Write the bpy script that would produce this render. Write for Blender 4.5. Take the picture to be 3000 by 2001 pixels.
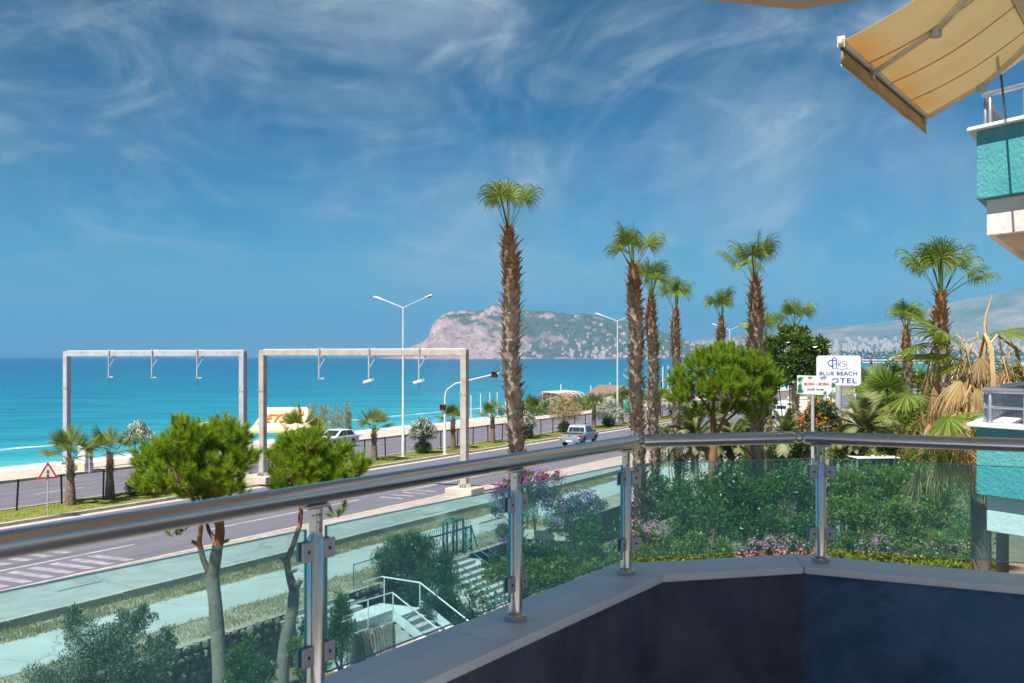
import bpy, bmesh, math, random
import numpy as np
from mathutils import Vector, Matrix

for _o in list(bpy.data.objects):
    bpy.data.objects.remove(_o)
SC = bpy.context.scene
COL = SC.collection
random.seed(7)
R_ = math.radians

# ---------------------------------------------------------------- camera
CAMZ, F = 7.3, 3200.0            # eye above the road (m); focal length in 3000-px-wide picture pixels
cam = bpy.data.cameras.new('camera')
cam.sensor_width = 36.0
cam.lens = 36.0 * F / 3000.0
cam.shift_y = 45.5 / 3000.0
cam.clip_start, cam.clip_end = 0.05, 80000.0
cam.dof.use_dof = True
cam.dof.focus_distance = 48.0
cam.dof.aperture_fstop = 9.0
co = bpy.data.objects.new('camera', cam)
COL.objects.link(co)
co.location = (0, 0, CAMZ)
co.rotation_euler = (R_(90), 0, 0)
SC.camera = co

# ---------------------------------------------------------------- sky
SUN_DIR = Vector((-0.52, -0.854, 0.0)).normalized() * math.cos(R_(57)) + Vector((0, 0, math.sin(R_(57))))
world = bpy.data.worlds.new('World')
SC.world = world
world.cycles.sampling_method = 'MANUAL'
world.cycles.sample_map_resolution = 512
world.use_nodes = True
wt = world.node_tree
for n in list(wt.nodes):
    wt.nodes.remove(n)
def wn(t, **k):
    n = wt.nodes.new(t)
    for a, b in k.items():
        setattr(n, a, b)
    return n
sky = wn('ShaderNodeTexSky', sky_type='NISHITA', sun_disc=False)
sky.sun_elevation = R_(57)
sky.sun_rotation = math.atan2(SUN_DIR.x, SUN_DIR.y)
sky.altitude = 1200.0
sky.air_density, sky.dust_density, sky.ozone_density = 1.0, 0.1, 2.2
hs = wn('ShaderNodeHueSaturation')
hs.inputs['Hue'].default_value = 0.470
hs.inputs['Saturation'].default_value = 1.30
hs.inputs['Value'].default_value = 0.86
wt.links.new(sky.outputs['Color'], hs.inputs['Color'])
def wscale(col, k):
    n = wn('ShaderNodeVectorMath', operation='SCALE')
    n.inputs['Scale'].default_value = k
    wt.links.new(col, n.inputs[0])
    return n.outputs[0]
gm = wn('ShaderNodeGamma')                       # deep, polarised blue, the same curve for the whole sky
gm.inputs['Gamma'].default_value = 2.1
wt.links.new(wscale(hs.outputs['Color'], 0.090), gm.inputs['Color'])
skycol = wscale(gm.outputs['Color'], 10.0)
# cirrus: noise on a flat cloud deck (direction / height)
tc = wn('ShaderNodeTexCoord')
sx = wn('ShaderNodeSeparateXYZ')
wt.links.new(tc.outputs['Generated'], sx.inputs[0])
def wmath(op, a, b=None, clamp=False):
    n = wn('ShaderNodeMath', operation=op, use_clamp=clamp)
    for i, q in enumerate((a, b)):
        if q is None:
            continue
        if isinstance(q, (int, float)):
            n.inputs[i].default_value = q
        else:
            wt.links.new(q, n.inputs[i])
    return n.outputs[0]
zc = wmath('ADD', wmath('MAXIMUM', sx.outputs[2], 0.0), 0.30)
px_ = wmath('DIVIDE', sx.outputs[0], zc)
py_ = wmath('DIVIDE', sx.outputs[1], zc)
cx = wn('ShaderNodeCombineXYZ')
wt.links.new(px_, cx.inputs[0]); wt.links.new(py_, cx.inputs[1])
def cloud(scale, rot, stretch, detail, lo, hi, dist, loc):
    mp = wn('ShaderNodeMapping')
    mp.inputs['Rotation'].default_value = (0, 0, R_(rot))
    mp.inputs['Scale'].default_value = (1.0, stretch, 1.0)
    mp.inputs['Location'].default_value = (loc, loc * 0.7, 0)
    wt.links.new(cx.outputs[0], mp.inputs[0])
    nz = wn('ShaderNodeTexNoise')
    nz.inputs['Scale'].default_value = scale
    nz.inputs['Detail'].default_value = detail
    nz.inputs['Roughness'].default_value = 0.62
    nz.inputs['Distortion'].default_value = dist
    wt.links.new(mp.outputs[0], nz.inputs['Vector'])
    mr = wn('ShaderNodeMapRange', interpolation_type='SMOOTHSTEP')
    mr.inputs['From Min'].default_value = lo
    mr.inputs['From Max'].default_value = hi
    wt.links.new(nz.outputs['Fac'], mr.inputs['Value'])
    return mr.outputs[0]
c1 = cloud(1.0, -40, 0.55, 10, 0.38, 0.80, 1.4, 12.1)     # long soft veils
c2 = cloud(2.6, -48, 0.36, 12, 0.46, 0.86, 2.2, 14.2)     # finer streaks
c3 = cloud(0.9, 0, 0.8, 4, 0.36, 0.66, 0.6, 1.7)       # where the veils gather
amt = wmath('MULTIPLY', wmath('ADD', wmath('MULTIPLY', c1, 0.60), wmath('MULTIPLY', c2, 0.75)), wmath('ADD', wmath('MULTIPLY', c3, 0.75), 0.25), )
def veil(scale, loc, sq, tilt, lo, hi, dist, det):
    mp = wn('ShaderNodeMapping')
    mp.inputs['Location'].default_value = (loc, loc, 0)
    mp.inputs['Rotation'].default_value = (0, R_(tilt), 0)
    mp.inputs['Scale'].default_value = (1.0, 1.0, sq)
    wt.links.new(tc.outputs['Generated'], mp.inputs[0])
    nz = wn('ShaderNodeTexNoise')
    nz.inputs['Scale'].default_value = scale
    nz.inputs['Detail'].default_value = det
    nz.inputs['Roughness'].default_value = 0.58
    nz.inputs['Distortion'].default_value = dist
    wt.links.new(mp.outputs[0], nz.inputs['Vector'])
    mr = wn('ShaderNodeMapRange', interpolation_type='SMOOTHSTEP')
    mr.inputs['From Min'].default_value = lo
    mr.inputs['From Max'].default_value = hi
    wt.links.new(nz.outputs['Fac'], mr.inputs['Value'])
    return mr.outputs[0]
v1 = veil(2.2, 0.6, 2.2, -24, 0.44, 0.74, 0.9, 9)       # broad milky patches
v2 = veil(5.0, 5.2, 2.6, -30, 0.46, 0.80, 1.8, 12)
amt = wmath('ADD', wmath('MULTIPLY', amt, 0.75), wmath('ADD', wmath('MULTIPLY', v1, 0.48), wmath('MULTIPLY', wmath('MULTIPLY', v2, wmath('ADD', v1, 0.55)), 0.62)))
amt = wmath('MINIMUM', amt, 0.66)
mixc = wn('ShaderNodeMix', data_type='RGBA')
mixc.inputs['B'].default_value = (3.0, 3.45, 3.7, 1)
wt.links.new(amt, mixc.inputs['Factor'])
wt.links.new(skycol, mixc.inputs['A'])
bg = wn('ShaderNodeBackground')
bg.inputs['Strength'].default_value = 0.10
wt.links.new(mixc.outputs['Result'], bg.inputs['Color'])
wo = wn('ShaderNodeOutputWorld')
wt.links.new(bg.outputs[0], wo.inputs['Surface'])

# ---------------------------------------------------------------- sun, exposure
sl = bpy.data.lights.new('sun', 'SUN')
sl.energy, sl.angle, sl.color = 5.0, R_(0.53), (1.0, 0.95, 0.87)
so = bpy.data.objects.new('sun', sl)
COL.objects.link(so)
so.rotation_euler = (-SUN_DIR).to_track_quat('-Z', 'Y').to_euler()
so.location = (-30, -30, 60)
vs = SC.view_settings
vs.view_transform, vs.look, vs.exposure, vs.gamma, vs.use_curve_mapping = 'Standard', 'None', 0.88, 1.0, False
SC.display_settings.display_device = 'sRGB'
cy = SC.cycles
cy.max_bounces, cy.diffuse_bounces, cy.glossy_bounces, cy.transmission_bounces = 8, 3, 3, 6
cy.transparent_max_bounces, cy.volume_bounces = 24, 0
cy.use_denoising = True
cy.caustics_reflective = cy.caustics_refractive = False
cy.sample_clamp_indirect = 6.0

# ---------------------------------------------------------------- helpers
def at(u, v, Y):
    """the point at depth Y seen at pixel (u, v) of the 3000 x 2001 photograph"""
    return Vector(((u - 1500) / F * Y, Y, CAMZ - (v - 1046) / F * Y))
def gz(u, v, z=0.0):
    return at(u, v, F * (CAMZ - z) / (v - 1046))
D_ = Vector((0.460, 0.888, 0)).normalized()       # along the road
P_ = Vector((D_.y, -D_.x, 0))                      # across it, towards the hotel
def RP(s, w, z=0.0):
    q = D_ * s + P_ * w
    return Vector((q.x, q.y, z))
def onroad(u, w, z=0.0):
    """ground point on the strip w (m across the road) in picture column u"""
    k = (u - 1500) / F
    Y = w / (k * P_.x + P_.y)
    return Vector((k * Y, Y, z))
ROADANG = math.atan2(D_.y, D_.x)

def tag(o, label=None, cat=None, group=None, kind=None):
    for k, q in (('label', label), ('category', cat), ('group', group), ('kind', kind)):
        if q:
            o[k] = q
    return o
def empty(name, loc=(0, 0, 0), rz=0.0, label=None, cat=None, group=None):
    o = bpy.data.objects.new(name, None)
    COL.objects.link(o)
    o.empty_display_size = 0.2
    o.location = loc
    o.rotation_euler = (0, 0, rz)
    return tag(o, label, cat, group)
def link(name, mesh, parent=None, loc=None, rot=None, scale=None, mat=None):
    o = bpy.data.objects.new(name, mesh)
    COL.objects.link(o)
    if parent is not None:
        o.parent = parent
    if loc is not None:
        o.location = loc
    if rot is not None:
        o.rotation_euler = rot
    if scale is not None:
        o.scale = scale if hasattr(scale, '__len__') else (scale,) * 3
    return o
def bevel(o, w, seg=2):
    m = o.modifiers.new('bevel', 'BEVEL')
    m.width, m.segments, m.limit_method, m.angle_limit = w, seg, 'ANGLE', R_(35)
    return o
def np_mesh(name, V, Fc, mat, smooth=False):
    V = np.asarray(V, dtype=np.float32); Fc = np.asarray(Fc, dtype=np.int32)
    me = bpy.data.meshes.new(name)
    n, k = Fc.shape
    me.vertices.add(len(V)); me.vertices.foreach_set('co', V.ravel())
    me.loops.add(n * k); me.loops.foreach_set('vertex_index', Fc.ravel())
    me.polygons.add(n)
    me.polygons.foreach_set('loop_start', np.arange(0, n * k, k, dtype=np.int32))
    if smooth:
        me.polygons.foreach_set('use_smooth', np.ones(n, dtype=bool))
    me.update(calc_edges=True)
    if mat is not None:
        me.materials.append(mat)
    return me
class MB:
    def __init__(s):
        s.v, s.f = [], []
    def add(s, vs_, fs_):
        b = len(s.v)
        s.v += [tuple(q) for q in vs_]
        s.f += [tuple(b + i for i in q) for q in fs_]
        return s
    def box(s, c, size, rz=0.0, M=None):
        x, y, z = (q / 2 for q in size)
        pts = [Vector((i * x, j * y, k * z)) for k in (-1, 1) for j in (-1, 1) for i in (-1, 1)]
        if M is None:
            M = Matrix.Rotation(rz, 3, 'Z')
        c = Vector(c)
        return s.add([M @ q + c for q in pts], [(0, 2, 3, 1), (4, 5, 7, 6), (0, 1, 5, 4), (2, 6, 7, 3), (0, 4, 6, 2), (1, 3, 7, 5)])
    def bar(s, a, b, w, h, up=(0, 0, 1)):
        """box section beam from a to b; w sideways, h along up"""
        a, b, up = Vector(a), Vector(b), Vector(up)
        d = (b - a).normalized()
        x = d.cross(up)
        if x.length < 1e-5:
            x = Vector((1, 0, 0))
        x.normalize(); z = x.cross(d)
        M = Matrix((x, d, z)).transposed()
        return s.box((a + b) / 2, (w, (b - a).length, h), M=M)
    def tube(s, pts, r, n=8, caps=True):
        pts = [Vector(q) for q in pts]
        rs = r if hasattr(r, '__len__') else [r] * len(pts)
        b = len(s.v)
        t = (pts[1] - pts[0]).normalized()
        x = t.orthogonal().normalized()
        for i, q in enumerate(pts):
            if i == 0: tt = pts[1] - pts[0]
            elif i == len(pts) - 1: tt = pts[-1] - pts[-2]
            else: tt = (pts[i + 1] - q).normalized() + (q - pts[i - 1]).normalized()
            tt.normalize()
            x = x - tt * x.dot(tt)
            if x.length < 1e-6: x = tt.orthogonal()
            x.normalize(); y = tt.cross(x)
            for k in range(n):
                a = 2 * math.pi * k / n
                s.v.append(tuple(q + (x * math.cos(a) + y * math.sin(a)) * rs[i]))
        for i in range(len(pts) - 1):
            for k in range(n):
                k2 = (k + 1) % n
                s.f.append((b + i * n + k, b + i * n + k2, b + (i + 1) * n + k2, b + (i + 1) * n + k))
        if caps:
            s.f.append(tuple(b + k for k in reversed(range(n))))
            s.f.append(tuple(b + (len(pts) - 1) * n + k for k in range(n)))
        return s
    def lathe(s, c, prof, n=16):
        """prof: (radius, z) pairs"""
        c = Vector(c)
        b = len(s.v)
        for r, z in prof:
            for k in range(n):
                a = 2 * math.pi * k / n
                s.v.append((c.x + r * math.cos(a), c.y + r * math.sin(a), c.z + z))
        for i in range(len(prof) - 1):
            for k in range(n):
                k2 = (k + 1) % n
                s.f.append((b + i * n + k, b + i * n + k2, b + (i + 1) * n + k2, b + (i + 1) * n + k))
        s.f.append(tuple(b + k for k in reversed(range(n))))
        s.f.append(tuple(b + (len(prof) - 1) * n + k for k in range(n)))
        return s
    def prism(s, poly, z0, z1):
        """poly: xy points (counter-clockwise), extruded from z0 to z1"""
        n = len(poly)
        vs_ = [(p[0], p[1], z0) for p in poly] + [(p[0], p[1], z1) for p in poly]
        return s.add(vs_, [tuple(reversed(range(n))), tuple(range(n, 2 * n))] + [(i, (i + 1) % n, n + (i + 1) % n, n + i) for i in range(n)])
    def ext(s, poly3, off):
        """a flat 3D outline extruded by the vector off"""
        n = len(poly3); off = Vector(off)
        vs_ = [Vector(p) for p in poly3] + [Vector(p) + off for p in poly3]
        return s.add(vs_, [tuple(reversed(range(n))), tuple(range(n, 2 * n))] + [(i, (i + 1) % n, n + (i + 1) % n, n + i) for i in range(n)])
    def mesh(s, name, mat=None, smooth=False):
        me = bpy.data.meshes.new(name)
        me.from_pydata(s.v, [], s.f)
        bm = bmesh.new(); bm.from_mesh(me)
        bmesh.ops.recalc_face_normals(bm, faces=bm.faces)
        bm.to_mesh(me); bm.free()
        if smooth:
            me.polygons.foreach_set('use_smooth', np.ones(len(me.polygons), dtype=bool))
            me.set_sharp_from_angle(angle=R_(40))
        if mat is not None:
            me.materials.append(mat)
        return me
    def build(s, name, mat, parent=None, smooth=False, **k):
        return link(name, s.mesh(name, mat, smooth), parent, **k)

# ---------------------------------------------------------------- materials
def newmat(name):
    m = bpy.data.materials.new(name)
    m.use_nodes = True
    nt = m.node_tree
    return m, nt, nt.nodes['Principled BSDF'], nt.nodes['Material Output']
def N(nt, t, **k):
    n = nt.nodes.new(t)
    for a, b in k.items():
        setattr(n, a, b)
    return n
def ramp(nt, fac, stops):
    r = N(nt, 'ShaderNodeValToRGB')
    e = r.color_ramp.elements
    while len(e) > 1:
        e.remove(e[-1])
    e[0].position, e[0].color = stops[0][0], (*stops[0][1], 1)
    for p, c in stops[1:]:
        q = e.new(p); q.color = (*c, 1)
    nt.links.new(fac, r.inputs[0])
    return r.outputs[0]
def noise(nt, vec, scale, detail=5, rough=0.55, dist=0.0):
    n = N(nt, 'ShaderNodeTexNoise')
    n.inputs['Scale'].default_value = scale
    n.inputs['Detail'].default_value = detail
    n.inputs['Roughness'].default_value = rough
    n.inputs['Distortion'].default_value = dist
    if vec is not None:
        nt.links.new(vec, n.inputs['Vector'])
    return n.outputs['Fac']
def pos(nt):
    return N(nt, 'ShaderNodeNewGeometry').outputs['Position']
def mth(nt, op, a, b=None, clamp=False):
    n = N(nt, 'ShaderNodeMath', operation=op, use_clamp=clamp)
    for i, q in enumerate((a, b)):
        if q is None: continue
        if isinstance(q, (int, float)): n.inputs[i].default_value = q
        else: nt.links.new(q, n.inputs[i])
    return n.outputs[0]
def mixrgb(nt, fac, a, b, blend='MIX'):
    n = N(nt, 'ShaderNodeMix', data_type='RGBA', blend_type=blend)
    for key, q in (('Factor', fac), ('A', a), ('B', b)):
        if isinstance(q, (int, float)): n.inputs[key].default_value = q
        elif isinstance(q, tuple): n.inputs[key].default_value = (*q, 1)
        else: nt.links.new(q, n.inputs[key])
    return n.outputs['Result']
def bump(nt, bs, h, strength=0.3, dist=0.02):
    b = N(nt, 'ShaderNodeBump')
    b.inputs['Strength'].default_value = strength
    b.inputs['Distance'].default_value = dist
    nt.links.new(h, b.inputs['Height'])
    nt.links.new(b.outputs[0], bs.inputs['Normal'])
def pm(name, c1, c2=None, scale=4.0, rough=0.7, metal=0.0, bmp=0.0, bscale=None, bdist=0.01, stain=None, stain_scale=0.6, spec=None, crack=None):
    """painted / mineral surface: two-tone noise, fine relief, optional soft stains"""
    m, nt, bs, out = newmat(name)
    bs.inputs['Roughness'].default_value = rough
    bs.inputs['Metallic'].default_value = metal
    if spec is not None:
        bs.inputs['Specular IOR Level'].default_value = spec
    p = pos(nt)
    col = None
    if c2 is None:
        c2 = tuple(q * 0.86 for q in c1)
    col = mixrgb(nt, ramp(nt, noise(nt, p, scale, 6, 0.6), [(0.35, (0, 0, 0)), (0.68, (1, 1, 1))]), c1, c2)
    if stain is not None:
        f = ramp(nt, noise(nt, p, stain_scale, 7, 0.65, 0.6), [(0.47, (0, 0, 0)), (0.68, (1, 1, 1))])
        col = mixrgb(nt, mth(nt, 'MULTIPLY', f, 0.75), col, stain)
    if crack:
        vo = N(nt, 'ShaderNodeTexVoronoi', feature='DISTANCE_TO_EDGE')
        vo.inputs['Scale'].default_value = crack
        ad = N(nt, 'ShaderNodeVectorMath', operation='ADD')
        nz = N(nt, 'ShaderNodeTexNoise'); nz.inputs['Scale'].default_value = 1.3; nz.inputs['Detail'].default_value = 5
        nt.links.new(p, nz.inputs['Vector']); nt.links.new(p, ad.inputs[0]); nt.links.new(nz.outputs['Color'], ad.inputs[1]); nt.links.new(ad.outputs[0], vo.inputs['Vector'])
        f = ramp(nt, vo.outputs['Distance'], [(0.0, (1, 1, 1)), (0.012, (0, 0, 0))])
        col = mixrgb(nt, mth(nt, 'MULTIPLY', f, 0.6), col, tuple(q * .35 for q in c1))
    nt.links.new(col, bs.inputs['Base Color'])
    if bmp:
        bump(nt, bs, noise(nt, p, bscale or scale * 8, 4, 0.6), bmp, bdist)
    return m
def leafmat(name, stops, trans=0.3, rough=0.5, patch=1.2, tcol=(1.25, 1.2, 0.5)):
    """foliage: a tone for each leaf plus soft patches; part of the light goes through"""
    m, nt, bs, out = newmat(name)
    g = N(nt, 'ShaderNodeNewGeometry')
    f = mth(nt, 'ADD', mth(nt, 'MULTIPLY', g.outputs['Random Per Island'], 0.55), mth(nt, 'MULTIPLY', noise(nt, g.outputs['Position'], patch, 3), 0.75))
    f = mth(nt, 'SUBTRACT', f, 0.12)
    c = ramp(nt, f, stops)
    nt.links.new(c, bs.inputs['Base Color'])
    bs.inputs['Roughness'].default_value = rough
    bs.inputs['Specular IOR Level'].default_value = 0.35
    if trans:
        tr = N(nt, 'ShaderNodeBsdfTranslucent')
        nt.links.new(mixrgb(nt, 1.0, c, tcol, 'MULTIPLY'), tr.inputs['Color'])
        mx = N(nt, 'ShaderNodeMixShader')
        mx.inputs[0].default_value = trans
        nt.links.new(bs.outputs[0], mx.inputs[1]); nt.links.new(tr.outputs[0], mx.inputs[2])
        nt.links.new(mx.outputs[0], out.inputs['Surface'])
    return m
M = {}
GZ = -1.65                       # level of the hotel garden
HAZE = 1.0e-4
# ================================================================ setting: ground, road, beach, sea, hills
def strip(name, w0, w1, z0, z1, mat, s0=-60, s1=900, n=1, kind='structure', parent=None):
    """a sheet along the road between two distances across it"""
    mb = MB()
    for i in range(n):
        a, b = s0 + (s1 - s0) * i / n, s0 + (s1 - s0) * (i + 1) / n
        mb.add([RP(a, w0, z0), RP(b, w0, z0), RP(b, w1, z1), RP(a, w1, z1)], [(0, 3, 2, 1)])
    o = mb.build(name, mat, parent)
    if kind: o['kind'] = kind
    return o
# asphalt: grey-violet, worn wheel tracks along the lanes, small patches
def asphalt(name, c1, c2):
    m, nt, bs, out = newmat(name)
    p = pos(nt)
    dw = N(nt, 'ShaderNodeVectorMath', operation='DOT_PRODUCT'); dw.inputs[1].default_value = P_
    ds = N(nt, 'ShaderNodeVectorMath', operation='DOT_PRODUCT'); ds.inputs[1].default_value = D_
    nt.links.new(p, dw.inputs[0]); nt.links.new(p, ds.inputs[0])
    cb = N(nt, 'ShaderNodeCombineXYZ')
    nt.links.new(mth(nt, 'MULTIPLY', dw.outputs['Value'], 1.6), cb.inputs[0])
    nt.links.new(mth(nt, 'MULTIPLY', ds.outputs['Value'], 0.05), cb.inputs[1])
    track = noise(nt, cb.outputs[0], 1.0, 4, 0.6)
    c = mixrgb(nt, ramp(nt, track, [(0.36, (0, 0, 0)), (0.66, (1, 1, 1))]), c1, c2)
    c = mixrgb(nt, mth(nt, 'MULTIPLY', ramp(nt, noise(nt, p, 0.35, 6, 0.7), [(0.5, (0, 0, 0)), (0.72, (1, 1, 1))]), 0.35), c, tuple(q * 1.35 for q in c2))
    c = mixrgb(nt, mth(nt, 'MULTIPLY', ramp(nt, noise(nt, p, 30, 3, 0.7), [(0.4, (0, 0, 0)), (0.7, (1, 1, 1))]), 0.25), c, (0.05, 0.05, 0.06))
    nt.links.new(c, bs.inputs['Base Color'])
    bs.inputs['Roughness'].default_value = 0.85
    bump(nt, bs, noise(nt, p, 60, 3), 0.25, 0.01)
    return m
M['asphalt'] = asphalt('asphalt', (0.114, 0.114, 0.146), (0.152, 0.152, 0.188))
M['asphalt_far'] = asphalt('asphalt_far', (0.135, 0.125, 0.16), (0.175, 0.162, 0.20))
M['pave'] = pm('pavement_concrete', (0.34, 0.30, 0.28), (0.41, 0.37, 0.34), 1.2, 0.9, bmp=0.2, bscale=25, stain=(0.26, 0.23, 0.215), stain_scale=0.5, crack=0.28)
M['prom'] = pm('promenade_paving', (0.46, 0.37, 0.32), (0.54, 0.45, 0.38), 1.0, 0.9, bmp=0.2, bscale=20, stain=(0.36, 0.30, 0.26))
M['kerb'] = pm('kerb_concrete', (0.42, 0.36, 0.30), (0.52, 0.45, 0.38), 3.0, 0.9, bmp=0.25, bscale=30, stain=(0.30, 0.25, 0.21), stain_scale=1.2)
M['gutter'] = pm('gutter_concrete', (0.44, 0.40, 0.39), (0.50, 0.46, 0.44), 2.0, 0.9, stain=(0.38, 0.35, 0.33))
M['path'] = pm('path_concrete', (0.40, 0.385, 0.36), (0.47, 0.45, 0.42), 0.8, 0.9, bmp=0.2, bscale=30, stain=(0.33, 0.31, 0.28), stain_scale=0.35, crack=0.22)
M['dirt'] = pm('dry_earth', (0.30, 0.235, 0.17), (0.41, 0.34, 0.26), 1.5, 0.95, bmp=0.6, bscale=9, bdist=0.05, stain=(0.26, 0.22, 0.12), stain_scale=0.9)
M['soil'] = pm('garden_soil', (0.16, 0.11, 0.07), (0.24, 0.17, 0.11), 1.4, 0.95, bmp=0.6, bscale=8, bdist=0.05, stain=(0.10, 0.12, 0.04), stain_scale=0.7)
M['lawn'] = pm('lawn', (0.16, 0.20, 0.03), (0.24, 0.25, 0.05), 2.2, 0.95, bmp=0.7, bscale=22, bdist=0.05, stain=(0.30, 0.25, 0.09), stain_scale=0.5)
M['paint'] = pm('road_paint', (0.52, 0.48, 0.50), (0.34, 0.31, 0.35), 3.0, 0.8, stain=(0.20, 0.185, 0.225), stain_scale=1.6)
M['paint_worn'] = pm('worn_road_paint', (0.40, 0.36, 0.40), (0.22, 0.195, 0.24), 3.0, 0.8, stain=(0.155, 0.135, 0.185), stain_scale=1.3)
M['sand'] = pm('beach_sand', (0.42, 0.33, 0.27), (0.50, 0.41, 0.34), 0.4, 0.95, bmp=0.5, bscale=4, bdist=0.08, stain=(0.42, 0.34, 0.28), stain_scale=0.15)

strip('near_road', -41.0, -29.3, 0, 0, M['asphalt'])
strip('far_road', -55.0, -44.75, 0, 0, M['asphalt_far'])
strip('promenade', -59.5, -55.22, 0.15, 0.15, M['prom'])
MEDIAN = strip('median', -44.55, -41.2, 0.135, 0.135, M['lawn'])
PAVE = strip('pavement', -29.08, -25.9, 0.15, 0.15, M['pave'])
strip('gutter', -40.99, -40.45, 0.006, 0.006, M['gutter'])
strip('footpath', -24.6, -22.0, -0.085, -0.085, M['path'])
mb = MB()                                          # dry verge carrying the footpath: low face of the pavement, then earth
mb.add([RP(-60, -25.88, -0.1), RP(900, -25.88, -0.1), RP(900, -20.25, -0.1), RP(-60, -20.25, -0.1)], [(0, 3, 2, 1)])
o = mb.build('dry_verge', M['dirt']); o['kind'] = 'structure'
# kerbs, stone by stone where they can be told apart
def kerbs(name, w, s0, s1, step, top, wid, far_to):
    k0 = None
    e = MB()
    e.bar(RP(s1, w, top / 2 - .05), RP(far_to, w, top / 2 - .05), wid, top + .1)
    e.bar(RP(-60, w, top / 2 - .05), RP(s0, w, top / 2 - .05), wid, top + .1)
    root = e.build(name, M['kerb']); root['kind'] = 'structure'
    me = MB().box((0, 0, 0), (step - 0.02, wid, top + .1)).mesh('kerb_stone', M['kerb'])
    n = int((s1 - s0) / step)
    for i in range(n):
        p = RP(s0 + (i + .5) * step, w, top / 2 - .05 + random.uniform(-.006, .006))
        o = link('kerb_stone', me, root, p, (0, 0, ROADANG + random.uniform(-.004, .004)))
        bevel(o, 0.015, 1)
    return root
kerbs('median_kerb', -41.1, 26, 116, 1.0, 0.16, 0.2, 900)
kerbs('promenade_kerb', -55.1, 38, 128, 1.0, 0.17, 0.2, 900)
kerbs('pavement_kerb', -29.19, 20, 74, 1.0, 0.17, 0.2, 900)
e = MB().bar(RP(-60, -44.65, .06), RP(900, -44.65, .06), .18, .22).build('median_back_kerb', M['kerb']); e['kind'] = 'structure'
# painted markings
def marking(s0, s1, w0, w1):
    mb = MB().add([RP(s0, w0, .005), RP(s1, w0, .005), RP(s1, w1, .005), RP(s0, w1, .005)], [(0, 3, 2, 1)])
    return mb
mk = empty('road_markings'); mk['kind'] = 'structure'
for k in range(16):
    marking(20 + k * 15.0, 20 + k * 15.0 + 11.0, -32.72, -32.56).build('lane_line', M['paint'], mk)
    marking(24 + k * 9.0, 24 + k * 9.0 + 3.2, -36.85, -36.70).build('lane_line', M['paint'], mk)
    marking(40 + k * 9.0, 40 + k * 9.0 + 3.2, -49.5, -49.35).build('lane_line', M['paint'], mk)
for i in range(8):
    s = 22.3 + i * .86
    marking(s, s + .42, -36.2, -33.4).build('crossing_bar', M['paint_worn'], mk)
    marking(s, s + .42, -32.2, -30.2).build('crossing_bar', M['paint_worn'], mk)
for i in range(4):
    s = 47.2 + i * 1.1
    marking(s, s + .4, -34.8, -33.1).build('crossing_bar', M['paint_worn'], mk)
    marking(s, s + .4, -32.3, -30.9).build('crossing_bar', M['paint_worn'], mk)
# pavement edge wall with slab joints
mb = MB()
wall_root = empty('pavement_edge_wall'); wall_root['kind'] = 'structure'
for i in range(46):
    s = 8 + i * 2.0
    o = MB().box(RP(s + 1, -25.83, .02 + random.uniform(-.008, .008)), (1.975, .16, .29), ROADANG).build('edging_block', M['kerb'], wall_root)
    bevel(o, .012, 1)
# covers let into the pavement
M['cover'] = pm('cover_iron', (0.13, 0.12, 0.12), (0.18, 0.17, 0.16), 5, 0.7)
for (u, v) in ((200, 1712), (1245, 1500)):
    c = gz(u, v, .155)
    e = empty('access_cover', c, ROADANG, 'flat rectangular access cover set in the pavement beside the ' + ('zebra bars' if u < 500 else 'gantry footing'), 'cover')
    MB().box((0, 0, .002), (1.7, 1.1, .008)).build('plate', M['pave'], e)
    for q in (-.56, .56):
        MB().box((0, q, .004), (1.75, .05, .012)).build('frame', M['cover'], e)

# beach
nS, nW = 260, 26
V, Fc = [], []
rng = np.random.default_rng(3)
for i in range(nS):
    s = -60 + 1300 * (i / (nS - 1)) ** 1.3
    for j in range(nW):
        t = j / (nW - 1)
        w = -59.3 - 20.5 * t + 1.2 * math.sin(s * .045) * t + .7 * math.sin(s * .13 + 1) * t
        z = -.02 - .3 * min(1, t * 3) - 2.05 * t ** 1.2 + (.08 * math.sin(s * .7 + j) + .06 * math.sin(s * 1.9 - j * 2.3)) * (0 < j < nW - 3)
        V.append(RP(s, w, z))
for i in range(nS - 1):
    for j in range(nW - 1):
        a = i * nW + j
        Fc.append((a, a + 1, a + nW + 1, a + nW))
o = link('beach', np_mesh('beach', V, Fc, M['sand'], True)); o['kind'] = 'structure'

# sea: turquoise shallows to deep blue with distance from the shore, wind ripples, broken foam at the edge
m, nt, bs, out = newmat('sea_water')
p = pos(nt)
dw = N(nt, 'ShaderNodeVectorMath', operation='DOT_PRODUCT'); dw.inputs[1].default_value = P_
ds = N(nt, 'ShaderNodeVectorMath', operation='DOT_PRODUCT'); ds.inputs[1].default_value = D_
nt.links.new(p, dw.inputs[0]); nt.links.new(p, ds.inputs[0])
off = mth(nt, 'MULTIPLY', mth(nt, 'ADD', dw.outputs['Value'], 74.5), -1.0)             # metres out from the shore
wob = mth(nt, 'MULTIPLY', mth(nt, 'SUBTRACT', noise(nt, p, 0.03, 5, 0.6), 0.5), 1.0)
lg = mth(nt, 'LOGARITHM', mth(nt, 'MAXIMUM', off, 1.0), 10.0)
depth = mth(nt, 'ADD', mth(nt, 'DIVIDE', lg, 4.0), mth(nt, 'MULTIPLY', wob, 0.10))
col = ramp(nt, depth, [(0.10, (0.17, 0.47, 0.48)), (0.27, (0.033, 0.33, 0.37)), (0.42, (0.008, 0.215, 0.29)), (0.56, (0.003, 0.15, 0.25)), (0.70, (0.001, 0.10, 0.21)), (0.95, (0.001, 0.07, 0.17))])
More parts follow.
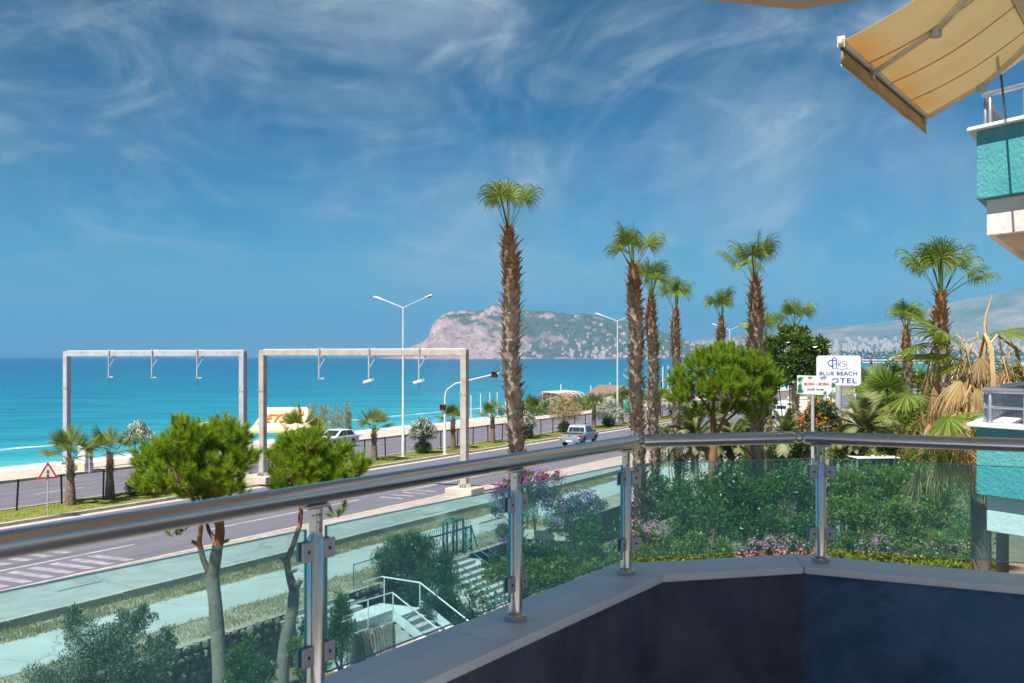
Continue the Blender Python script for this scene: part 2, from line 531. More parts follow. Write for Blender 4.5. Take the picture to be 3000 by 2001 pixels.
mp = N(nt, 'ShaderNodeMapping'); mp.inputs['Rotation'].default_value = (0, 0, -0.25); mp.inputs['Scale'].default_value = (0.28, 1.0, 1.0)
nt.links.new(p, mp.inputs[0])
sw = noise(nt, mp.outputs[0], 0.16, 6, 0.62, 0.4)
big = noise(nt, mp.outputs[0], 0.012, 4, 0.55, 0.3)
col = mixrgb(nt, mth(nt, 'MULTIPLY', ramp(nt, sw, [(0.42, (0, 0, 0)), (0.62, (1, 1, 1))]), 0.85), col, mixrgb(nt, 1.0, col, (0.40, 0.62, 0.74), 'MULTIPLY'))  # ripple shading painted into the colour, from the same noise as the bump
col = mixrgb(nt, mth(nt, 'MULTIPLY', ramp(nt, big, [(0.40, (0, 0, 0)), (0.65, (1, 1, 1))]), 0.22), col, mixrgb(nt, 1.0, col, (2.2, 1.25, 1.1), 'MULTIPLY'))
foamn = noise(nt, mp.outputs[0], 0.55, 7, 0.7, 0.8)
edge = mth(nt, 'SUBTRACT', mth(nt, 'ADD', off, mth(nt, 'MULTIPLY', mth(nt, 'SUBTRACT', noise(nt, p, 0.06, 4), 0.5), 7.0)), 2.0)
band = mth(nt, 'SUBTRACT', 1.0, mth(nt, 'DIVIDE', mth(nt, 'ABSOLUTE', edge), 7.5), True)
line2 = mth(nt, 'SUBTRACT', 1.0, mth(nt, 'DIVIDE', mth(nt, 'ABSOLUTE', mth(nt, 'SUBTRACT', edge, 19.0)), 3.0), True)
ff = mth(nt, 'ADD', mth(nt, 'MULTIPLY', band, 1.3), mth(nt, 'MULTIPLY', line2, 0.62))
foam = ramp(nt, mth(nt, 'MULTIPLY', ff, mth(nt, 'ADD', foamn, 0.35)), [(0.36, (0, 0, 0)), (0.62, (1, 1, 1))])
col = mixrgb(nt, foam, col, (0.80, 0.84, 0.86))
nt.links.new(col, bs.inputs['Base Color'])
bs.inputs['Roughness'].default_value = 0.22
bs.inputs['IOR'].default_value = 1.33
bs.inputs['Specular IOR Level'].default_value = 0.06
bump(nt, bs, mth(nt, 'ADD', sw, mth(nt, 'MULTIPLY', noise(nt, mp.outputs[0], 0.7, 4), 0.3)), 0.55, 0.9)
M['sea'] = m
mb = MB().add([RP(-14000, -73.5, -2), RP(14500, -73.5, -2), RP(14500, -14000, -2), RP(-14000, -14000, -2)], [(0, 1, 2, 3)])
o = mb.build('sea', m); o['kind'] = 'structure'

# hotel garden and the land inland
mb = MB().add([RP(-300, -20.3, GZ), RP(5200, -20.3, GZ), RP(5200, 2600, GZ), RP(-300, 2600, GZ)], [(0, 3, 2, 1)])
o = mb.build('garden_ground', M['soil']); o['kind'] = 'structure'

# ---- far peninsula with cliffs, seen across the bay
def interp(x, pts):
    return float(np.interp(x, [q[0] for q in pts], [q[1] for q in pts]))
HY = 5600.0
prof = [(1120, 1047), (1148, 1041), (1172, 1030), (1200, 1015), (1240, 1002), (1258, 985), (1268, 950), (1290, 926), (1330, 918), (1370, 913), (1392, 914), (1420, 904), (1450, 899), (1485, 895), (1530, 905), (1600, 911), (1680, 917), (1710, 914), (1750, 920), (1800, 934), (1850, 948), (1900, 958), (1950, 972), (2000, 988), (2050, 1010), (2110, 1030), (2180, 1040), (2260, 1046)]
from mathutils import noise as mnoise
def hill_h(u, t):
    top = (1046 - interp(u, prof)) / F * HY + 9.3
    cl = interp(u, [(1150, 1.0), (1420, 0.9), (1560, 0.25), (2200, 0.1)])      # steep cliff at the left end, gentle slope at the right
    if t < .62:
        q = t / .62
        g = cl * (1 - (1 - min(1, q * 1.35)) ** 2.2) + (1 - cl) * (q ** 0.95)
    else:
        q = (t - .62) / .38
        g = 1 - .9 * q * q
    pt = Vector((u * .018, t * 5.5, 0.3))
    nz = mnoise.fractal(pt, 1.0, 2.0, 6) * .10 + mnoise.fractal(pt * 3.7, 1.0, 2.0, 4) * .035
    edge = min(1.0, t * 7)
    return -4 + top * max(0.0, g + nz * edge * (0.4 + .6 * (t < .6)) - (.06 if t < .55 else 0) * edge) if t > 0 else -8
nu, nv_ = 260, 64
V, Fc = [], []
for i in range(nu):
    u = 1120 + (2260 - 1120) * i / (nu - 1)
    for j in range(nv_):
        t = j / (nv_ - 1)
        sh = interp(u, [(1120, 520), (1300, 60), (1560, 0), (2260, -250)])
        Y = HY - 330 + sh * .25 + t * 620
        V.append(((u - 1500) / F * HY, Y, hill_h(u, t)))
for i in range(nu - 1):
    for j in range(nv_ - 1):
        a = i * nv_ + j
        Fc.append((a, a + nv_, a + nv_ + 1, a + 1))
m, nt, bs, out = newmat('peninsula_rock_and_scrub')
g = N(nt, 'ShaderNodeNewGeometry'); p = g.outputs['Position']
sxy = N(nt, 'ShaderNodeSeparateXYZ'); nt.links.new(p, sxy.inputs[0])
sn = N(nt, 'ShaderNodeSeparateXYZ'); nt.links.new(g.outputs['Normal'], sn.inputs[0])
rock = ramp(nt, noise(nt, p, 0.012, 8, 0.7), [(0.30, (0.24, 0.15, 0.13)), (0.52, (0.42, 0.28, 0.25)), (0.72, (0.56, 0.43, 0.39))])
veg = ramp(nt, noise(nt, p, 0.03, 6, 0.7), [(0.3, (0.045, 0.06, 0.035)), (0.7, (0.12, 0.125, 0.075))])
steep = mth(nt, 'SUBTRACT', sn.outputs[2], mth(nt, 'MULTIPLY', mth(nt, 'SUBTRACT', noise(nt, p, 0.010, 8, 0.75), 0.5), 1.1))
xr = N(nt, 'ShaderNodeMapRange'); xr.inputs['From Min'].default_value = -500; xr.inputs['From Max'].default_value = 150
nt.links.new(sxy.outputs[0], xr.inputs['Value'])
vf = mth(nt, 'ADD', mth(nt, 'MULTIPLY', steep, 0.85), mth(nt, 'MULTIPLY', xr.outputs[0], 0.30))
dots = ramp(nt, noise(nt, p, 0.055, 3, 0.5), [(0.60, (0, 0, 0)), (0.66, (1, 1, 1))])
c = mixrgb(nt, ramp(nt, vf, [(0.74, (0, 0, 0)), (0.92, (1, 1, 1))]), rock, veg)
c = mixrgb(nt, mth(nt, 'MULTIPLY', dots, 0.85), c, veg)
nt.links.new(c, bs.inputs['Base Color'])
bs.inputs['Roughness'].default_value = 0.95; bs.inputs['Specular IOR Level'].default_value = 0.1
bump(nt, bs, noise(nt, p, 0.03, 6, 0.7), 0.8, 14)
M['peninsula'] = m
o = link('peninsula', np_mesh('peninsula', V, Fc, m, True)); o['kind'] = 'structure'

# ---- mountains beyond the far shore
MY = 10500.0
mprof = [(1700, 1046), (1850, 1020), (2000, 998), (2120, 985), (2200, 970), (2280, 975), (2350, 965), (2440, 955), (2520, 948), (2600, 943), (2690, 922), (2760, 895), (2800, 884), (2860, 868), (2930, 852), (3000, 838), (3100, 826), (3300, 800), (3600, 820), (4200, 830), (5200, 900)]
V, Fc = [], []
nu, nv_ = 240, 46
for i in range(nu):
    u = 1700 + 3500 * i / (nu - 1)
    top = (1046 - interp(u, mprof)) / F * MY
    for j in range(nv_):
        t = j / (nv_ - 1)
        g_ = math.sin(min(1.0, t / .7) * math.pi / 2) ** 1.2 if t < .7 else 1 - .5 * (t - .7)
        pt = Vector((u * .006, t * 4, 1.7))
        nz = mnoise.fractal(pt, 1.0, 2.0, 6) * .16 * min(1, t * 5) * (1 if t < .6 else .35)
        V.append(((u - 1500) / F * MY, MY - 2600 + t * 3800, 2 + top * max(0, g_ + nz)))
for i in range(nu - 1):
    for j in range(nv_ - 1):
        a = i * nv_ + j
        Fc.append((a, a + nv_, a + nv_ + 1, a + 1))
m, nt, bs, out = newmat('mountain_scrub')
p = pos(nt)
c = ramp(nt, noise(nt, p, 0.0015, 9, 0.7), [(0.3, (0.08, 0.11, 0.06)), (0.5, (0.16, 0.17, 0.10)), (0.62, (0.34, 0.27, 0.21)), (0.8, (0.45, 0.37, 0.30))])
nt.links.new(c, bs.inputs['Base Color']); bs.inputs['Roughness'].default_value = 1.0; bs.inputs['Specular IOR Level'].default_value = 0.1
o = link('mountains', np_mesh('mountains', V, Fc, m, True)); o['kind'] = 'structure'
mb = MB().prism([(560, 5600), (1150, 5420), (2300, 5000), (3600, 4700), (6200, 4600), (6200, 9600), (300, 9600)], -6, 2.5)
o = mb.build('far_shore', M['sand']); o['kind'] = 'structure'

# ---- air: one even, thin volume round everything
m = bpy.data.materials.new('haze_air'); m.use_nodes = True
nt = m.node_tree
for n in list(nt.nodes):
    if n.type != 'OUTPUT_MATERIAL': nt.nodes.remove(n)
pv = N(nt, 'ShaderNodeVolumePrincipled')
pv.inputs['Color'].default_value = (0.15, 0.50, 0.88, 1)
pv.inputs['Density'].default_value = HAZE
pv.inputs['Anisotropy'].default_value = 0.0
nt.links.new(pv.outputs[0], nt.nodes['Material Output'].inputs['Volume'])
hz = MB().box((0, 0, 460), (52000, 52000, 930)).build('haze', m); hz['kind'] = 'stuff'
# ================================================================ our balcony
M['marble'] = pm('marble_coping', (0.78, 0.79, 0.80), (0.85, 0.85, 0.86), 2.5, 0.40, bmp=0.05, bscale=40, stain=(0.66, 0.68, 0.72), stain_scale=1.3)
M['parapet_blue'] = pm('blue_grey_plaster', (0.065, 0.15, 0.29), (0.11, 0.19, 0.31), 5.0, 0.75, bmp=0.9, bscale=16, bdist=0.01, stain=(0.035, 0.05, 0.085), stain_scale=1.8)
M['parapet_grey'] = pm('dark_grey_plaster', (0.075, 0.085, 0.12), (0.12, 0.125, 0.155), 5.0, 0.8, bmp=0.9, bscale=16, bdist=0.012, stain=(0.04, 0.042, 0.055), stain_scale=1.8)
M['ceil'] = pm('cream_ceiling', (0.46, 0.39, 0.34), (0.52, 0.45, 0.40), 1.5, 0.85, bmp=0.15)
M['facade'] = pm('warm_plaster', (0.82, 0.76, 0.68), (0.86, 0.80, 0.72), 2.0, 0.85, bmp=0.2)
M['tile'] = pm('balcony_tile', (0.46, 0.46, 0.48), (0.52, 0.52, 0.54), 2.0, 0.5)
def steel(name, c, rough, aniso=0.0):
    m, nt, bs, out = newmat(name)
    p = pos(nt)
    bs.inputs['Metallic'].default_value = 1.0
    nt.links.new(mixrgb(nt, ramp(nt, noise(nt, p, 3, 3, 0.5), [(0.4, (0, 0, 0)), (0.75, (1, 1, 1))]), c, tuple(q * .9 for q in c)), bs.inputs['Base Color'])
    nt.links.new(mth(nt, 'ADD', rough, mth(nt, 'MULTIPLY', noise(nt, p, 5, 3, 0.5), 0.06)), bs.inputs['Roughness'])
    return m
M['steel'] = steel('brushed_steel', (0.66, 0.65, 0.64), 0.20)
M['steel_dark'] = pm('rubber_black', (0.02, 0.02, 0.022), (0.03, 0.03, 0.03), 8, 0.6)
m, nt, bs, out = newmat('tinted_glass')               # green-blue float glass with a thin, patchy cyan layer mixed in
tr = N(nt, 'ShaderNodeBsdfTransparent'); tr.inputs[0].default_value = (0.745, 0.955, 0.98, 1)
gl = N(nt, 'ShaderNodeBsdfGlossy'); gl.inputs['Roughness'].default_value = 0.03; gl.inputs['Color'].default_value = (0.9, 1, 1, 1)
df = N(nt, 'ShaderNodeBsdfDiffuse'); df.inputs[0].default_value = (0.36, 0.82, 0.88, 1)
tl = N(nt, 'ShaderNodeBsdfTranslucent'); tl.inputs[0].default_value = (0.36, 0.82, 0.88, 1)
ad = N(nt, 'ShaderNodeMixShader'); ad.inputs[0].default_value = 0.5
nt.links.new(df.outputs[0], ad.inputs[1]); nt.links.new(tl.outputs[0], ad.inputs[2])
p = pos(nt)
cyan_film = mth(nt, 'ADD', 0.055, mth(nt, 'MULTIPLY', ramp(nt, noise(nt, p, 2.6, 5, 0.6), [(0.38, (0, 0, 0)), (0.75, (1, 1, 1))]), 0.05))
m1 = N(nt, 'ShaderNodeMixShader'); nt.links.new(cyan_film, m1.inputs[0])
nt.links.new(tr.outputs[0], m1.inputs[1]); nt.links.new(ad.outputs[0], m1.inputs[2])
fr = N(nt, 'ShaderNodeFresnel'); fr.inputs[0].default_value = 1.35
m2 = N(nt, 'ShaderNodeMixShader'); nt.links.new(mth(nt, 'MULTIPLY', fr.outputs[0], 0.22), m2.inputs[0])
nt.links.new(m1.outputs[0], m2.inputs[1]); nt.links.new(gl.outputs[0], m2.inputs[2])
nt.links.new(m2.outputs[0], out.inputs['Surface'])
M['glass'] = m

M['clamp'] = pm('satin_clamp', (0.42, 0.43, 0.46), (0.50, 0.51, 0.54), 6, 0.45, metal=0.3)
M['glass_edge'] = pm('glass_cut_edge', (0.03, 0.30, 0.38), (0.05, 0.38, 0.46), 6, 0.15)
def dv(th):
    return Vector((math.sin(R_(th)), math.cos(R_(th)), 0))
A1, A2, A3 = 30.3, 74.0, 119.0
R2 = Vector((0.568, 4.94, 0)); R3 = R2 + dv(A2) * 0.82
R1 = R2 - dv(A1) * 5.2; R4 = R3 + dv(A3) * 2.6
LINE = [R1, R2, R3, R4]
def offset_line(pts, d):
    """polyline moved d to the left of its direction, mitred"""
    out = []
    for i, q in enumerate(pts):
        ns = []
        if i > 0:
            t = (pts[i] - pts[i - 1]).normalized(); ns.append(Vector((-t.y, t.x, 0)))
        if i < len(pts) - 1:
            t = (pts[i + 1] - pts[i]).normalized(); ns.append(Vector((-t.y, t.x, 0)))
        n = sum(ns, Vector()) / len(ns)
        out.append(q + n * (d / n.length_squared))
    return out
ZS = CAMZ - 0.96            # top of the marble
ZR = CAMZ - 0.38            # centre of the handrail
ZF = CAMZ - 1.60            # floor
outer, inner = offset_line(LINE, 0.15), offset_line(LINE, -0.15)
wo_, wi_ = offset_line(LINE, 0.12), offset_line(LINE, -0.118)
par = empty('balcony_parapet', (R2.x, R2.y, ZF), 0, 'dark blue-grey plastered balcony parapet under white marble coping slabs', 'parapet')
def rel(o, root):
    o.location = Vector(o.location) - Vector(root.location)
    return o
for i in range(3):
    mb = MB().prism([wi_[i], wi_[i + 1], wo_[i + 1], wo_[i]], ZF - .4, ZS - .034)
    o = rel(mb.build('wall', M['parapet_blue' if i == 2 else 'parapet_grey'], par), par)  # right face bluer, left and middle faces greyer and darker
def lerp(a, b, t): return a + (b - a) * t
cuts = [0, 0.27, 0.50, 0.735, 1.0]
for i in range(3):
    cs = cuts if i == 0 else ([0, 1.0] if i == 1 else [0, .62, 1.0])
    for a, b in zip(cs[:-1], cs[1:]):
        L = (LINE[i + 1] - LINE[i]).length
        g = .0016 / L
        q = [lerp(inner[i], inner[i + 1], a + g), lerp(inner[i], inner[i + 1], b - g), lerp(outer[i], outer[i + 1], b - g), lerp(outer[i], outer[i + 1], a + g)]
        o = rel(MB().prism(q, ZS - .034, ZS).build('coping_slab', M['marble'], par), par)
        bevel(o, .006, 3)
fl = offset_line(LINE, -.1)
o = MB().prism([fl[3], fl[2], fl[1], fl[0], Vector((-2, -1.6, 0)), Vector((6, -1.6, 0))][::-1], ZF - .25, ZF).build('balcony_floor', M['tile']); o['kind'] = 'structure'
Q3 = Vector((1.285, 4.885, 0)); Q2 = Q3 - dv(A2) * 1.02
o = MB().prism([Q2 + Vector((-.46, -.132, 0)) - dv(A1 - 3) * 4.6, Vector((8, .5, 0)), Q3 + dv(A3) * 3.0, Q3, Q2 + Vector((-.46, -.132, 0))], CAMZ + 1.551, CAMZ + 1.77).build('balcony_ceiling', M['ceil'])  # unseen edges shaped for the light: left blocks sun, back left open
tag(o, 'pale plastered underside of the balcony overhead', 'ceiling'); bevel(o, .008)
# the wall of the room behind the camera, with its door opening
mb = MB()
mb.box((2.4, -3.4, CAMZ - .2), (10.4, .25, 2.6))
o = mb.build('hotel_wall', M['facade']); o['kind'] = 'structure'

rail = empty('balcony_railing', (R2.x, R2.y, ZS), 0, 'brushed steel balcony railing with blue-green glass panes', 'railing')
RR = .0295
def railpart(mb, name, mat, smooth=True, parent=None):
    o = mb.build(name, mat, None, smooth)
    o.location = -Vector(rail.location) if parent is None else (0, 0, 0)
    o.parent = rail if parent is None else parent
    return o
zv = Vector((0, 0, ZR))
for i in range(3):
    a, b = LINE[i], LINE[i + 1]
    d = (b - a).normalized()
    a2 = a + d * (.036 if i > 0 else 0); b2 = b - d * (.036 if i < 2 else 0)
    hr = railpart(MB().tube([a2 + zv, b2 + zv], RR, 40), 'handrail', M['steel'])
    for q, s in ((a2, 1), (b2, -1)):
        if (i == 0 and s == 1) or (i == 2 and s == -1): continue
        ring = MB().tube([q + zv + d * s * .048, q + zv + d * s * .0475, q + zv + d * s * .004, q + zv - d * s * .006, q + zv - d * s * .014],
                         [RR, RR * 1.035, RR * 1.035, RR * .99, RR * .74], 40)
        railpart(ring, 'end_collar', M['steel'], parent=hr)
for q in (R2, R3):
    prof_ = [(max(.001, .0285 * math.cos(t)), .0285 * math.sin(t)) for t in np.linspace(-math.pi / 2, math.pi / 2, 17)]
    railpart(MB().lathe(q + zv, prof_, 36), 'elbow', M['steel'])
posts = [R2 - dv(A1) * 3.3, R2 - dv(A1) * 2.206, R2 - dv(A1) * 1.10, R2 - dv(A1) * .127, R3 + dv(A3) * .104, R3 + dv(A3) * 1.28]
pdir = [A1, A1, A1, A1, A3, A3]
H = ZR - ZS
for k, (q, a) in enumerate(zip(posts, pdir)):
    if k in (0, 5): pass
    d = dv(a); n = Vector((d.y, -d.x, 0))
    c = Vector((q.x, q.y, ZS))
    post = railpart(MB().lathe(c, [(.0245, 0.002), (.0245, H - .125), (.0215, H - .118), (.0175, H - .108), (.0175, H - .104)], 28), 'post', M['steel'])
    railpart(MB().lathe(c, [(.040, .0005), (.041, .004), (.041, .020), (.034, .028), (.0255, .031)], 28), 'base_collar', M['steel'], parent=post)
    br = MB()
    for s in (-1, 1):
        br.box(c + d * (s * .012) + Vector((0, 0, H - .073)), (.004, .026, .066), -R_(a) + math.pi / 2)
    br.tube([c + d * -.022 + Vector((0, 0, H - .062)), c + d * .022 + Vector((0, 0, H - .062))], .005, 10)
    br.tube([c + Vector((0, 0, H - .106)), c + Vector((0, 0, H - .08))], .0115, 16)
    railpart(br, 'swivel_bracket', M['steel'], parent=post)
    sd = MB().box(c + Vector((0, 0, H - .035)), (.095, .030, .010), -R_(a) + math.pi / 2)
    o = railpart(sd, 'saddle', M['steel'], False, parent=post); bevel(o, .004)
    for s in (-1, 1):
        nb = k + s
        dd = d * s
        if 0 <= nb < len(posts):
            dd = (posts[nb] - q).normalized()
        ang = math.atan2(dd.y, dd.x)
        for z in (H - .155, .135):
            cl = MB()
            pn = Vector((-dd.y, dd.x, 0))
            for t in (-1, 1):
                cl.box(c + dd * .045 + pn * (t * .0095) + Vector((0, 0, z)), (.046, .008, .055), ang)
            o = railpart(cl, 'glass_clamp', M['clamp'], False, parent=post); bevel(o, .0025)
            for t in (-1, 1):
                bo = MB().tube([c + dd * .044 + pn * (t * .0135) + Vector((0, 0, z)), c + dd * .044 + pn * (t * .0145) + Vector((0, 0, z))], .0055, 12)
                railpart(bo, 'bolt', M['steel_dark'], parent=post)
for k in range(len(posts) - 1):
    a, b = posts[k], posts[k + 1]
    d = (b - a).normalized()
    a2, b2 = a + d * .043, b - d * .043
    c = (a2 + b2) / 2
    o = railpart(MB().box((c.x, c.y, (CAMZ - .476 + CAMZ - .885) / 2), ((b2 - a2).length, .008, .409), math.atan2(d.y, d.x)), 'glass_pane', M['glass'], False)
    bevel(o, .0012, 1)
    ang = math.atan2(d.y, d.x); L = (b2 - a2).length
    for z in (CAMZ - .4745, CAMZ - .8865):
        railpart(MB().box((c.x, c.y, z), (L, .0082, .003), ang), 'polished_edge', M['glass_edge'], False, parent=o)
    for q in (a2, b2):
        railpart(MB().box((q.x, q.y, CAMZ - .6805), (.003, .0082, .409), ang), 'polished_edge', M['glass_edge'], False, parent=o)

# ================================================================ neighbouring wing: two balconies, awning
M['teal'] = pm('teal_render', (0.06, 0.33, 0.36), (0.10, 0.38, 0.40), 2.0, 0.85, bmp=0.8, bscale=26, bdist=0.02, stain=(0.15, 0.42, 0.43), stain_scale=2.2)
M['white_render'] = pm('white_render', (0.74, 0.71, 0.68), (0.80, 0.77, 0.74), 2.0, 0.85, bmp=0.5, bscale=14, bdist=0.02, stain=(0.66, 0.60, 0.54), stain_scale=0.8)
M['soffit'] = pm('stained_soffit', (0.62, 0.50, 0.40), (0.70, 0.58, 0.48), 1.5, 0.9, bmp=0.2, stain=(0.42, 0.30, 0.22), stain_scale=1.0)
M['alu'] = pm('grey_alu', (0.44, 0.46, 0.50), (0.50, 0.52, 0.56), 8, 0.35, metal=0.75)
C0 = Vector((4.72, 11.1, 0))
dA, dB = Vector((.447, -.894, 0)), Vector((.51, .86, 0)).normalized()
NL = [C0 + dA * 3.4, C0, C0 + dB * 3.8]                # near end, corner, far end: left of this direction is outside
def ring(pts, a, b, z0, z1, e0=0, e1=None):
    o_, i_ = offset_line(pts, a), offset_line(pts, b)
    out = []
    for i in range(len(pts) - 1):
        out.append(MB().prism([i_[i], i_[i + 1], o_[i + 1], o_[i]], z0, z1))
    return out
def neighbour(name, zt, label, lower):
    root = empty(name, (C0.x, C0.y, zt - 1.1), 0, label, 'balcony')
    def add(mb, nm, mat, bv=0, smooth=False):
        o = rel(mb.build(nm, mat, root, smooth), root)
        if bv: bevel(o, bv)
        return o
    for q in ring(NL, .085, -.30, zt - .04, zt): add(q, 'coping_slab', M['marble'], .008)
    for q in ring(NL, 0, -.16, zt - .73, zt - .04): add(q, 'wall', M['teal'], .01)
    body = offset_line(NL, -.09)
    poly = [body[0], body[1], body[2], Vector((10.5, 14.4, 0)), Vector((10.5, 8.2, 0))]
    add(MB().prism(poly[::-1], zt - 1.10, zt - .732), 'slab', M['white_render'], .01)
    sof = offset_line(NL, -.17)
    add(MB().prism([sof[0], sof[1], sof[2], Vector((10.4, 14.3, 0)), Vector((10.4, 8.3, 0))][::-1], zt - 1.106, zt - 1.101), 'soffit', M['soffit'])
    cl = offset_line(NL, -.07)
    hz_ = zt + .33
    for i in range(2):
        a, b = cl[i], cl[i + 1]
        add(MB().tube([a + Vector((0, 0, hz_)), b + Vector((0, 0, hz_))], .026, 16), 'handrail', M['alu'], smooth=True)
        d = (b - a).normalized(); L = (b - a).length
        if lower:
            add(MB().tube([a + Vector((0, 0, zt + .16)), b + Vector((0, 0, zt + .16))], .012, 10), 'mid_rail', M['alu'], smooth=True)
        n = int(L / (.24 if i == 1 else .42))
        for k in range(n + 1):
            p_ = (b - d * (.07 + k * (L - .1) / n)) if i == 0 else a + d * (.07 + k * (L - .1) / n)
            if not lower and i == 0 and k > 3: continue
            bal = add(MB().lathe((p_.x, p_.y, zt), [(.030, .001), (.030, .012), (.019, .02), (.019, .27), (.012, .28), (.012, .32)], 14), 'baluster', M['alu'], smooth=True)
    return root
low = neighbour('lower_balcony', CAMZ - .667, 'teal rendered neighbouring balcony with steel balusters at our own floor level', True)
upp = neighbour('upper_balcony', CAMZ + 2.33, 'teal and white neighbouring balcony overhead, below the yellow awning', False)
mb = MB().prism([offset_line(NL, -.1)[0], offset_line(NL, -.1)[1], offset_line(NL, -.1)[2], Vector((10.5, 14.4, 0)), Vector((10.5, 8.2, 0))][::-1], CAMZ + 3.85, CAMZ + 5.2)
o = mb.build('top_balcony_slab', M['white_render']); o['kind'] = 'structure'
mb = MB().box((9.6, 11.3, CAMZ + .6), (.3, 6.0, 9.5)); o = mb.build('wing_wall', M['white_render']); o['kind'] = 'structure'
c = at(2937, 1600, 12.2)
col_ = empty('support_column', (c.x, c.y, GZ), 0, 'slim dark column standing under the lower teal balcony', 'column')
M['column'] = pm('weathered_column', (0.20, 0.17, 0.15), (0.28, 0.24, 0.21), 6, 0.8, stain=(0.12, 0.13, 0.16), stain_scale=2)
MB().lathe((0, 0, 0), [(.066, 0), (.066, CAMZ - .667 - 1.105 - GZ)], 20).build('shaft', M['column'], col_, True)
MB().lathe((0, 0, 0), [(.10, 0.001), (.10, .05), (.07, .07)], 20).build('foot', M['column'], col_, True)

# awning
def fabric(name):
    m, nt, bs, out = newmat(name)
    p = pos(nt)
    tc_ = N(nt, 'ShaderNodeUVMap')
    sx_ = N(nt, 'ShaderNodeSeparateXYZ'); nt.links.new(tc_.outputs[0], sx_.inputs[0])
    c = mixrgb(nt, noise(nt, p, 2.2, 4), (0.84, 0.75, 0.53), (0.78, 0.67, 0.45))
    # rain-washed orange bloom towards the front hem, mildew spots
    f = mth(nt, 'MULTIPLY', ramp(nt, sx_.outputs[1], [(0.0, (1, 1, 1)), (0.26, (0, 0, 0))]), ramp(nt, noise(nt, p, 1.7, 5), [(0.38, (0, 0, 0)), (0.6, (1, 1, 1))]))
    c = mixrgb(nt, mth(nt, 'MULTIPLY', f, 0.75), c, (0.86, 0.54, 0.18))
    sp = mth(nt, 'MULTIPLY', ramp(nt, noise(nt, p, 9, 3, 0.6), [(0.70, (0, 0, 0)), (0.74, (1, 1, 1))]), ramp(nt, sx_.outputs[1], [(0.0, (1, 1, 1)), (0.34, (0, 0, 0))]))
    c = mixrgb(nt, mth(nt, 'MULTIPLY', sp, 0.75), c, (0.12, 0.09, 0.06))
    nt.links.new(c, bs.inputs['Base Color']); bs.inputs['Roughness'].default_value = 0.9
    tr = N(nt, 'ShaderNodeBsdfTranslucent'); nt.links.new(c, tr.inputs[0])
    mx = N(nt, 'ShaderNodeMixShader'); mx.inputs[0].default_value = 0.42
    nt.links.new(bs.outputs[0], mx.inputs[1]); nt.links.new(tr.outputs[0], mx.inputs[2])
    nt.links.new(mx.outputs[0], out.inputs['Surface'])
    return m
M['awning'] = fabric('awning_canvas')
M['seam'] = pm('awning_seam', (0.42, 0.28, 0.12), (0.48, 0.33, 0.15), 9, 0.9)
M['valance'] = pm('valance_canvas', (0.50, 0.36, 0.16), (0.58, 0.44, 0.22), 4, 0.9, stain=(0.36, 0.24, 0.10), stain_scale=2.2)
M['white_metal'] = pm('white_coated_metal', (0.66, 0.62, 0.56), (0.74, 0.71, 0.66), 5, 0.45, stain=(0.5, 0.43, 0.35), stain_scale=3)
FL, FR = at(2465, 122, 6.5), at(2712, 0, 8.48); FR.z = FL.z
back = Vector((.85, -.53, 0)).normalized() * .83 + Vector((0, 0, .43))
aw = empty('awning', FL, 0, 'faded yellow folding-arm awning stretched out over the upper balcony', 'awning')
nx, ny = 24, 14
V, Fc, UV = [], [], []
nrm = (FR - FL).cross(back).normalized()
if nrm.z < 0: nrm = -nrm
for lay in (0, 1):
    for i in range(nx + 1):
        for j in range(ny + 1):
            a, b = i / nx, j / ny
            q = (FR - FL) * a + back * b - Vector((0, 0, .04 * math.sin(math.pi * b) + .010 * math.sin(a * 9 * math.pi) * math.sin(math.pi * b)))
            V.append(q + nrm * (.0016 * lay)); UV.append((a, b))
n1_ = (nx + 1) * (ny + 1)
for lay in (0, 1):
    for i in range(nx):
        for j in range(ny):
            q = lay * n1_ + i * (ny + 1) + j
            f = (q, q + ny + 1, q + ny + 2, q + 1)
            Fc.append(f if lay else f[::-1])
me = np_mesh('canvas', V, Fc, M['awning'], True)
uvl = me.uv_layers.new(name='UVMap')
for lp in me.loops: uvl.data[lp.index].uv = UV[lp.vertex_index]
link('canvas', me, aw)
for a in (.245, .50, .755):
    pts = [(FR - FL) * a + back * (j / 12) - Vector((0, 0, .006 + .04 * math.sin(math.pi * j / 12) + .010 * math.sin(a * 9 * math.pi) * math.sin(math.pi * j / 12))) for j in range(13)]
    mb = MB()
    for p0, p1 in zip(pts[:-1], pts[1:]): mb.bar(p0, p1, .014, .003)
    mb.build('seam', M['seam'], aw)
dF = (FR - FL).normalized()
o = MB().bar(-dF * .03, FR - FL + dF * .03, .034, .05).build('front_bar', M['white_metal'], aw); bevel(o, .014)
MB().bar(Vector((0, 0, -.040)), FR - FL + Vector((0, 0, -.040)), .012, .016).build('valance_track', M['steel_dark'], aw)
for q in (Vector(), FR - FL):
    MB().bar(q - dF * .008, q + dF * .012, .045, .065).build('end_cap', M['white_metal'], aw)
V, Fc = [], []
for i in range(41):
    a = i / 40
    q = (FR - FL) * a + Vector((0, 0, -.036))
    sw = nrm * .006 * math.sin(a * 17) 
    V += [q, q + sw + Vector((0, 0, -.105 - .002 * math.sin(a * 30)))]
for i in range(40): Fc.append((2 * i, 2 * i + 2, 2 * i + 3, 2 * i + 1))
o = link('valance', np_mesh('valance', V, Fc, M['valance'], True), aw); sm = o.modifiers.new('thickness', 'SOLIDIFY'); sm.thickness = .004
V2 = MB()
for i in range(40): V2.bar(V[2 * i + 1], V[2 * i + 3], .006, .01)
V2.build('hem', M['white_metal'], aw)
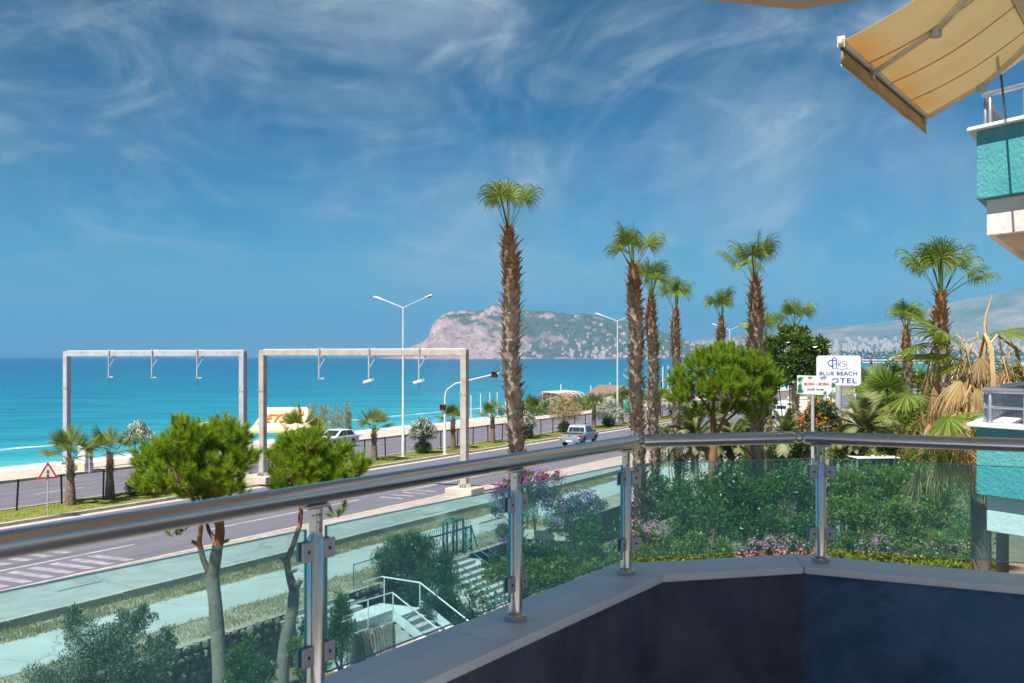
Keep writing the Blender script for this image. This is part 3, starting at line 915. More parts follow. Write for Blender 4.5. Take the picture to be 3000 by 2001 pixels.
for a, b in ((.285, .12), (.955, .86)):
    p0 = (FR - FL) * a + Vector((0, 0, -.055)); p2 = (FR - FL) * b * 1.0 + back + Vector((0, 0, -.03))
    p1 = (p0 + p2) / 2 + dF * .13 + Vector((0, 0, -.02))
    arm = MB().bar(p0, p1, .03, .034).build('arm', M['white_metal'], aw); bevel(arm, .01)
    arm2 = MB().bar(p1, p2, .04, .043).build('arm', M['white_metal'], aw); bevel(arm2, .012)
    MB().lathe(p1, [(.034, -.04), (.037, -.03), (.037, .03), (.034, .04)], 18).build('elbow_joint', M['alu'], aw, True)
    MB().box(p0 + Vector((0, 0, .0)), (.06, .05, .05), math.atan2(dF.y, dF.x)).build('arm_bracket', M['alu'], aw)
MB().tube([back - dF * .05, FR - FL + back + dF * .1], .05, 18).build('roller', M['white_metal'], aw, True)
MB().bar(back - dF * .06 + Vector((.06, -.04, .05)), FR - FL + back + dF * .12 + Vector((.06, -.04, .05)), .14, .08).build('cassette', M['white_metal'], aw)
for a in (.05, .95): MB().bar((FR - FL) * a + back, (FR - FL) * a + back + Vector((.1, -.06, .36)), .05, .06).build('wall_bracket', M['alu'], aw)
g0, g1 = at(2906, -20, 7.6), at(2947, 352, 11.25)
o = MB().prism([FL + back + Vector((.1, -.3, 0)), FL + back + Vector((5, -.3, 0)), FR + back + Vector((4, -.25, 0)), FR + back + Vector((.12, -.25, 0))], FL.z + back.z + .3, FL.z + back.z + .6).build('wing_slab', M['white_render']); o['kind'] = 'structure'
cr = MB().tube([g1, g0], .011, 10).build('awning_crank_rod', M['steel_dark'], None, True)
tag(cr, 'thin dark crank rod hanging from the awning down to the balcony', 'crank rod')
# ================================================================ street furniture
M['galv'] = pm('weathered_galvanised_steel', (0.42, 0.39, 0.35), (0.52, 0.49, 0.44), 2.5, 0.6, metal=0.15, stain=(0.34, 0.26, 0.18), stain_scale=1.6)
M['galv_new'] = pm('pale_galvanised_steel', (0.42, 0.44, 0.47), (0.50, 0.52, 0.55), 2.5, 0.55, metal=0.2, stain=(0.33, 0.32, 0.32), stain_scale=1.5)
M['pole_white'] = pm('pale_lamp_paint', (0.62, 0.62, 0.62), (0.70, 0.70, 0.69), 3, 0.5, stain=(0.50, 0.46, 0.42), stain_scale=2)
M['concrete'] = pm('footing_concrete', (0.50, 0.43, 0.35), (0.60, 0.53, 0.44), 2.0, 0.9, bmp=0.3, bscale=20, stain=(0.36, 0.30, 0.25), stain_scale=1.2)
M['black'] = pm('black_plastic', (0.012, 0.012, 0.013), (0.02, 0.02, 0.022), 5, 0.5)
M['red'] = pm('signal_red', (0.62, 0.02, 0.015), (0.55, 0.02, 0.02), 3, 0.45)
M['amber'] = pm('signal_amber', (0.75, 0.42, 0.02), (0.7, 0.38, 0.02), 3, 0.45)
M['green'] = pm('signal_green', (0.01, 0.28, 0.16), (0.01, 0.24, 0.14), 3, 0.45)
M['white_paint'] = pm('white_paint', (0.76, 0.76, 0.76), (0.82, 0.82, 0.82), 3, 0.5)
M['camera_white'] = pm('camera_housing', (0.62, 0.60, 0.57), (0.72, 0.70, 0.66), 3, 0.5)
M['rust'] = pm('rusted_bracket', (0.30, 0.22, 0.16), (0.42, 0.36, 0.30), 8, 0.8)

# ---- two camera gantries
GA, GB_, GC, GD = gz(196, 1385), None, None, gz(1361, 1458)
def on_line(u, a, b):
    k = (u - 1500) / F; d = b - a
    t = (k * a.y - a.x) / (d.x - k * d.y)
    return a + d * t
GB_, GC = on_line(712, GA, GD), on_line(770, GA, GD)
GD_dir = (GD - GA).normalized()
gang = math.atan2(GD_dir.y, GD_dir.x)
gn = Vector((GD_dir.y, -GD_dir.x, 0))
if gn.y > 0: gn = -gn
def gantry(name, a, b, label, mat, cams, ztop, foot_a, foot_b, tall):
    c = (a + b) / 2
    root = empty(name, (c.x, c.y, 0), 0, label, 'gantry', 'camera gantries over the road')
    W = .34
    def P3(q, z): return Vector((q.x - c.x, q.y - c.y, z))
    for q, foot, inw in ((a, foot_a, 1), (b, foot_b, -1)):
        o = MB().box(P3(q, ztop / 2 - .13 + .3), (W, W + .02, ztop - .78), gang).build('post', mat, root); bevel(o, .02)
        MB().box(P3(q, ztop * .70), (W + .03, W + .05, .10), gang).build('splice_plate', mat, o) 
        for s in (-1, 1):
            for t in (-1, 1):
                MB().box(P3(q, ztop * .70 + .03 * t) + GD_dir * (s * .1) + gn * (W / 2 + .035), (.04, .03, .035), gang).build('bolt', M['rust'], o)
        if foot:
            f = MB().box(P3(q, .33 if tall else .26), (1.55, 1.45, .42 if tall else .3), gang).build('footing', M['concrete'], root); bevel(f, .03)
            MB().box(P3(q, .50 if tall else .43), (.66, .66, .05), gang).build('base_plate', mat, root)
            for k in range(4):
                d2 = Matrix.Rotation(gang + k * math.pi / 2, 3, 'Z') @ Vector((1, 0, 0))
                t2 = Vector((-d2.y, d2.x, 0))
                for s in (-.13, 0, .13):
                    p0 = P3(q, .52 if tall else .45) + d2 * (W / 2) + t2 * s
                    MB().ext([p0 - t2 * .008, p0 + d2 * .15 - t2 * .008, p0 + d2 * .13 + Vector((0, 0, .16)) - t2 * .008, p0 + Vector((0, 0, .26)) - t2 * .008], t2 * .016).build('stiffener', mat, root)
    e = W / 2
    o = MB().bar(P3(a - GD_dir * e, ztop - .16), P3(b + GD_dir * e, ztop - .16), W - .03, .32).build('beam', mat, root); bevel(o, .02)
    MB().tube([P3(a, ztop + .03) - gn * .06, P3(b, ztop + .03) - gn * .06], .022, 8).build('conduit', M['camera_white'], root)
    for t, cable in cams:
        q = a + (b - a) * t
        hanger = MB()
        hanger.tube([P3(q, ztop + .16) + gn * .22, P3(q, ztop - 1.55) + gn * .22], .045, 10)
        h = hanger.build('hanger', M['galv_new'], root, True)
        MB().bar(P3(q, ztop - 1.0) + gn * .2 , P3(q, ztop - .36) - gn * .0 + GD_dir * .30, .05, .05).build('brace', mat, h)
        MB().bar(P3(q, ztop - .36) + gn * .22, P3(q, ztop - .36) + GD_dir * .34, .03, .03).build('brace', mat, h)
        MB().bar(P3(q, ztop + .07) + gn * .22, P3(q, ztop + .07) + GD_dir * .32, .03, .04).build('clamp_strap', mat, h)
        MB().box(P3(q, ztop - 1.6) + GD_dir * .08 + gn * .2, (.34, .12, .05), gang).build('mount', M['rust'], h)
        if cable == 2:
            cb = MB().bar(P3(q, ztop - 1.62) + GD_dir * .25 + gn * .1, P3(q, ztop - 1.78) - GD_dir * .22 + gn * .45, .17, .15).build('camera', M['camera_white'], h); bevel(cb, .03)
        else:
            cb = MB().box(P3(q, ztop - 1.58) + GD_dir * .22 + gn * .2, (.16, .10, .07), gang + .5).build('camera', M['camera_white'], h)
        if cable:
            MB().tube([P3(q, ztop - 1.62) + gn * .2 + Vector((dx * .11, 0, -dz)) for dx, dz in ((0, 0), (.3, .12), (.2, .3), (-.5 * (-1) ** int(t * 10), .5))], .012, 6).build('cable', M['black'], h)
    return root
gantry('camera_gantry', GA, GB_, 'pale grey camera gantry spanning the seaside carriageway, left of the two', M['galv_new'], [(.27, 1), (.52, 0), (.77, 1)], 7.66, True, True, True)
g2 = gantry('camera_gantry', GC, GD, 'weathered beige camera gantry spanning the near carriageway, right of the two', M['galv'], [(.31, 0), (.56, 2), (.80, 2)], 7.70, True, True, True)

# ---- street lamps in the median
def lamp(u, base_v, top_z, label, zoff=.13):
    c = onroad(u, -43.0, zoff)
    root = empty('street_lamp', c, math.atan2(P_.y, P_.x), label, 'street lamp', 'double-armed street lamps along the median')
    MB().lathe((0, 0, 0), [(.14, 0), (.12, .02), (.115, 1.3), (.10, 1.35), (.075, 5), (.05, top_z)], 14).build('pole', M['pole_white'], root, True)
    MB().box((0, 0, .02), (.42, .42, .05)).build('base_plate', M['pole_white'], root)
    for s in (-1, 1):
        arm = MB().tube([(0, 0, top_z - .05), (s * .5, 0, top_z + .14), (s * 1.65, 0, top_z + .56)], .032, 8).build('arm', M['pole_white'], root, True)
        hd = MB()
        n = 10
        pts = [(1.55, .03, .03), (1.72, .07, .05), (1.95, .135, .085), (2.2, .17, .10), (2.4, .165, .09), (2.5, .10, .05)]
        b = 0
        vv, ff = [], []
        for x, ry, rz in pts:
            zc_ = top_z + .52 + (x - 1.55) * .30
            for k in range(n):
                a = 2 * math.pi * k / n
                vv.append((s * x, ry * math.cos(a), zc_ + (rz if math.sin(a) > 0 else rz * .45) * math.sin(a)))
        for i in range(len(pts) - 1):
            for k in range(n):
                ff.append((i * n + k, i * n + (k + 1) % n, (i + 1) * n + (k + 1) % n, (i + 1) * n + k))
        ff += [tuple(range(n)), tuple(range((len(pts) - 1) * n, len(pts) * n))]
        lh = hd.add(vv, ff).build('lamp_head', M['pole_white'], root, True)
        lx = s * 2.2
        ls = MB().lathe((lx, 0, top_z + .52 + .65 * .30 - .10), [(.06, 0), (.13, .03), (.15, .06)], 14).build('lens', M['rust'], lh, True)
    return root
lamp(1181, 1344, 10.75, 'nearest white double-armed street lamp, rising behind the right-hand camera gantry')
lamp(1809, 1249, 11.0, 'white double-armed street lamp beside the tall leaning palms')
lamp(2138, 1150, 11.0, 'far white double-armed street lamp showing above the round pine')

# ---- traffic signal mast
c = gz(1303, 1331, .13)
sm_ = empty('traffic_signal', c, 0, 'white traffic signal mast with a long arm reaching over the road', 'traffic light')
s_ = F / c.y
zt_ = c.z; Ht = (1331 - 1165) / s_
end = at(1462, 1093, c.y - 3.4) - c
b0 = at(1304, 1165, c.y) - c; b1 = at(1311, 1142, c.y - .1) - c; b2 = at(1335, 1124, c.y - .7) - c
MB().tube([(0, 0, 0), (0, 0, 1.9), (0, 0, 2.0), b0, b0.lerp(b1, .6) + Vector((-.02, 0, .1)), b1 + Vector((.02, 0, .03)), b2, end], [.11, .11, .085, .075, .07, .07, .065, .05], 12).build('mast', M['pole_white'], sm_, True)
MB().lathe((0, 0, 0), [(.2, 0), (.2, .03), (.12, .05)], 14).build('base_plate', M['pole_white'], sm_)
def sighead(parent, p, face, sz=.42):
    ang_ = math.atan2(face.y, face.x)
    h = MB().box(p, (.16, sz, sz), ang_).build('signal_head', M['black'], parent); bevel(h, .03)
    lens = []
    ln = MB().tube([p + face * .075, p + face * .10], sz * .30, 18).build('lens', M['red'], h, True)
    vz = MB()
    for k in range(9):
        a = math.pi * k / 8
        sd = Vector((-face.y, face.x, 0))
        q0 = p + face * .08 + sd * (math.cos(a) * sz * .36) + Vector((0, 0, math.sin(a) * sz * .36))
        if k: vz.add([pq, q0, q0 + face * .16, pq + face * .16], [(0, 1, 2, 3)])
        pq = q0
    v_ = vz.build('visor', M['black'], h); v_.modifiers.new('thickness', 'SOLIDIFY').thickness = .008
face = Vector((-.3, -.95, 0)).normalized()
sighead(sm_, at(1299, 1193, c.y) - c + face * .14, face)
sighead(sm_, at(1450, 1097, c.y - 3.1) - c + face * .1 , face, .44)

# ---- triangular warning signs with the signal symbol
def tri_sign(c, rz, label, H, side=.88, sub=False):
    root = empty('warning_sign', c, rz, label, 'road sign')
    MB().tube([(0, .03, 0), (0, .03, H + .55)], .032, 10).build('pole', M['galv_new'], root, True)
    h = side * .866
    def trip(k, y):
        pts = [(-side / 2 * k, -h / 3 * k), (side / 2 * k, -h / 3 * k), (0, h * 2 / 3 * k)]
        out = []
        for i, (x, z) in enumerate(pts):                      # rounded corners
            a, b = pts[i - 1], pts[(i + 1) % 3]
            for f_ in (.07, .03):
                out.append((x + (a[0] - x) * f_, y, H + h / 3 + z + (a[1] - z) * f_))
            for f_ in (.03, .07):
                out.append((x + (b[0] - x) * f_, y, H + h / 3 + z + (b[1] - z) * f_))
        return out
    MB().ext(trip(1.03, 0), (0, -.012, 0)).build('backing', M['white_paint'], root)
    MB().ext(trip(1.0, -.014), (0, -.004, 0)).build('red_border', M['red'], root)
    MB().ext(trip(.70, -.020), (0, -.003, 0)).build('white_field', M['white_paint'], root)
    zc_ = H + h * .28
    pill = MB().ext([(.055 * math.cos(a), -.0245, zc_ + (.115 if math.sin(a) > 0 else -.115) + .055 * math.sin(a)) for a in np.linspace(0, 2 * math.pi, 24, endpoint=False)], (0, -.003, 0)).build('symbol', M['black'], root)
    for z, m_ in ((.115, 'red'), (0, 'amber'), (-.115, 'green')):
        MB().tube([(0, -.028, zc_ + z), (0, -.031, zc_ + z)], .05, 18).build('symbol_light', M[m_], root)
    if sub:
        MB().box((0, -.012, H - .28), (.8, .012, .3)).build('plate', M['white_paint'], root)
        text(root, '400 m', (0, -.02, H - .34), .2, M['black'])
    return root
def text(parent, s, loc, size, mat, shear=0.0, bold=0.0, name='lettering', rz=0.0, spacing=1.0, sx=1.0):
    cu = bpy.data.curves.new(name, 'FONT')
    cu.body, cu.size, cu.align_x = s, size, 'CENTER'
    cu.shear, cu.offset, cu.extrude, cu.space_character = shear, bold, .002, spacing
    cu.resolution_u = 3
    t = bpy.data.objects.new('tmp', cu); COL.objects.link(t)
    dg = bpy.context.evaluated_depsgraph_get()
    me = bpy.data.meshes.new_from_object(t.evaluated_get(dg))
    bpy.data.objects.remove(t)
    me.name = name
    me.materials.clear(); me.materials.append(mat)
    return link(name, me, parent, loc, (R_(90), 0, rz), (sx, 1, 1))
c = gz(140, 1514, .13)
tri_sign(c, math.atan2(c.y, c.x) - math.pi / 2 + .12, 'red-bordered triangular sign with a signal symbol beside the first small palm', (1514 - 1402) / F * c.y)
c = onroad(1905, -41.8, .13)
tri_sign(c, math.atan2(c.y, c.x) - math.pi / 2, 'far red-bordered triangular sign with a white plate, half hidden by palm trunks', 1.75, .95, True)

# ---- wire fence along the median
fence = empty('median_fence', RP(40, -44, .13), 0, 'black wire mesh fence on slim posts along the grassy median', 'fence')
fl0 = Vector(fence.location)
pm_ = MB().box((0, 0, .73), (.07, .06, 1.46)).mesh('post', M['black'])
M['wire'] = pm('fence_wire', (0.05, 0.05, 0.055), (0.07, 0.07, 0.07), 5, 0.6)
S0, SP, NP = 27.0, 2.55, 46
wire = MB()
for z in np.linspace(.08, 1.4, 7):
    wire.bar((0, 0, z), (SP, 0, z), .006, .007)
for k in range(26):
    x = SP * (k + .5) / 26
    wire.add([(x - .0022, 0, .05), (x + .0022, 0, .05), (x + .0022, 0, 1.42), (x - .0022, 0, 1.42)], [(0, 1, 2, 3)])
wme = wire.mesh('mesh_panel', M['wire'])
for k in range(NP):
    q = RP(S0 + k * SP, -44.0, .13) - fl0
    link('post', pm_, fence, q, (random.uniform(-.03, .03), random.uniform(-.05, .05), ROADANG))
    if k < NP - 1:
        o = link('mesh_panel', wme, fence, q, (0, 0, ROADANG)); o['kind'] = 'stuff'

# ---- cabinet by the first gantry post
c = gz(250, 1379, .15)
cb = empty('control_cabinet', c, ROADANG - .15, 'pale grey roadside control cabinet on a concrete plinth by the first gantry post', 'cabinet')
M['cab'] = pm('cabinet_paint', (0.60, 0.62, 0.64), (0.68, 0.69, 0.70), 3, 0.5, stain=(0.5, 0.48, 0.45), stain_scale=2)
MB().box((0, 0, .24), (.62, .8, .48)).build('plinth', M['concrete'], cb)
o = MB().box((0, 0, .98), (.58, .78, 1.0)).build('body', M['cab'], cb); bevel(o, .02)
o = MB().box((0, 0, 1.52), (.70, .90, .08)).build('lid', M['cab'], cb); bevel(o, .02)
MB().box((.0, -.395, .98), (.48, .02, .88)).build('door', M['cab'], cb)
for z in (1.2, .8): MB().box((.12, -.41, z), (.12, .015, .1)).build('vent', M['black'], cb)
MB().box((-.2, -.415, 1.0), (.03, .03, .12)).build('door_handle', M['black'], cb)
o = MB().tube([gz(262, 1386, .15), gz(262, 1386, .15) + Vector((0, 0, 2.0))], .035, 8).build('marker_pole', M['pole_white'], None, True)
tag(o, 'thin white marker pole in front of the roadside cabinet', 'pole')
# ================================================================ palms
def fan_frond(elev, Lp, Rb, nseg=34, spread=140, droop=1.0, stiff=0.5, seed=0, width=1.0, pd=None):
    """one palmate leaf: stalk along +X rising at elev degrees, blade of pleated segments whose tips hang"""
    rg = random.Random(seed)
    V, Fq = [], []
    d = Vector((math.cos(R_(elev)), 0, math.sin(R_(elev))))
    p = Vector((0, 0, 0))
    pts = [p.copy()]
    for k in range(6):
        p = p + d * (Lp / 6)
        d = (d + Vector((0, 0, -.035 * (droop if pd is None else pd) * (k + 1) * max(.15, d.x)))).normalized()
        pts.append(p.copy())
    for i, q in enumerate(pts):                                   # stalk: flat ribbon with a keel
        w_ = .022 * width * (1.25 - .6 * i / 6)
        V += [q + Vector((0, w_, 0)), q + Vector((0, 0, -w_ * .9)), q + Vector((0, -w_, 0))]
    for i in range(6):
        a = i * 3
        Fq += [(a, a + 3, a + 4, a + 1), (a + 1, a + 4, a + 5, a + 2), (a, a + 2, a + 5, a + 3)]
    t = (d + Vector((0, 0, -.10 * (droop if pd is None else pd)))).normalized()
    s = Vector((0, 1, 0)); n = t.cross(s) * -1
    if n.length < 1e-4: n = Vector((0, 0, 1))
    n.normalize()
    base = pts[-1]
    da = R_(2 * spread / nseg)
    for k in range(nseg):
        a = R_(-spread) + (k + .5) * da + rg.uniform(-.02, .02)
        L = Rb * (1 - .28 * (abs(a) / R_(spread)) ** 2) * rg.uniform(.9, 1.08)
        cup = .22 * abs(math.sin(a))
        q = base.copy()
        dd = (t * math.cos(a) + s * math.sin(a) + n * cup).normalized()
        rr = 0.0
        b = len(V)
        ns = 7
        for i in range(ns + 1):
            f = i / ns
            r = L * f
            wv = dd.cross(n)
            if wv.length < 1e-4: wv = s.copy()
            wv.normalize()
            half = (r * math.tan(da / 2) * 1.0 if f < stiff else L * stiff * math.tan(da / 2) * max(.05, (1 - f) / (1 - stiff)) ** .7) * .98
            half = max(half, .0025)
            z = n * (.25 * half * (1 if k % 2 else -1))            # pleats
            V += [q + wv * half + z, q - wv * half - z]
            if i < ns:
                V[-1]
                step = L / ns
                q = q + dd * step
                kf = droop * (.03 + (0 if f < stiff * .8 else (f - stiff * .8) * 1.15)) * rg.uniform(.7, 1.3)
                dd = (dd + Vector((0, 0, -kf))).normalized()
        for i in range(ns):
            c = b + 2 * i
            Fq.append((c, c + 1, c + 3, c + 2))
    return V, Fq
M['palm_leaf'] = leafmat('palm_leaf', [(0.1, (0.05, 0.105, 0.02)), (0.45, (0.12, 0.20, 0.03)), (0.8, (0.25, 0.31, 0.06)), (1.0, (0.38, 0.37, 0.12))], .40, .42, 1.5)
M['palm_young'] = leafmat('young_palm_leaf', [(0.1, (0.06, 0.11, 0.02)), (0.5, (0.13, 0.19, 0.035)), (0.85, (0.27, 0.29, 0.07))], .38, .45, 2.0)
M['palm_dead'] = leafmat('dry_palm_leaf', [(0.1, (0.30, 0.18, 0.07)), (0.5, (0.58, 0.40, 0.19)), (0.9, (0.78, 0.62, 0.37))], .3, .8, 3.0, (1, .9, .7))
def trunkmat(name, stops, pz):
    m, nt, bs, out = newmat(name)
    g = N(nt, 'ShaderNodeNewGeometry'); tc_ = N(nt, 'ShaderNodeTexCoord')
    sx_ = N(nt, 'ShaderNodeSeparateXYZ'); nt.links.new(tc_.outputs['Generated'], sx_.inputs[0])
    p = g.outputs['Position']
    big = noise(nt, p, .55, 3)
    f = mth(nt, 'ADD', sx_.outputs[2], mth(nt, 'MULTIPLY', mth(nt, 'SUBTRACT', big, .5), pz))
    c = ramp(nt, f, stops)
    c = mixrgb(nt, mth(nt, 'MULTIPLY', g.outputs['Random Per Island'], .75), c, mixrgb(nt, 1.0, c, (.42, .38, .36), 'MULTIPLY'))
    c = mixrgb(nt, mth(nt, 'MULTIPLY', ramp(nt, noise(nt, p, 9, 3), [(.5, (0, 0, 0)), (.7, (1, 1, 1))]), .5), c, (0.46, 0.38, 0.30))
    nt.links.new(c, bs.inputs['Base Color']); bs.inputs['Roughness'].default_value = .9
    bs.inputs['Specular IOR Level'].default_value = .2
    return m
M['boots'] = trunkmat('palm_leaf_bases', [(0.0, (0.26, 0.18, 0.13)), (0.3, (0.32, 0.21, 0.15)), (0.45, (0.46, 0.40, 0.34)), (0.74, (0.51, 0.43, 0.35)), (0.88, (0.38, 0.24, 0.14)), (1.0, (0.58, 0.31, 0.10))], .35)
M['trunk_bare'] = trunkmat('ringed_palm_trunk', [(0.0, (0.22, 0.16, 0.12)), (0.55, (0.28, 0.21, 0.16)), (0.8, (0.20, 0.12, 0.08)), (1.0, (0.30, 0.16, 0.07))], .3)
M['bark_palm'] = pm('dark_palm_bark', (0.10, 0.08, 0.065), (0.17, 0.13, 0.10), 6, 0.95, bmp=0.6, bscale=20)
TALL = {}
def fronds(kind, elev, seed, **k):
    key = (kind, elev, seed)
    if key not in TALL:
        V, Fq = fan_frond(elev, seed=hash(key) % 1000, **k)
        TALL[key] = np_mesh('frond', np.array([tuple(q) for q in V]), Fq, M['palm_leaf' if kind != 'young' else 'palm_young'])
    return TALL[key]
def boots(mb, path, rad, step, per, ln, rg, out=.45):
    """overlapping cut leaf bases up the trunk"""
    z = 0.0
    total = (path[-1] - path[0]).length
    i = 0
    while z < total:
        f = z / total
        j = min(int(f * (len(path) - 1)), len(path) - 2)
        q = path[j].lerp(path[j + 1], f * (len(path) - 1) - j)
        r = rad(f)
        for k in range(per):
            a = 2 * math.pi * (k + .5 * (i % 2)) / per + rg.uniform(-.2, .2)
            o_ = Vector((math.cos(a), math.sin(a), 0)); t_ = Vector((-o_.y, o_.x, 0))
            w_ = r * 3.0 / per * rg.uniform(.8, 1.15)
            L = ln * rg.uniform(.7, 1.35); tip = out * rg.uniform(.4, 1.6) * L
            b0 = q + o_ * (r * .96) + Vector((0, 0, rg.uniform(-.02, .02)))
            b1 = b0 + o_ * (tip * .35) + Vector((0, 0, L * .55))
            b2 = b0 + o_ * tip + Vector((0, 0, L)) + t_ * rg.uniform(-.02, .02)
            mb.add([b0 - t_ * w_, b0 + t_ * w_, b1 + t_ * w_ * .8, b1 - t_ * w_ * .8, b2 + t_ * w_ * .42, b2 - t_ * w_ * .42, b0 + Vector((0, 0, L * .3)) - o_ * .02],
                   [(0, 1, 2, 3), (3, 2, 4, 5), (3, 5, 6), (2, 6, 4)])
        z += step; i += 1
def tall_palm(ut, vt, ub, Y, dia, size, nf, label, seed, zb=GZ, dead=0, spike=True):
    rg = random.Random(seed)
    top = at(ut, vt, Y)
    vb = 1046 + (CAMZ - zb) * F / Y
    bot = at(ub, vb, Y); bot.z = zb
    root = empty('fan_palm', bot, 0, label, 'palm tree', 'tall fan palms in the hotel garden')
    n = 9
    wob = dia * .35
    path = [(bot.lerp(top, k / n) - bot) + Vector((math.sin(k * 1.7 + seed) * wob * .35, math.cos(k * 1.3) * wob * .2, 0)) * (0 if k in (0, n) else 1) for k in range(n + 1)]
    rad = lambda f: dia / 2 * (.80 if f < .25 else .80 + .30 * min(1, (f - .25) / .3)) * (1 if f < .9 else 1 - .55 * ((f - .9) / .1) ** 1.5) * .82
    MB().tube(path, [rad(k / n) for k in range(n + 1)], 12).build('trunk', M['boots'], root, True)
    mb = MB(); boots(mb, path, rad, .11, 7, .30, rg, .62)
    mb.build('leaf_bases', M['boots'], root)
    cr = path[-1] - Vector((0, 0, .12))
    elevs = [87, 68, 60, 77, 54, 72, 46, 64, 81, 36, 57, 66, 26, 50]
    for k in range(nf):
        e = elevs[k % len(elevs)]
        az = k * 2.399 + rg.uniform(-.3, .3) + seed
        me = fronds('tall', e, k % 2, Lp=1.12, Rb=.80, droop=2.4, stiff=.42, nseg=34, spread=120, pd=.38, width=1.4)
        link('frond', me, root, cr + Vector((0, 0, rg.uniform(-.08, .10))), (0, 0, az), size * rg.uniform(.88, 1.1))
    if spike:
        sp = MB().tube([cr, cr + Vector((.02, 0, .9 * size)), cr + Vector((.06 * rg.uniform(-1, 1), 0, 1.75 * size))], [.035, .03, .006], 6).build('spear_leaf', M['palm_young'], root)
    return root
tall_palm(1489, 672, 1524, 38, 0.53, 1.12, 6, 'tallest fan palm with a thick shaggy trunk, standing alone right of the gantry', 1)
tall_palm(1855, 786, 1880, 42, 0.47, 1.12, 7, 'tall fan palm left of the lamp-side pair, its trunk dark and shaggy', 2)
tall_palm(1908, 872, 1922, 53, 0.44, 1.15, 7, 'pale-trunked fan palm just right of the dark shaggy one', 3)
tall_palm(1980, 914, 1986, 61, 0.41, 1.2, 6, 'fan palm third in the row, rising from the left edge of the round pine', 4)
tall_palm(2114, 934, 2106, 66, 0.41, 1.15, 6, 'small-headed fan palm rising behind the top of the round pine', 5)
tall_palm(2211, 822, 2222, 40, 0.46, 1.08, 7, 'tall thick fan palm rising behind the right side of the round pine', 6)
tall_palm(2246, 998, 2256, 75, 0.44, 1.35, 7, 'half hidden pale fan palm just behind the thick one right of the pine', 7)
tall_palm(2329, 965, 2334, 72, 0.41, 1.3, 7, 'slender fan palm in front of the broadleaf tree, left of the hotel sign', 8)
tall_palm(2655, 970, 2662, 66, 0.46, 1.2, 11, 'fan palm with a full round head right of the blue hotel sign', 9, spike=False)
tall_palm(2758, 866, 2756, 40, 0.49, 1.3, 11, 'large-headed fan palm at the right, its trunk lost behind the shaggy palm', 10)

# ---- shaggy fan palm by the neighbouring balcony, dead leaves hanging below the live ones
c = at(2870, 1060, 22.0)
sp_ = empty('shaggy_fan_palm', (c.x, c.y, GZ), 0, 'low shaggy fan palm with a skirt of dry brown leaves beside the lower teal balcony', 'palm tree')
top = Vector((0, 0, c.z - GZ))
MB().tube([(0, 0, 0), (.05, 0, 3), (0, 0, top.z)], [.20, .17, .22], 12).build('trunk', M['bark_palm'], sp_, True)
rg = random.Random(77)
for k in range(9):
    e = [40, 52, 30, 20, 10, 0, 30, 40, -12][k]
    az = k * 2.399 + .6
    if math.sin(az) < -.35 and e < 45: continue
    me = fronds('big', e, k % 2, Lp=.95, Rb=1.05, droop=.75, stiff=.56, nseg=42, spread=130, width=1.3)
    link('frond', me, sp_, top + Vector((0, 0, rg.uniform(-.25, .25))), (0, 0, az), rg.uniform(.8, 1.08))
for k, (u, v, e, az) in enumerate(((2790, 1180, -25, 3.4), (2690, 1170, -5, 3.2), (2850, 1160, -30, 4.4), (2740, 1260, -40, 3.8), (2830, 1270, -45, 4.9), (2720, 1020, 20, 3.0))):
    q = at(u + 60, v - 10, 21.0 + .3 * k) - Vector(sp_.location)
    me = fronds('big', -25 if e < -20 else 10, 0, Lp=.95, Rb=1.05, droop=.75, stiff=.56, nseg=42, spread=130, width=1.3)
    link('frond', me, sp_, q, (0, 0, az), .68)
DEAD = []
for k, e in enumerate((-30, -60, -80, -50)):
    V, Fq = fan_frond(e, .70, .85, 18, 50, 2.6, .3, 40 + k, .75)
    DEAD.append(np_mesh('dry_frond', np.array([tuple(q) for q in V]), Fq, M['palm_dead']))
for k in range(150):
    a = -math.pi / 2 + 2.2 * math.sin(k * 2.399)
    z = top.z + .5 - 2.0 * (k / 150)
    r_ = .25 + .75 * rg.random()
    link('dry_frond', DEAD[k % 4], sp_, (r_ * math.cos(a), r_ * math.sin(a) * .8, z + rg.uniform(-.3, .3)), (rg.uniform(-.3, .3), rg.uniform(-.2, .5), a), rg.uniform(.75, 1.25))
for k in range(16):                                                  # flower stalks, dry and arching
    a = k * 2.1 + .3
    pts = [top + Vector((0, 0, .1)), top + Vector((math.cos(a) * .45, math.sin(a) * .45, .55)), top + Vector((math.cos(a) * .95, math.sin(a) * .95, .25)), top + Vector((math.cos(a) * 1.15, math.sin(a) * 1.15, -.7))]
    MB().tube(pts, [.022, .018, .012, .004], 5).build('flower_stalk', M['palm_dead'], sp_, True)
MB().tube([top + Vector((.1, 0, -.2)), top + Vector((.12, 0, .9)), top + Vector((.25, 0, 1.35))], [.035, .028, .006], 6).build('spear_leaf', M['palm_dead'], sp_, True)

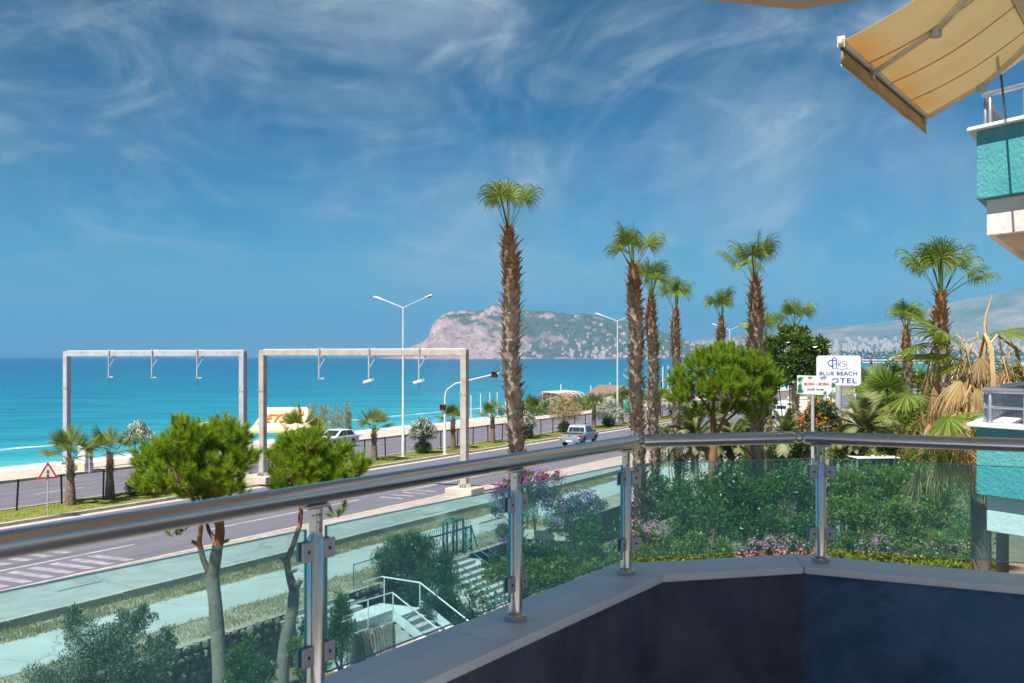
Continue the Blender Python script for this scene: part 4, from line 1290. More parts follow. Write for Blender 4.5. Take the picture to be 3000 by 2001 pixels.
# ---- young palms in the median
YT = []
for k in range(3):
    rgk = random.Random(50 + k)
    prof_ = [(.27, 0), (.255, .15), (.20, .9), (.165, 1.25)]
    tb = MB().lathe((0, 0, 0), prof_ + [(.15, 1.9), (.12, 2.25)], 14)
    bt = MB()
    boots(bt, [Vector((0, 0, 1.25)), Vector((0, 0, 2.2))], lambda f: .155 - .03 * f, .085, 6, .17, rgk, .7)
    YT.append((tb.mesh('trunk', M['trunk_bare'], True), bt.mesh('leaf_bases', M['boots'])))
def young_palm(u, label, w=-43.3, h=1.0, size=1.0, seed=0, nf=12):
    rg = random.Random(seed)
    c = onroad(u, w, .13)
    root = empty('young_fan_palm', c, rg.uniform(0, 6), label, 'palm tree', 'young fan palms along the median')
    t, b = YT[seed % 3]
    link('trunk', t, root, (0, 0, 0), None, (1, 1, h))
    link('leaf_bases', b, root, (0, 0, 0), None, (1, 1, h))
    elevs = [86, 70, 62, 54, 46, 38, 30, 22, 12, 66, 48, 28, 2, 40]
    for k in range(nf):
        me = fronds('young', elevs[k % 14], k % 2, Lp=.75, Rb=.78, droop=.32, stiff=.55, nseg=34, spread=105)
        link('frond', me, root, (0, 0, 2.12 * h + rg.uniform(-.05, .08)), (0, 0, k * 2.399 + rg.uniform(-.2, .2)), size * rg.uniform(.85, 1.1))
    return root
yp = [(207, 'young fan palm behind the triangular warning sign, leftmost in the median'), (322, 'young fan palm second from the left, right of the roadside cabinet'),
      (880, 'young fan palm in front of the yellow beach tent'), (1096, 'young fan palm left of the near street lamp, bare lawn around it'),
      (1327, 'young fan palm right beside the traffic signal mast'), (1443, 'young fan palm between the right gantry post and the tallest palm'),
      (1554, 'young fan palm just right of the tallest palm trunk'), (1740, 'young fan palm just right of the silver pickup'),
      (1821, 'young fan palm right behind the second street lamp'), (1932, 'young fan palm seen between two tall trunks'), (2150, 'far young fan palm hidden low behind the garden'), (2060, 'far young fan palm low behind the round pine')]
for k, (u, lb) in enumerate(yp):
    if u in (2150, 2060): continue
    young_palm(u, lb, seed=k + 3, h=[1, 1.02, 1.08, .98, 1.0, .95, 1.05, 1.0, 1.1, 1.0, 1, 1][k], size=1.22 * [1, .98, 1.05, .95, .92, .9, .95, .95, 1, 1, 1, 1][k])
# ================================================================ leaf clouds
def leafcloud(lobes, n, ln, wd, seed=0, up=.5, shell=.5, flat=1.0, spread=1.0, clump=0):
    """lobes: (x, y, z, r) balls; n narrow folded leaves through their outer volume, pointing out and up"""
    rg = np.random.default_rng(seed)
    L = np.array(lobes, dtype=float)
    if clump:                                   # break each ball into knots of foliage with hollows between them
        d = rg.normal(size=(len(L), clump, 3)); d /= np.linalg.norm(d, axis=2)[:, :, None]
        q = L[:, None, :3] + d * (L[:, None, 3:4] * rg.uniform(.5, .82, (len(L), clump, 1)))
        L = np.concatenate([np.concatenate([q, L[:, None, 3:4] * rg.uniform(.26, .46, (len(L), clump, 1))], 2).reshape(-1, 4), L * np.array([1, 1, 1, .62])])
    pr = L[:, 3] ** 2; pr /= pr.sum()
    idx = rg.choice(len(L), n, p=pr)
    d = rg.normal(size=(n, 3)); d /= np.linalg.norm(d, axis=1)[:, None]
    bumpy = 1 + .16 * np.sin(d[:, 0] * 7 + idx) * np.sin(d[:, 1] * 6 + 2 * idx) + .12 * np.sin(d[:, 2] * 9 + idx)
    r = L[idx, 3] * bumpy * (1 - shell * rg.random(n) ** 1.6)
    P = L[idx, :3] + d * r[:, None] * np.array([1, 1, flat])
    ax = d * spread + rg.normal(size=(n, 3)) * .55 + np.array([0, 0, up]); ax /= np.linalg.norm(ax, axis=1)[:, None]
    sd = np.cross(ax, rg.normal(size=(n, 3)) * .7 + d + np.array([0, 0, .6])); sd /= np.linalg.norm(sd, axis=1)[:, None] + 1e-9
    nm = np.cross(sd, ax)
    l = (ln * rg.uniform(.65, 1.3, n))[:, None]; w = (wd * rg.uniform(.7, 1.25, n))[:, None]
    a = P; b = P + ax * l * .45 + sd * w - nm * w * .35; c = P + ax * l - nm * l * .12; e = P + ax * l * .45 - sd * w - nm * w * .35
    V = np.stack([a, b, c, e], 1).reshape(-1, 3)
    Fc = np.arange(4 * n).reshape(-1, 4)
    return V, Fc
def lob(items, dY=0.0):
    """(u, v, radius px, Y) -> ball"""
    out = []
    for u, v, r, Y in items:
        p = at(u, v, Y + dY)
        out.append((p.x, p.y, p.z, r * Y / F))
    return out
def petals(lobes, n, sz, seed, cl=6, front=True, top=-.4):
    """clusters of small petals on the outside of the lobes"""
    rg = np.random.default_rng(seed)
    L = np.array(lobes, dtype=float)
    pr = L[:, 3] ** 2; pr /= pr.sum()
    V = []
    k = 0
    while k < n:
        i = rg.choice(len(L), p=pr)
        d = rg.normal(size=3); d /= np.linalg.norm(d)
        if d[2] < top or (front and d[1] > .55): continue
        k += 1
        c = L[i, :3] + d * L[i, 3] * rg.uniform(.95, 1.12)
        for _ in range(cl):
            o_ = c + rg.normal(size=3) * sz * .9
            x = rg.normal(size=3); x -= d * x.dot(d) * .6; x /= np.linalg.norm(x)
            y = np.cross(d + rg.normal(size=3) * .5, x); y /= np.linalg.norm(y)
            s = sz * rg.uniform(.6, 1.2)
            V += [o_ - x * s * .5, o_ + y * s * .5 + d * s * .2, o_ + x * s * .5, o_ - y * s * .5 + d * s * .2]
    V = np.array(V)
    return V, np.arange(len(V)).reshape(-1, 4)
def np_obj(name, VF, mat, parent, origin=None):
    V, Fc = VF
    if origin is not None: V = V - np.array(origin)
    return link(name, np_mesh(name, V, Fc, mat), parent)
G = leafmat
M['oleander'] = G('oleander_leaf', [(0.1, (0.022, 0.055, 0.02)), (0.5, (0.055, 0.11, 0.035)), (0.9, (0.12, 0.18, 0.06))], .25, .45)
M['olive'] = G('olive_leaf', [(0.1, (0.05, 0.075, 0.04)), (0.5, (0.12, 0.155, 0.09)), (0.9, (0.24, 0.27, 0.18))], .25, .5, 2.0)
M['citrus'] = G('citrus_leaf', [(0.1, (0.02, 0.06, 0.012)), (0.5, (0.055, 0.125, 0.022)), (0.9, (0.14, 0.22, 0.05))], .3, .35, 1.0)
M['hedge'] = G('hedge_leaf', [(0.1, (0.05, 0.09, 0.012)), (0.5, (0.13, 0.19, 0.025)), (0.9, (0.28, 0.31, 0.06))], .35, .4, 1.6)
M['ficus'] = G('ficus_leaf', [(0.1, (0.02, 0.05, 0.012)), (0.5, (0.06, 0.13, 0.02)), (0.85, (0.20, 0.25, 0.05)), (1.0, (0.36, 0.28, 0.09))], .3, .3, .8)
M['reed'] = G('reed_leaf', [(0.1, (0.14, 0.18, 0.10)), (0.5, (0.26, 0.30, 0.19)), (0.9, (0.42, 0.44, 0.31))], .25, .6)
M['dryleaf'] = G('dry_oleander_leaf', [(0.1, (0.14, 0.10, 0.04)), (0.5, (0.28, 0.22, 0.10)), (0.9, (0.42, 0.36, 0.20))], .25, .6)
def flower(name, c, c2):
    return leafmat(name, [(0.1, c), (0.9, c2)], .5, .6, 2.0, (1.1, 1.1, 1.1))
M['fl_white'] = flower('white_petals', (0.80, 0.77, 0.68), (0.92, 0.90, 0.84))
M['fl_cream'] = flower('cream_petals', (0.55, 0.42, 0.24), (0.75, 0.62, 0.42))
M['fl_pink'] = flower('pink_petals', (0.72, 0.22, 0.40), (0.88, 0.46, 0.58))
M['fl_magenta'] = flower('magenta_bracts', (0.30, 0.02, 0.30), (0.55, 0.05, 0.38))
M['fl_violet'] = flower('violet_bracts', (0.17, 0.04, 0.28), (0.34, 0.10, 0.42))
M['fl_orange'] = flower('orange_petals', (0.70, 0.16, 0.02), (0.85, 0.32, 0.05))
M['bark'] = pm('grey_bark', (0.16, 0.12, 0.09), (0.25, 0.19, 0.15), 7, 0.95, bmp=0.9, bscale=30, bdist=0.02, stain=(0.10, 0.08, 0.07), stain_scale=3)
M['bark_red'] = pm('red_pine_bark', (0.20, 0.095, 0.05), (0.29, 0.155, 0.09), 7, 0.95, bmp=0.9, bscale=28, bdist=0.02, stain=(0.16, 0.10, 0.08), stain_scale=3)
M['bark_low'] = pm('furrowed_pine_bark', (0.24, 0.18, 0.14), (0.34, 0.27, 0.22), 6, 0.95, bmp=1.0, bscale=24, bdist=0.03, stain=(0.13, 0.10, 0.09), stain_scale=3)
M['cutwood'] = pm('sawn_wood', (0.45, 0.30, 0.17), (0.55, 0.39, 0.24), 9, 0.9)

# ================================================================ pines: shoots of long needles at the ends of limbs
def tuft(seed, nn=90, shoot=.26, nl=.18, w=.0075):
    rg = np.random.default_rng(seed)
    t = rg.random(nn) ** .8
    base = np.stack([np.zeros(nn), np.zeros(nn), t * shoot], 1)
    a = rg.random(nn) * 2 * np.pi
    op = np.radians(62 - 38 * t + rg.normal(size=nn) * 9)
    d = np.stack([np.sin(op) * np.cos(a), np.sin(op) * np.sin(a), np.cos(op)], 1)
    s = np.cross(d, np.array([0, 0, 1.0]) + rg.normal(size=(nn, 3)) * .4); s /= np.linalg.norm(s, axis=1)[:, None]
    l = (nl * rg.uniform(.75, 1.15, nn))[:, None]
    V = np.stack([base - s * w, base + s * w, base + d * l + np.array([0, 0, .02])], 1).reshape(-1, 3)
    return V
TUFTS = [tuft(k) for k in range(6)]
def needles(pts, dirs, scl, seed):
    rg = np.random.default_rng(seed)
    out = []
    for p, d, s in zip(pts, dirs, scl):
        T = TUFTS[rg.integers(6)] * s
        d = d / np.linalg.norm(d)
        x = np.cross(d, rg.normal(size=3)); x /= np.linalg.norm(x); y = np.cross(d, x)
        out.append(T @ np.stack([x, y, d]) + p)
    V = np.concatenate(out)
    return V, np.arange(len(V)).reshape(-1, 3)
M['needle'] = leafmat('pine_needles', [(0.1, (0.07, 0.16, 0.014)), (0.45, (0.185, 0.32, 0.025)), (0.85, (0.40, 0.50, 0.05))], .45, .5, 2.6, (1.15, 1.15, .4))
def pine(name, Y, trunkpath, radii, limbs, lobes, per, ts, label, seed, stubs=(), split=None):
    rg = np.random.default_rng(seed)
    base = at(*trunkpath[0], Y); base.z = GZ
    root = empty(name, base, 0, label, 'pine tree')
    tp = [Vector((0, 0, 0))] + [at(u, v, Y) - base for u, v in trunkpath[1:]]
    if split:
        MB().tube(tp[:split + 1], radii[:split + 1], 12).build('trunk', M['bark_low'], root, True)
        MB().tube(tp[split:], radii[split:], 10).build('upper_trunk', M['bark_red'], root, True)
    else:
        MB().tube(tp, radii, 12).build('trunk', M['bark_red'], root, True)
    for path, r0 in limbs:
        pp = [at(u, v, Y + dy) - base for u, v, dy in path]
        MB().tube(pp, list(np.linspace(r0, r0 * .35, len(pp))), 8).build('limb', M['bark_red'], root, True)
    for (u, v, du, dvv, r0) in stubs:
        a, b = at(u, v, Y) - base, at(u + du, v + dvv, Y - .08) - base
        o = MB().tube([a, b], [r0, r0 * .85], 8).build('pruned_stub', M['bark_low'], root, True)
        dd = (b - a).normalized()
        MB().tube([b, b + dd * .004], [r0 * .80, r0 * .78], 8).build('cut_face', M['cutwood'], o)
    L = lob([(u, v + 14, r * .86, Y + dy) for u, v, r, dy in lobes])
    P, Dn, S = [], [], []
    tw = MB()
    ctr = np.array(tp[-1]) + np.array(base)
    for (x, y, z, r) in L:
        c = np.array([x, y, z])
        n_ = int(per * (r / .6) ** 2)
        for _ in range(n_):
            d = rg.normal(size=3); d[2] = abs(d[2]) * .9 - .35; d /= np.linalg.norm(d)
            q = c + d * r * rg.uniform(.62, 1.02) * np.array([1, 1, .85])
            dr = d * .75 + np.array([0, 0, .75]) + rg.normal(size=3) * .22
            P.append(q); Dn.append(dr); S.append(ts * rg.uniform(.75, 1.25))
            if rg.random() < .33:
                a = c + (q - c) * .25
                tw.tube([Vector(a) - base, Vector((a + q) / 2) - base + Vector((0, 0, .03)), Vector(q) - base], [.016, .011, .006], 5, False)
    tw.build('twigs', M['bark_red'], root)['kind'] = 'stuff'
    V, Fc = needles(P, Dn, S, seed)
    np_obj('crown', (V, Fc), M['needle'], root, base)
    return root
pine('pine_tree', 25.0, [(648, 2060), (645, 1960), (632, 1780), (622, 1690), (634, 1620), (645, 1560), (640, 1480), (620, 1410), (600, 1350)], [.19, .175, .155, .15, .13, .11, .085, .06, .03],
     [([(618, 1690, 0), (596, 1640, -.1), (583, 1590, -.15), (590, 1530, -.2), (560, 1450, -.3), (510, 1390, -.4)], .085), ([(640, 1600, 0), (612, 1555, .1), (596, 1500, .2), (560, 1400, .5)], .06), ([(642, 1500, 0), (680, 1440, .2), (720, 1390, .3)], .05), ([(632, 1450, 0), (650, 1390, -.3), (660, 1320, -.4)], .04)],
     [(470, 1350, 72, 0), (560, 1292, 78, -.3), (650, 1290, 72, .2), (700, 1350, 50, 0), (525, 1400, 78, -.5), (620, 1375, 92, -.2), (452, 1425, 56, .2), (680, 1425, 50, -.3), (590, 1440, 62, .3), (620, 1300, 60, .8), (500, 1330, 60, .9), (530, 1545, 16, -.2), (515, 1560, 14, -.2)], 125, .95,
     'bright green pine with a forked pruned trunk, nearest the left edge', 21, [(590, 1600, -28, -14, .05), (628, 1625, 0, -22, .04), (650, 1590, 20, -8, .04), (640, 1545, -14, -22, .045)], 3)
pine('pine_tree', 26.0, [(820, 2060), (828, 1960), (838, 1870), (858, 1780), (862, 1730), (846, 1680), (840, 1640), (858, 1600), (878, 1540), (884, 1470), (886, 1400), (890, 1330)], [.17, .16, .15, .14, .125, .085, .075, .065, .058, .055, .05, .025],
     [([(884, 1450, 0), (850, 1400, -.2), (820, 1350, -.3)], .035), ([(886, 1420, 0), (930, 1390, .2), (1000, 1360, .3)], .035), ([(884, 1490, 0), (935, 1455, -.3), (985, 1440, -.4)], .03), ([(884, 1480, 0), (840, 1440, .3)], .03)],
     [(845, 1340, 48, 0), (895, 1305, 62, -.3), (965, 1335, 58, .2), (1018, 1372, 52, 0), (1000, 1410, 44, .2), (870, 1385, 72, -.4), (950, 1405, 62, -.2), (840, 1425, 40, .3), (905, 1440, 46, .2), (985, 1440, 34, -.3), (930, 1340, 56, .8), (990, 1500, 17, -.4)], 125, .95,
     'bright green pine with a crooked single trunk in front of the beach tent', 22, [(858, 1740, 24, -44, .085), (846, 1680, 24, -12, .05), (836, 1650, -14, -18, .04), (838, 1860, -10, -40, .07)], 4)
pine('pine_tree', 38.0, [(2084, 1770), (2085, 1500), (2086, 1370), (2092, 1290), (2088, 1210), (2095, 1150)], [.17, .15, .14, .125, .09, .04],
     [([(2093, 1285, 0), (2112, 1245, -.1), (2130, 1205, -.2), (2165, 1150, -.2)], .085), ([(2088, 1215, 0), (2050, 1160, .2), (2010, 1120, .3)], .06), ([(2112, 1245, 0), (2180, 1190, .4), (2225, 1160, .5)], .05)],
     [(2010, 1110, 52, 0), (2070, 1060, 58, -.3), (2140, 1055, 62, .2), (2205, 1075, 56, 0), (2245, 1115, 42, .1), (2040, 1150, 58, -.3), (2120, 1130, 72, -.5), (2195, 1150, 58, -.2), (1990, 1160, 34, .2), (2235, 1170, 36, .3), (2060, 1205, 30, .1), (2160, 1195, 40, .4), (2100, 1050, 55, 1.0), (2180, 1090, 50, 1.2), (2225, 1215, 24, .2)], 95, 1.0,
     'round-headed pine standing among the fan palms in the middle of the garden', 23)

# ================================================================ shrubs, hedges and garden trees
def shrub(name, items, n, ln, wd, mat, label, cat='shrub', seed=1, up=.5, fl=None, stems=3, ground=GZ, group=None, shell=.5, dY=0):
    L = lob(items, dY)
    c = np.mean(np.array(L), 0)
    base = Vector((c[0], c[1], ground))
    root = empty(name, base, 0, label, cat, group)
    np_obj('foliage', leafcloud(L, n, ln, wd, seed, up, shell, clump=12), mat, root, base)
    if fl:
        m_, k, sz = fl[:3]
        Lf = L if len(fl) < 4 else lob(fl[3], dY)
        np_obj('flowers', petals(Lf, k, sz, seed + 9), M[m_], root, base)['kind'] = 'stuff'
    rg = random.Random(seed)
    for k in range(stems):
        t = L[k % len(L)]
        tip = Vector(t[:3]) - base
        MB().tube([(rg.uniform(-.15, .15), rg.uniform(-.15, .15), 0), tip * .5 + Vector((rg.uniform(-.1, .1), 0, -.1)), tip], [.05, .035, .015], 6).build('stem', M['bark'], root, True)
    return root
shrub('olive_shrub', [(300, 1970, 120, 21.5), (195, 1990, 100, 21), (410, 1955, 100, 22), (232, 1845, 52, 21.5), (372, 1840, 55, 22), (425, 1812, 34, 22), (470, 1900, 48, 22.3), (290, 1885, 70, 21.7), (140, 2010, 70, 21), (215, 1800, 24, 21.6), (418, 1785, 16, 22), (492, 1850, 18, 22.3), (350, 1800, 18, 22)], 24000, .085, .011, M['olive'], 'grey-green feathery olive shrub at the bottom left, behind the glass', seed=31, up=.9)
shrub('green_shrub', [(720, 1950, 60, 24), (760, 1985, 55, 24), (690, 1990, 45, 24), (725, 1895, 30, 24)], 3500, .11, .016, M['citrus'], 'small leafy green shrub between the two pine trunks', seed=32, up=.8)
shrub('green_shrub', [(885, 1965, 40, 25.5), (870, 1900, 32, 25.5), (905, 1840, 34, 26.5), (920, 1930, 50, 26)], 3200, .11, .018, M['hedge'], 'light green climbing shrub right of the crooked pine trunk', seed=33)
shrub('oleander_bush', [(995, 1800, 40, 30), (1010, 1850, 42, 30), (980, 1850, 38, 30), (1000, 1760, 22, 30), (990, 1900, 40, 29.8)], 3600, .14, .013, M['citrus'], 'upright green bush left of the white landing railing', seed=34, up=.9)
shrub('oleander_bush', [(1150, 1660, 55, 36), (1215, 1640, 62, 36), (1280, 1665, 50, 36), (1160, 1605, 36, 36), (1210, 1590, 32, 36), (1130, 1700, 40, 36), (1230, 1710, 60, 35.5), (1300, 1700, 40, 35.6), (1255, 1600, 26, 36), (1310, 1640, 26, 36)], 13000, .17, .014, M['oleander'], 'large dark oleander bush in front of the iron gate', seed=35, up=.9, fl=('fl_white', 8, .05))
shrub('oleander_bush', [(1290, 1770, 42, 34), (1330, 1790, 36, 34), (1260, 1790, 30, 34), (1310, 1745, 26, 34), (1345, 1815, 24, 33.6)], 6000, .16, .013, M['oleander'], 'smaller dark oleander bush right of the white ramp railing', seed=36, up=.7)
shrub('bougainvillea', [(1490, 1450, 42, 36), (1560, 1440, 44, 36), (1620, 1460, 46, 36), (1690, 1480, 46, 36), (1740, 1480, 36, 36), (1465, 1490, 30, 36), (1540, 1500, 50, 35.5), (1640, 1520, 46, 35.5), (1720, 1530, 40, 35.5), (1480, 1560, 36, 35.8), (1470, 1640, 36, 35.5)], 11000, .10, .020, M['oleander'], 'purple flowering bougainvillea mass right of the garden steps', seed=37, up=.5, fl=('fl_violet', 230, .075, [(1490, 1450, 42, 36), (1560, 1440, 44, 36), (1620, 1460, 46, 36), (1690, 1480, 46, 36), (1740, 1480, 36, 36), (1465, 1490, 30, 36), (1640, 1510, 42, 35.5), (1475, 1600, 28, 35.5)]))
shrub('bougainvillea', [(1500, 1415, 26, 44), (1545, 1402, 24, 44), (1590, 1398, 22, 44), (1630, 1400, 20, 44), (1470, 1435, 20, 44)], 2200, .09, .018, M['citrus'], 'pink-tipped bougainvillea sprays reaching above the glass edge', seed=38, up=1.2, fl=('fl_magenta', 90, .07))
shrub('garden_shrub', [(1580, 1640, 60, 34), (1660, 1650, 62, 34), (1730, 1620, 52, 34), (1540, 1690, 52, 33.5), (1630, 1700, 60, 33.5), (1710, 1690, 55, 33.5), (1760, 1660, 40, 33.8), (1690, 1575, 34, 34.5), (1740, 1570, 34, 34.5)], 16000, .12, .024, M['citrus'], 'dense dark green shrub below the bougainvillea', seed=39)
shrub('garden_tree', [(2040, 1450, 72, 34.5), (2120, 1430, 74, 34.5), (2200, 1440, 72, 34.5), (2280, 1430, 70, 34.5), (2350, 1450, 62, 34.5), (2000, 1520, 60, 34), (2090, 1520, 70, 34), (2190, 1530, 70, 34), (2290, 1530, 70, 34), (2370, 1540, 52, 34), (1975, 1480, 40, 34.5)], 21000, .12, .028, M['citrus'], 'broad dense green tree filling the middle pane', 'tree', seed=40)
shrub('garden_shrub', [(1880, 1430, 40, 47), (1900, 1490, 36, 47), (1860, 1400, 28, 47), (1930, 1420, 36, 48)], 3600, .13, .026, M['oleander'], 'dark shrub by the pale trunk at the left of the middle pane', seed=41, fl=('fl_white', 12, .06))
shrub('flower_bed', [(1870, 1560, 32, 33), (1920, 1590, 38, 33), (1980, 1620, 40, 33), (1880, 1620, 40, 32.5), (2040, 1600, 42, 33), (2110, 1620, 44, 33)], 6500, .12, .022, M['hedge'], 'light green shrubs with pink sprays at the foot of the middle pane', seed=42, fl=('fl_pink', 60, .05, [(1870, 1555, 34, 32.8), (1925, 1560, 30, 32.8)]))
shrub('garden_tree', [(2470, 1420, 60, 38), (2540, 1410, 62, 38), (2610, 1420, 62, 38), (2680, 1430, 60, 38), (2740, 1450, 52, 38), (2460, 1500, 56, 37), (2540, 1500, 66, 37), (2630, 1510, 66, 37), (2710, 1520, 60, 37), (2770, 1540, 40, 37), (2500, 1580, 50, 36.5), (2590, 1590, 56, 36.5), (2680, 1590, 56, 36.5)], 18000, .125, .030, M['hedge'], 'broad yellow-green tree filling the right-hand pane', 'tree', seed=43)
shrub('garden_shrub', [(2760, 1600, 46, 34), (2830, 1620, 44, 34), (2880, 1640, 40, 33), (2790, 1660, 40, 33), (2700, 1640, 40, 34)], 5200, .11, .022, M['hedge'], 'low green shrubs at the foot of the right-hand pane', seed=44, fl=('fl_pink', 50, .055))
HEDGE = [(u, 1672 + 6 * math.sin(u), 30, 31.5) for u in range(1440, 2920, 34)] + [(u, 1640 + 5 * math.sin(u * 2), 24, 32) for u in range(1800, 2900, 40)]
shrub('clipped_hedge', HEDGE, 20000, .12, .026, M['hedge'], 'bright yellow-green hedge running along the bottom of the panes', 'hedge', seed=45, stems=0)
shrub('oleander_bush', [(2210, 1608, 24, 31.5), (2260, 1604, 26, 31.5), (2320, 1596, 26, 31.5), (2360, 1612, 24, 31.5), (2180, 1632, 24, 31.5), (2300, 1636, 28, 31)], 4200, .12, .013, M['citrus'], 'pink flowering oleander left of the corner post', seed=46, up=.9, fl=('fl_pink', 190, .055))
shrub('oleander_bush', [(2540, 1610, 26, 35.5), (2580, 1595, 24, 35.5), (2600, 1640, 26, 35.5)], 1900, .12, .013, M['citrus'], 'small pink flowering oleander in the right-hand pane', seed=47, up=.9, fl=('fl_pink', 70, .055))
# mid garden, above the glass
shrub('garden_shrub', [(1960, 1330, 34, 58), (2010, 1322, 36, 58), (2060, 1335, 34, 58), (1930, 1350, 28, 58), (2000, 1365, 32, 56)], 4200, .13, .02, M['olive'], 'grey-green shrub under the middle handrail, left of the pine trunk', seed=48)
shrub('garden_shrub', [(2150, 1330, 42, 56), (2210, 1320, 38, 56), (2280, 1325, 42, 56), (2340, 1320, 42, 56), (2390, 1330, 36, 56), (2200, 1370, 44, 54), (2300, 1375, 48, 54)], 7500, .17, .035, M['citrus'], 'green shrubs under the middle handrail, right of the pine trunk', seed=49)
shrub('garden_shrub', [(2460, 1335, 40, 50), (2520, 1330, 38, 50), (2600, 1325, 40, 50), (2660, 1330, 40, 50), (2560, 1360, 44, 49), (2640, 1370, 44, 49)], 6500, .16, .034, M['hedge'], 'leafy shrubs under the right-hand handrail by a white canopy', seed=50)
shrub('garden_shrub', [(1955, 1262, 24, 64), (1985, 1250, 20, 64), (2005, 1268, 22, 64), (1945, 1285, 20, 64)], 2400, .13, .03, M['hedge'], 'yellow-green shrub with white blooms between palm trunks, above the rail', seed=51, fl=('fl_white', 34, .08))
shrub('garden_shrub', [(2185, 1245, 26, 62), (2210, 1265, 24, 62), (2165, 1270, 22, 62), (2205, 1225, 16, 62)], 2400, .15, .035, M['hedge'], 'yellow-green shrub below the right side of the round pine', seed=52)
shrub('trumpet_bush', [(2380, 1215, 34, 52), (2420, 1210, 36, 52), (2440, 1240, 32, 52), (2370, 1250, 32, 52), (2410, 1260, 36, 51.5), (2395, 1190, 20, 52)], 5200, .13, .03, M['oleander'], 'dark bush with orange trumpet flowers left of the sign pole', seed=53, fl=('fl_orange', 60, .10))
shrub('ficus_tree', [(2270, 1020, 36, 62), (2310, 985, 36, 62), (2350, 1010, 42, 61), (2395, 1025, 36, 61), (2410, 1060, 30, 61), (2280, 1070, 38, 62), (2335, 1065, 44, 61), (2375, 1090, 32, 61), (2300, 1110, 32, 61), (2255, 1050, 24, 62), (2345, 975, 22, 62), (2265, 1130, 26, 62)], 9000, .26, .055, M['ficus'], 'glossy broadleaf tree with ruddy tips behind the slender palm', 'tree', seed=54, stems=5)
shrub('garden_tree', [(2560, 1115, 36, 74), (2610, 1095, 42, 74), (2650, 1115, 38, 74), (2590, 1150, 44, 73), (2640, 1170, 40, 73), (2530, 1140, 26, 74), (2600, 1200, 44, 72), (2560, 1240, 44, 70), (2640, 1240, 44, 70)], 8000, .26, .055, M['citrus'], 'rounded dark green tree behind the fan palm right of the sign', 'tree', seed=55)
shrub('garden_tree', [(2700, 1120, 34, 60), (2740, 1140, 40, 60), (2710, 1180, 42, 60), (2680, 1230, 44, 58), (2740, 1230, 44, 58), (2700, 1270, 40, 57)], 6000, .2, .045, M['hedge'], 'bright green tree left of the shaggy palm', 'tree', seed=56)
shrub('garden_shrub', [(2480, 1275, 36, 56), (2540, 1285, 36, 56), (2600, 1280, 36, 56), (2330, 1270, 32, 58), (2290, 1280, 30, 58), (2060, 1280, 30, 60), (2120, 1285, 34, 60)], 6500, .15, .034, M['hedge'], 'low green planting just above the handrail under the hotel signs', seed=57)
# beach side
bh = [onroad(u, -59.2, 0) for u in range(1510, 1960, 11)]
L = [(q.x, q.y, .75 + .25 * math.sin(i * 1.3), 1.15 + .2 * math.sin(i * 2.1)) for i, q in enumerate(bh)]
root = empty('beach_hedge', (bh[20].x, bh[20].y, 0), 0, 'green oleander hedge with a few white blooms between promenade and beach huts', 'hedge')
np_obj('foliage', leafcloud(L, 16000, .28, .05, 60, .7), M['citrus'], root, root.location)
np_obj('flowers', petals(L, 110, .14, 61), M['fl_white'], root, root.location)['kind'] = 'stuff'
def oleander(u, w, h, r, label, seed, dry=False, n=5200):
    c = onroad(u, w, .13)
    root = empty('oleander_shrub', c, 0, label, 'shrub', 'flowering oleanders along the median')
    Lt = [(0, 0, h - r * .75, r), (r * .6, .1, h - r * 1.05, r * .7), (-r * .6, -.1, h - r * 1.0, r * .7), (0, .3, h - r * .4, r * .6)]
    Lb = [(0, 0, .5, .5), (.25, 0, .35, .4), (-.25, .1, .4, .42)]
    np_obj('foliage', leafcloud(Lt, n, .16, .017, seed, .8), M['dryleaf' if dry else 'oleander'], root)
    np_obj('lower_foliage', leafcloud(Lb, 2600, .16, .018, seed + 1, .8), M['oleander'], root)
    np_obj('flowers', petals(Lt, int((170 if not dry else 110) * r * r / .6), .09, seed + 2), M['fl_cream' if dry else 'fl_white'], root)['kind'] = 'stuff'
    for k in range(4):
        a = k * 1.6 + seed
        MB().tube([(0, 0, 0), (.15 * math.cos(a), .15 * math.sin(a), .8), (.45 * r * math.cos(a), .45 * r * math.sin(a), h - r)], [.04, .03, .015], 6).build('stem', M['bark'], root, True)
oleander(1240, -43.2, 2.35, .78, 'white flowering oleander between the near street lamp and the signal mast', 70)
oleander(1537, -43.0, 2.2, .8, 'white flowering oleander hidden behind the tallest palm trunk', 71)
oleander(1655, -43.3, 3.2, 1.25, 'tall oleander with cream faded blooms behind the silver pickup', 72, True, 6500)
oleander(1783, -43.0, 2.6, 1.2, 'full white oleander left of the second street lamp', 73)
oleander(1975, -43.0, 2.9, 1.3, 'far white oleander seen between the tall trunks', 74)
oleander(405, -43.2, 3.6, .55, 'thin white oleander spray beside the left pine crown', 75, False, 1500)
c = onroad(968, -59.5, 0)
root = empty('reed_clump', c, 0, 'tall pale reed clump on the beach right of the yellow tent', 'reeds')
rg = random.Random(5)
for k in range(26):
    x, y, h = rg.uniform(-1.7, 1.7), rg.uniform(-.6, .6), rg.uniform(1.6, 3.1)
    L = [(x, y, h * f, .16) for f in (.4, .6, .75, .88, 1.0)]
    np_obj('reed', leafcloud(L, 110, .42, .018, 80 + k, 1.3, .8), M['reed'], root)
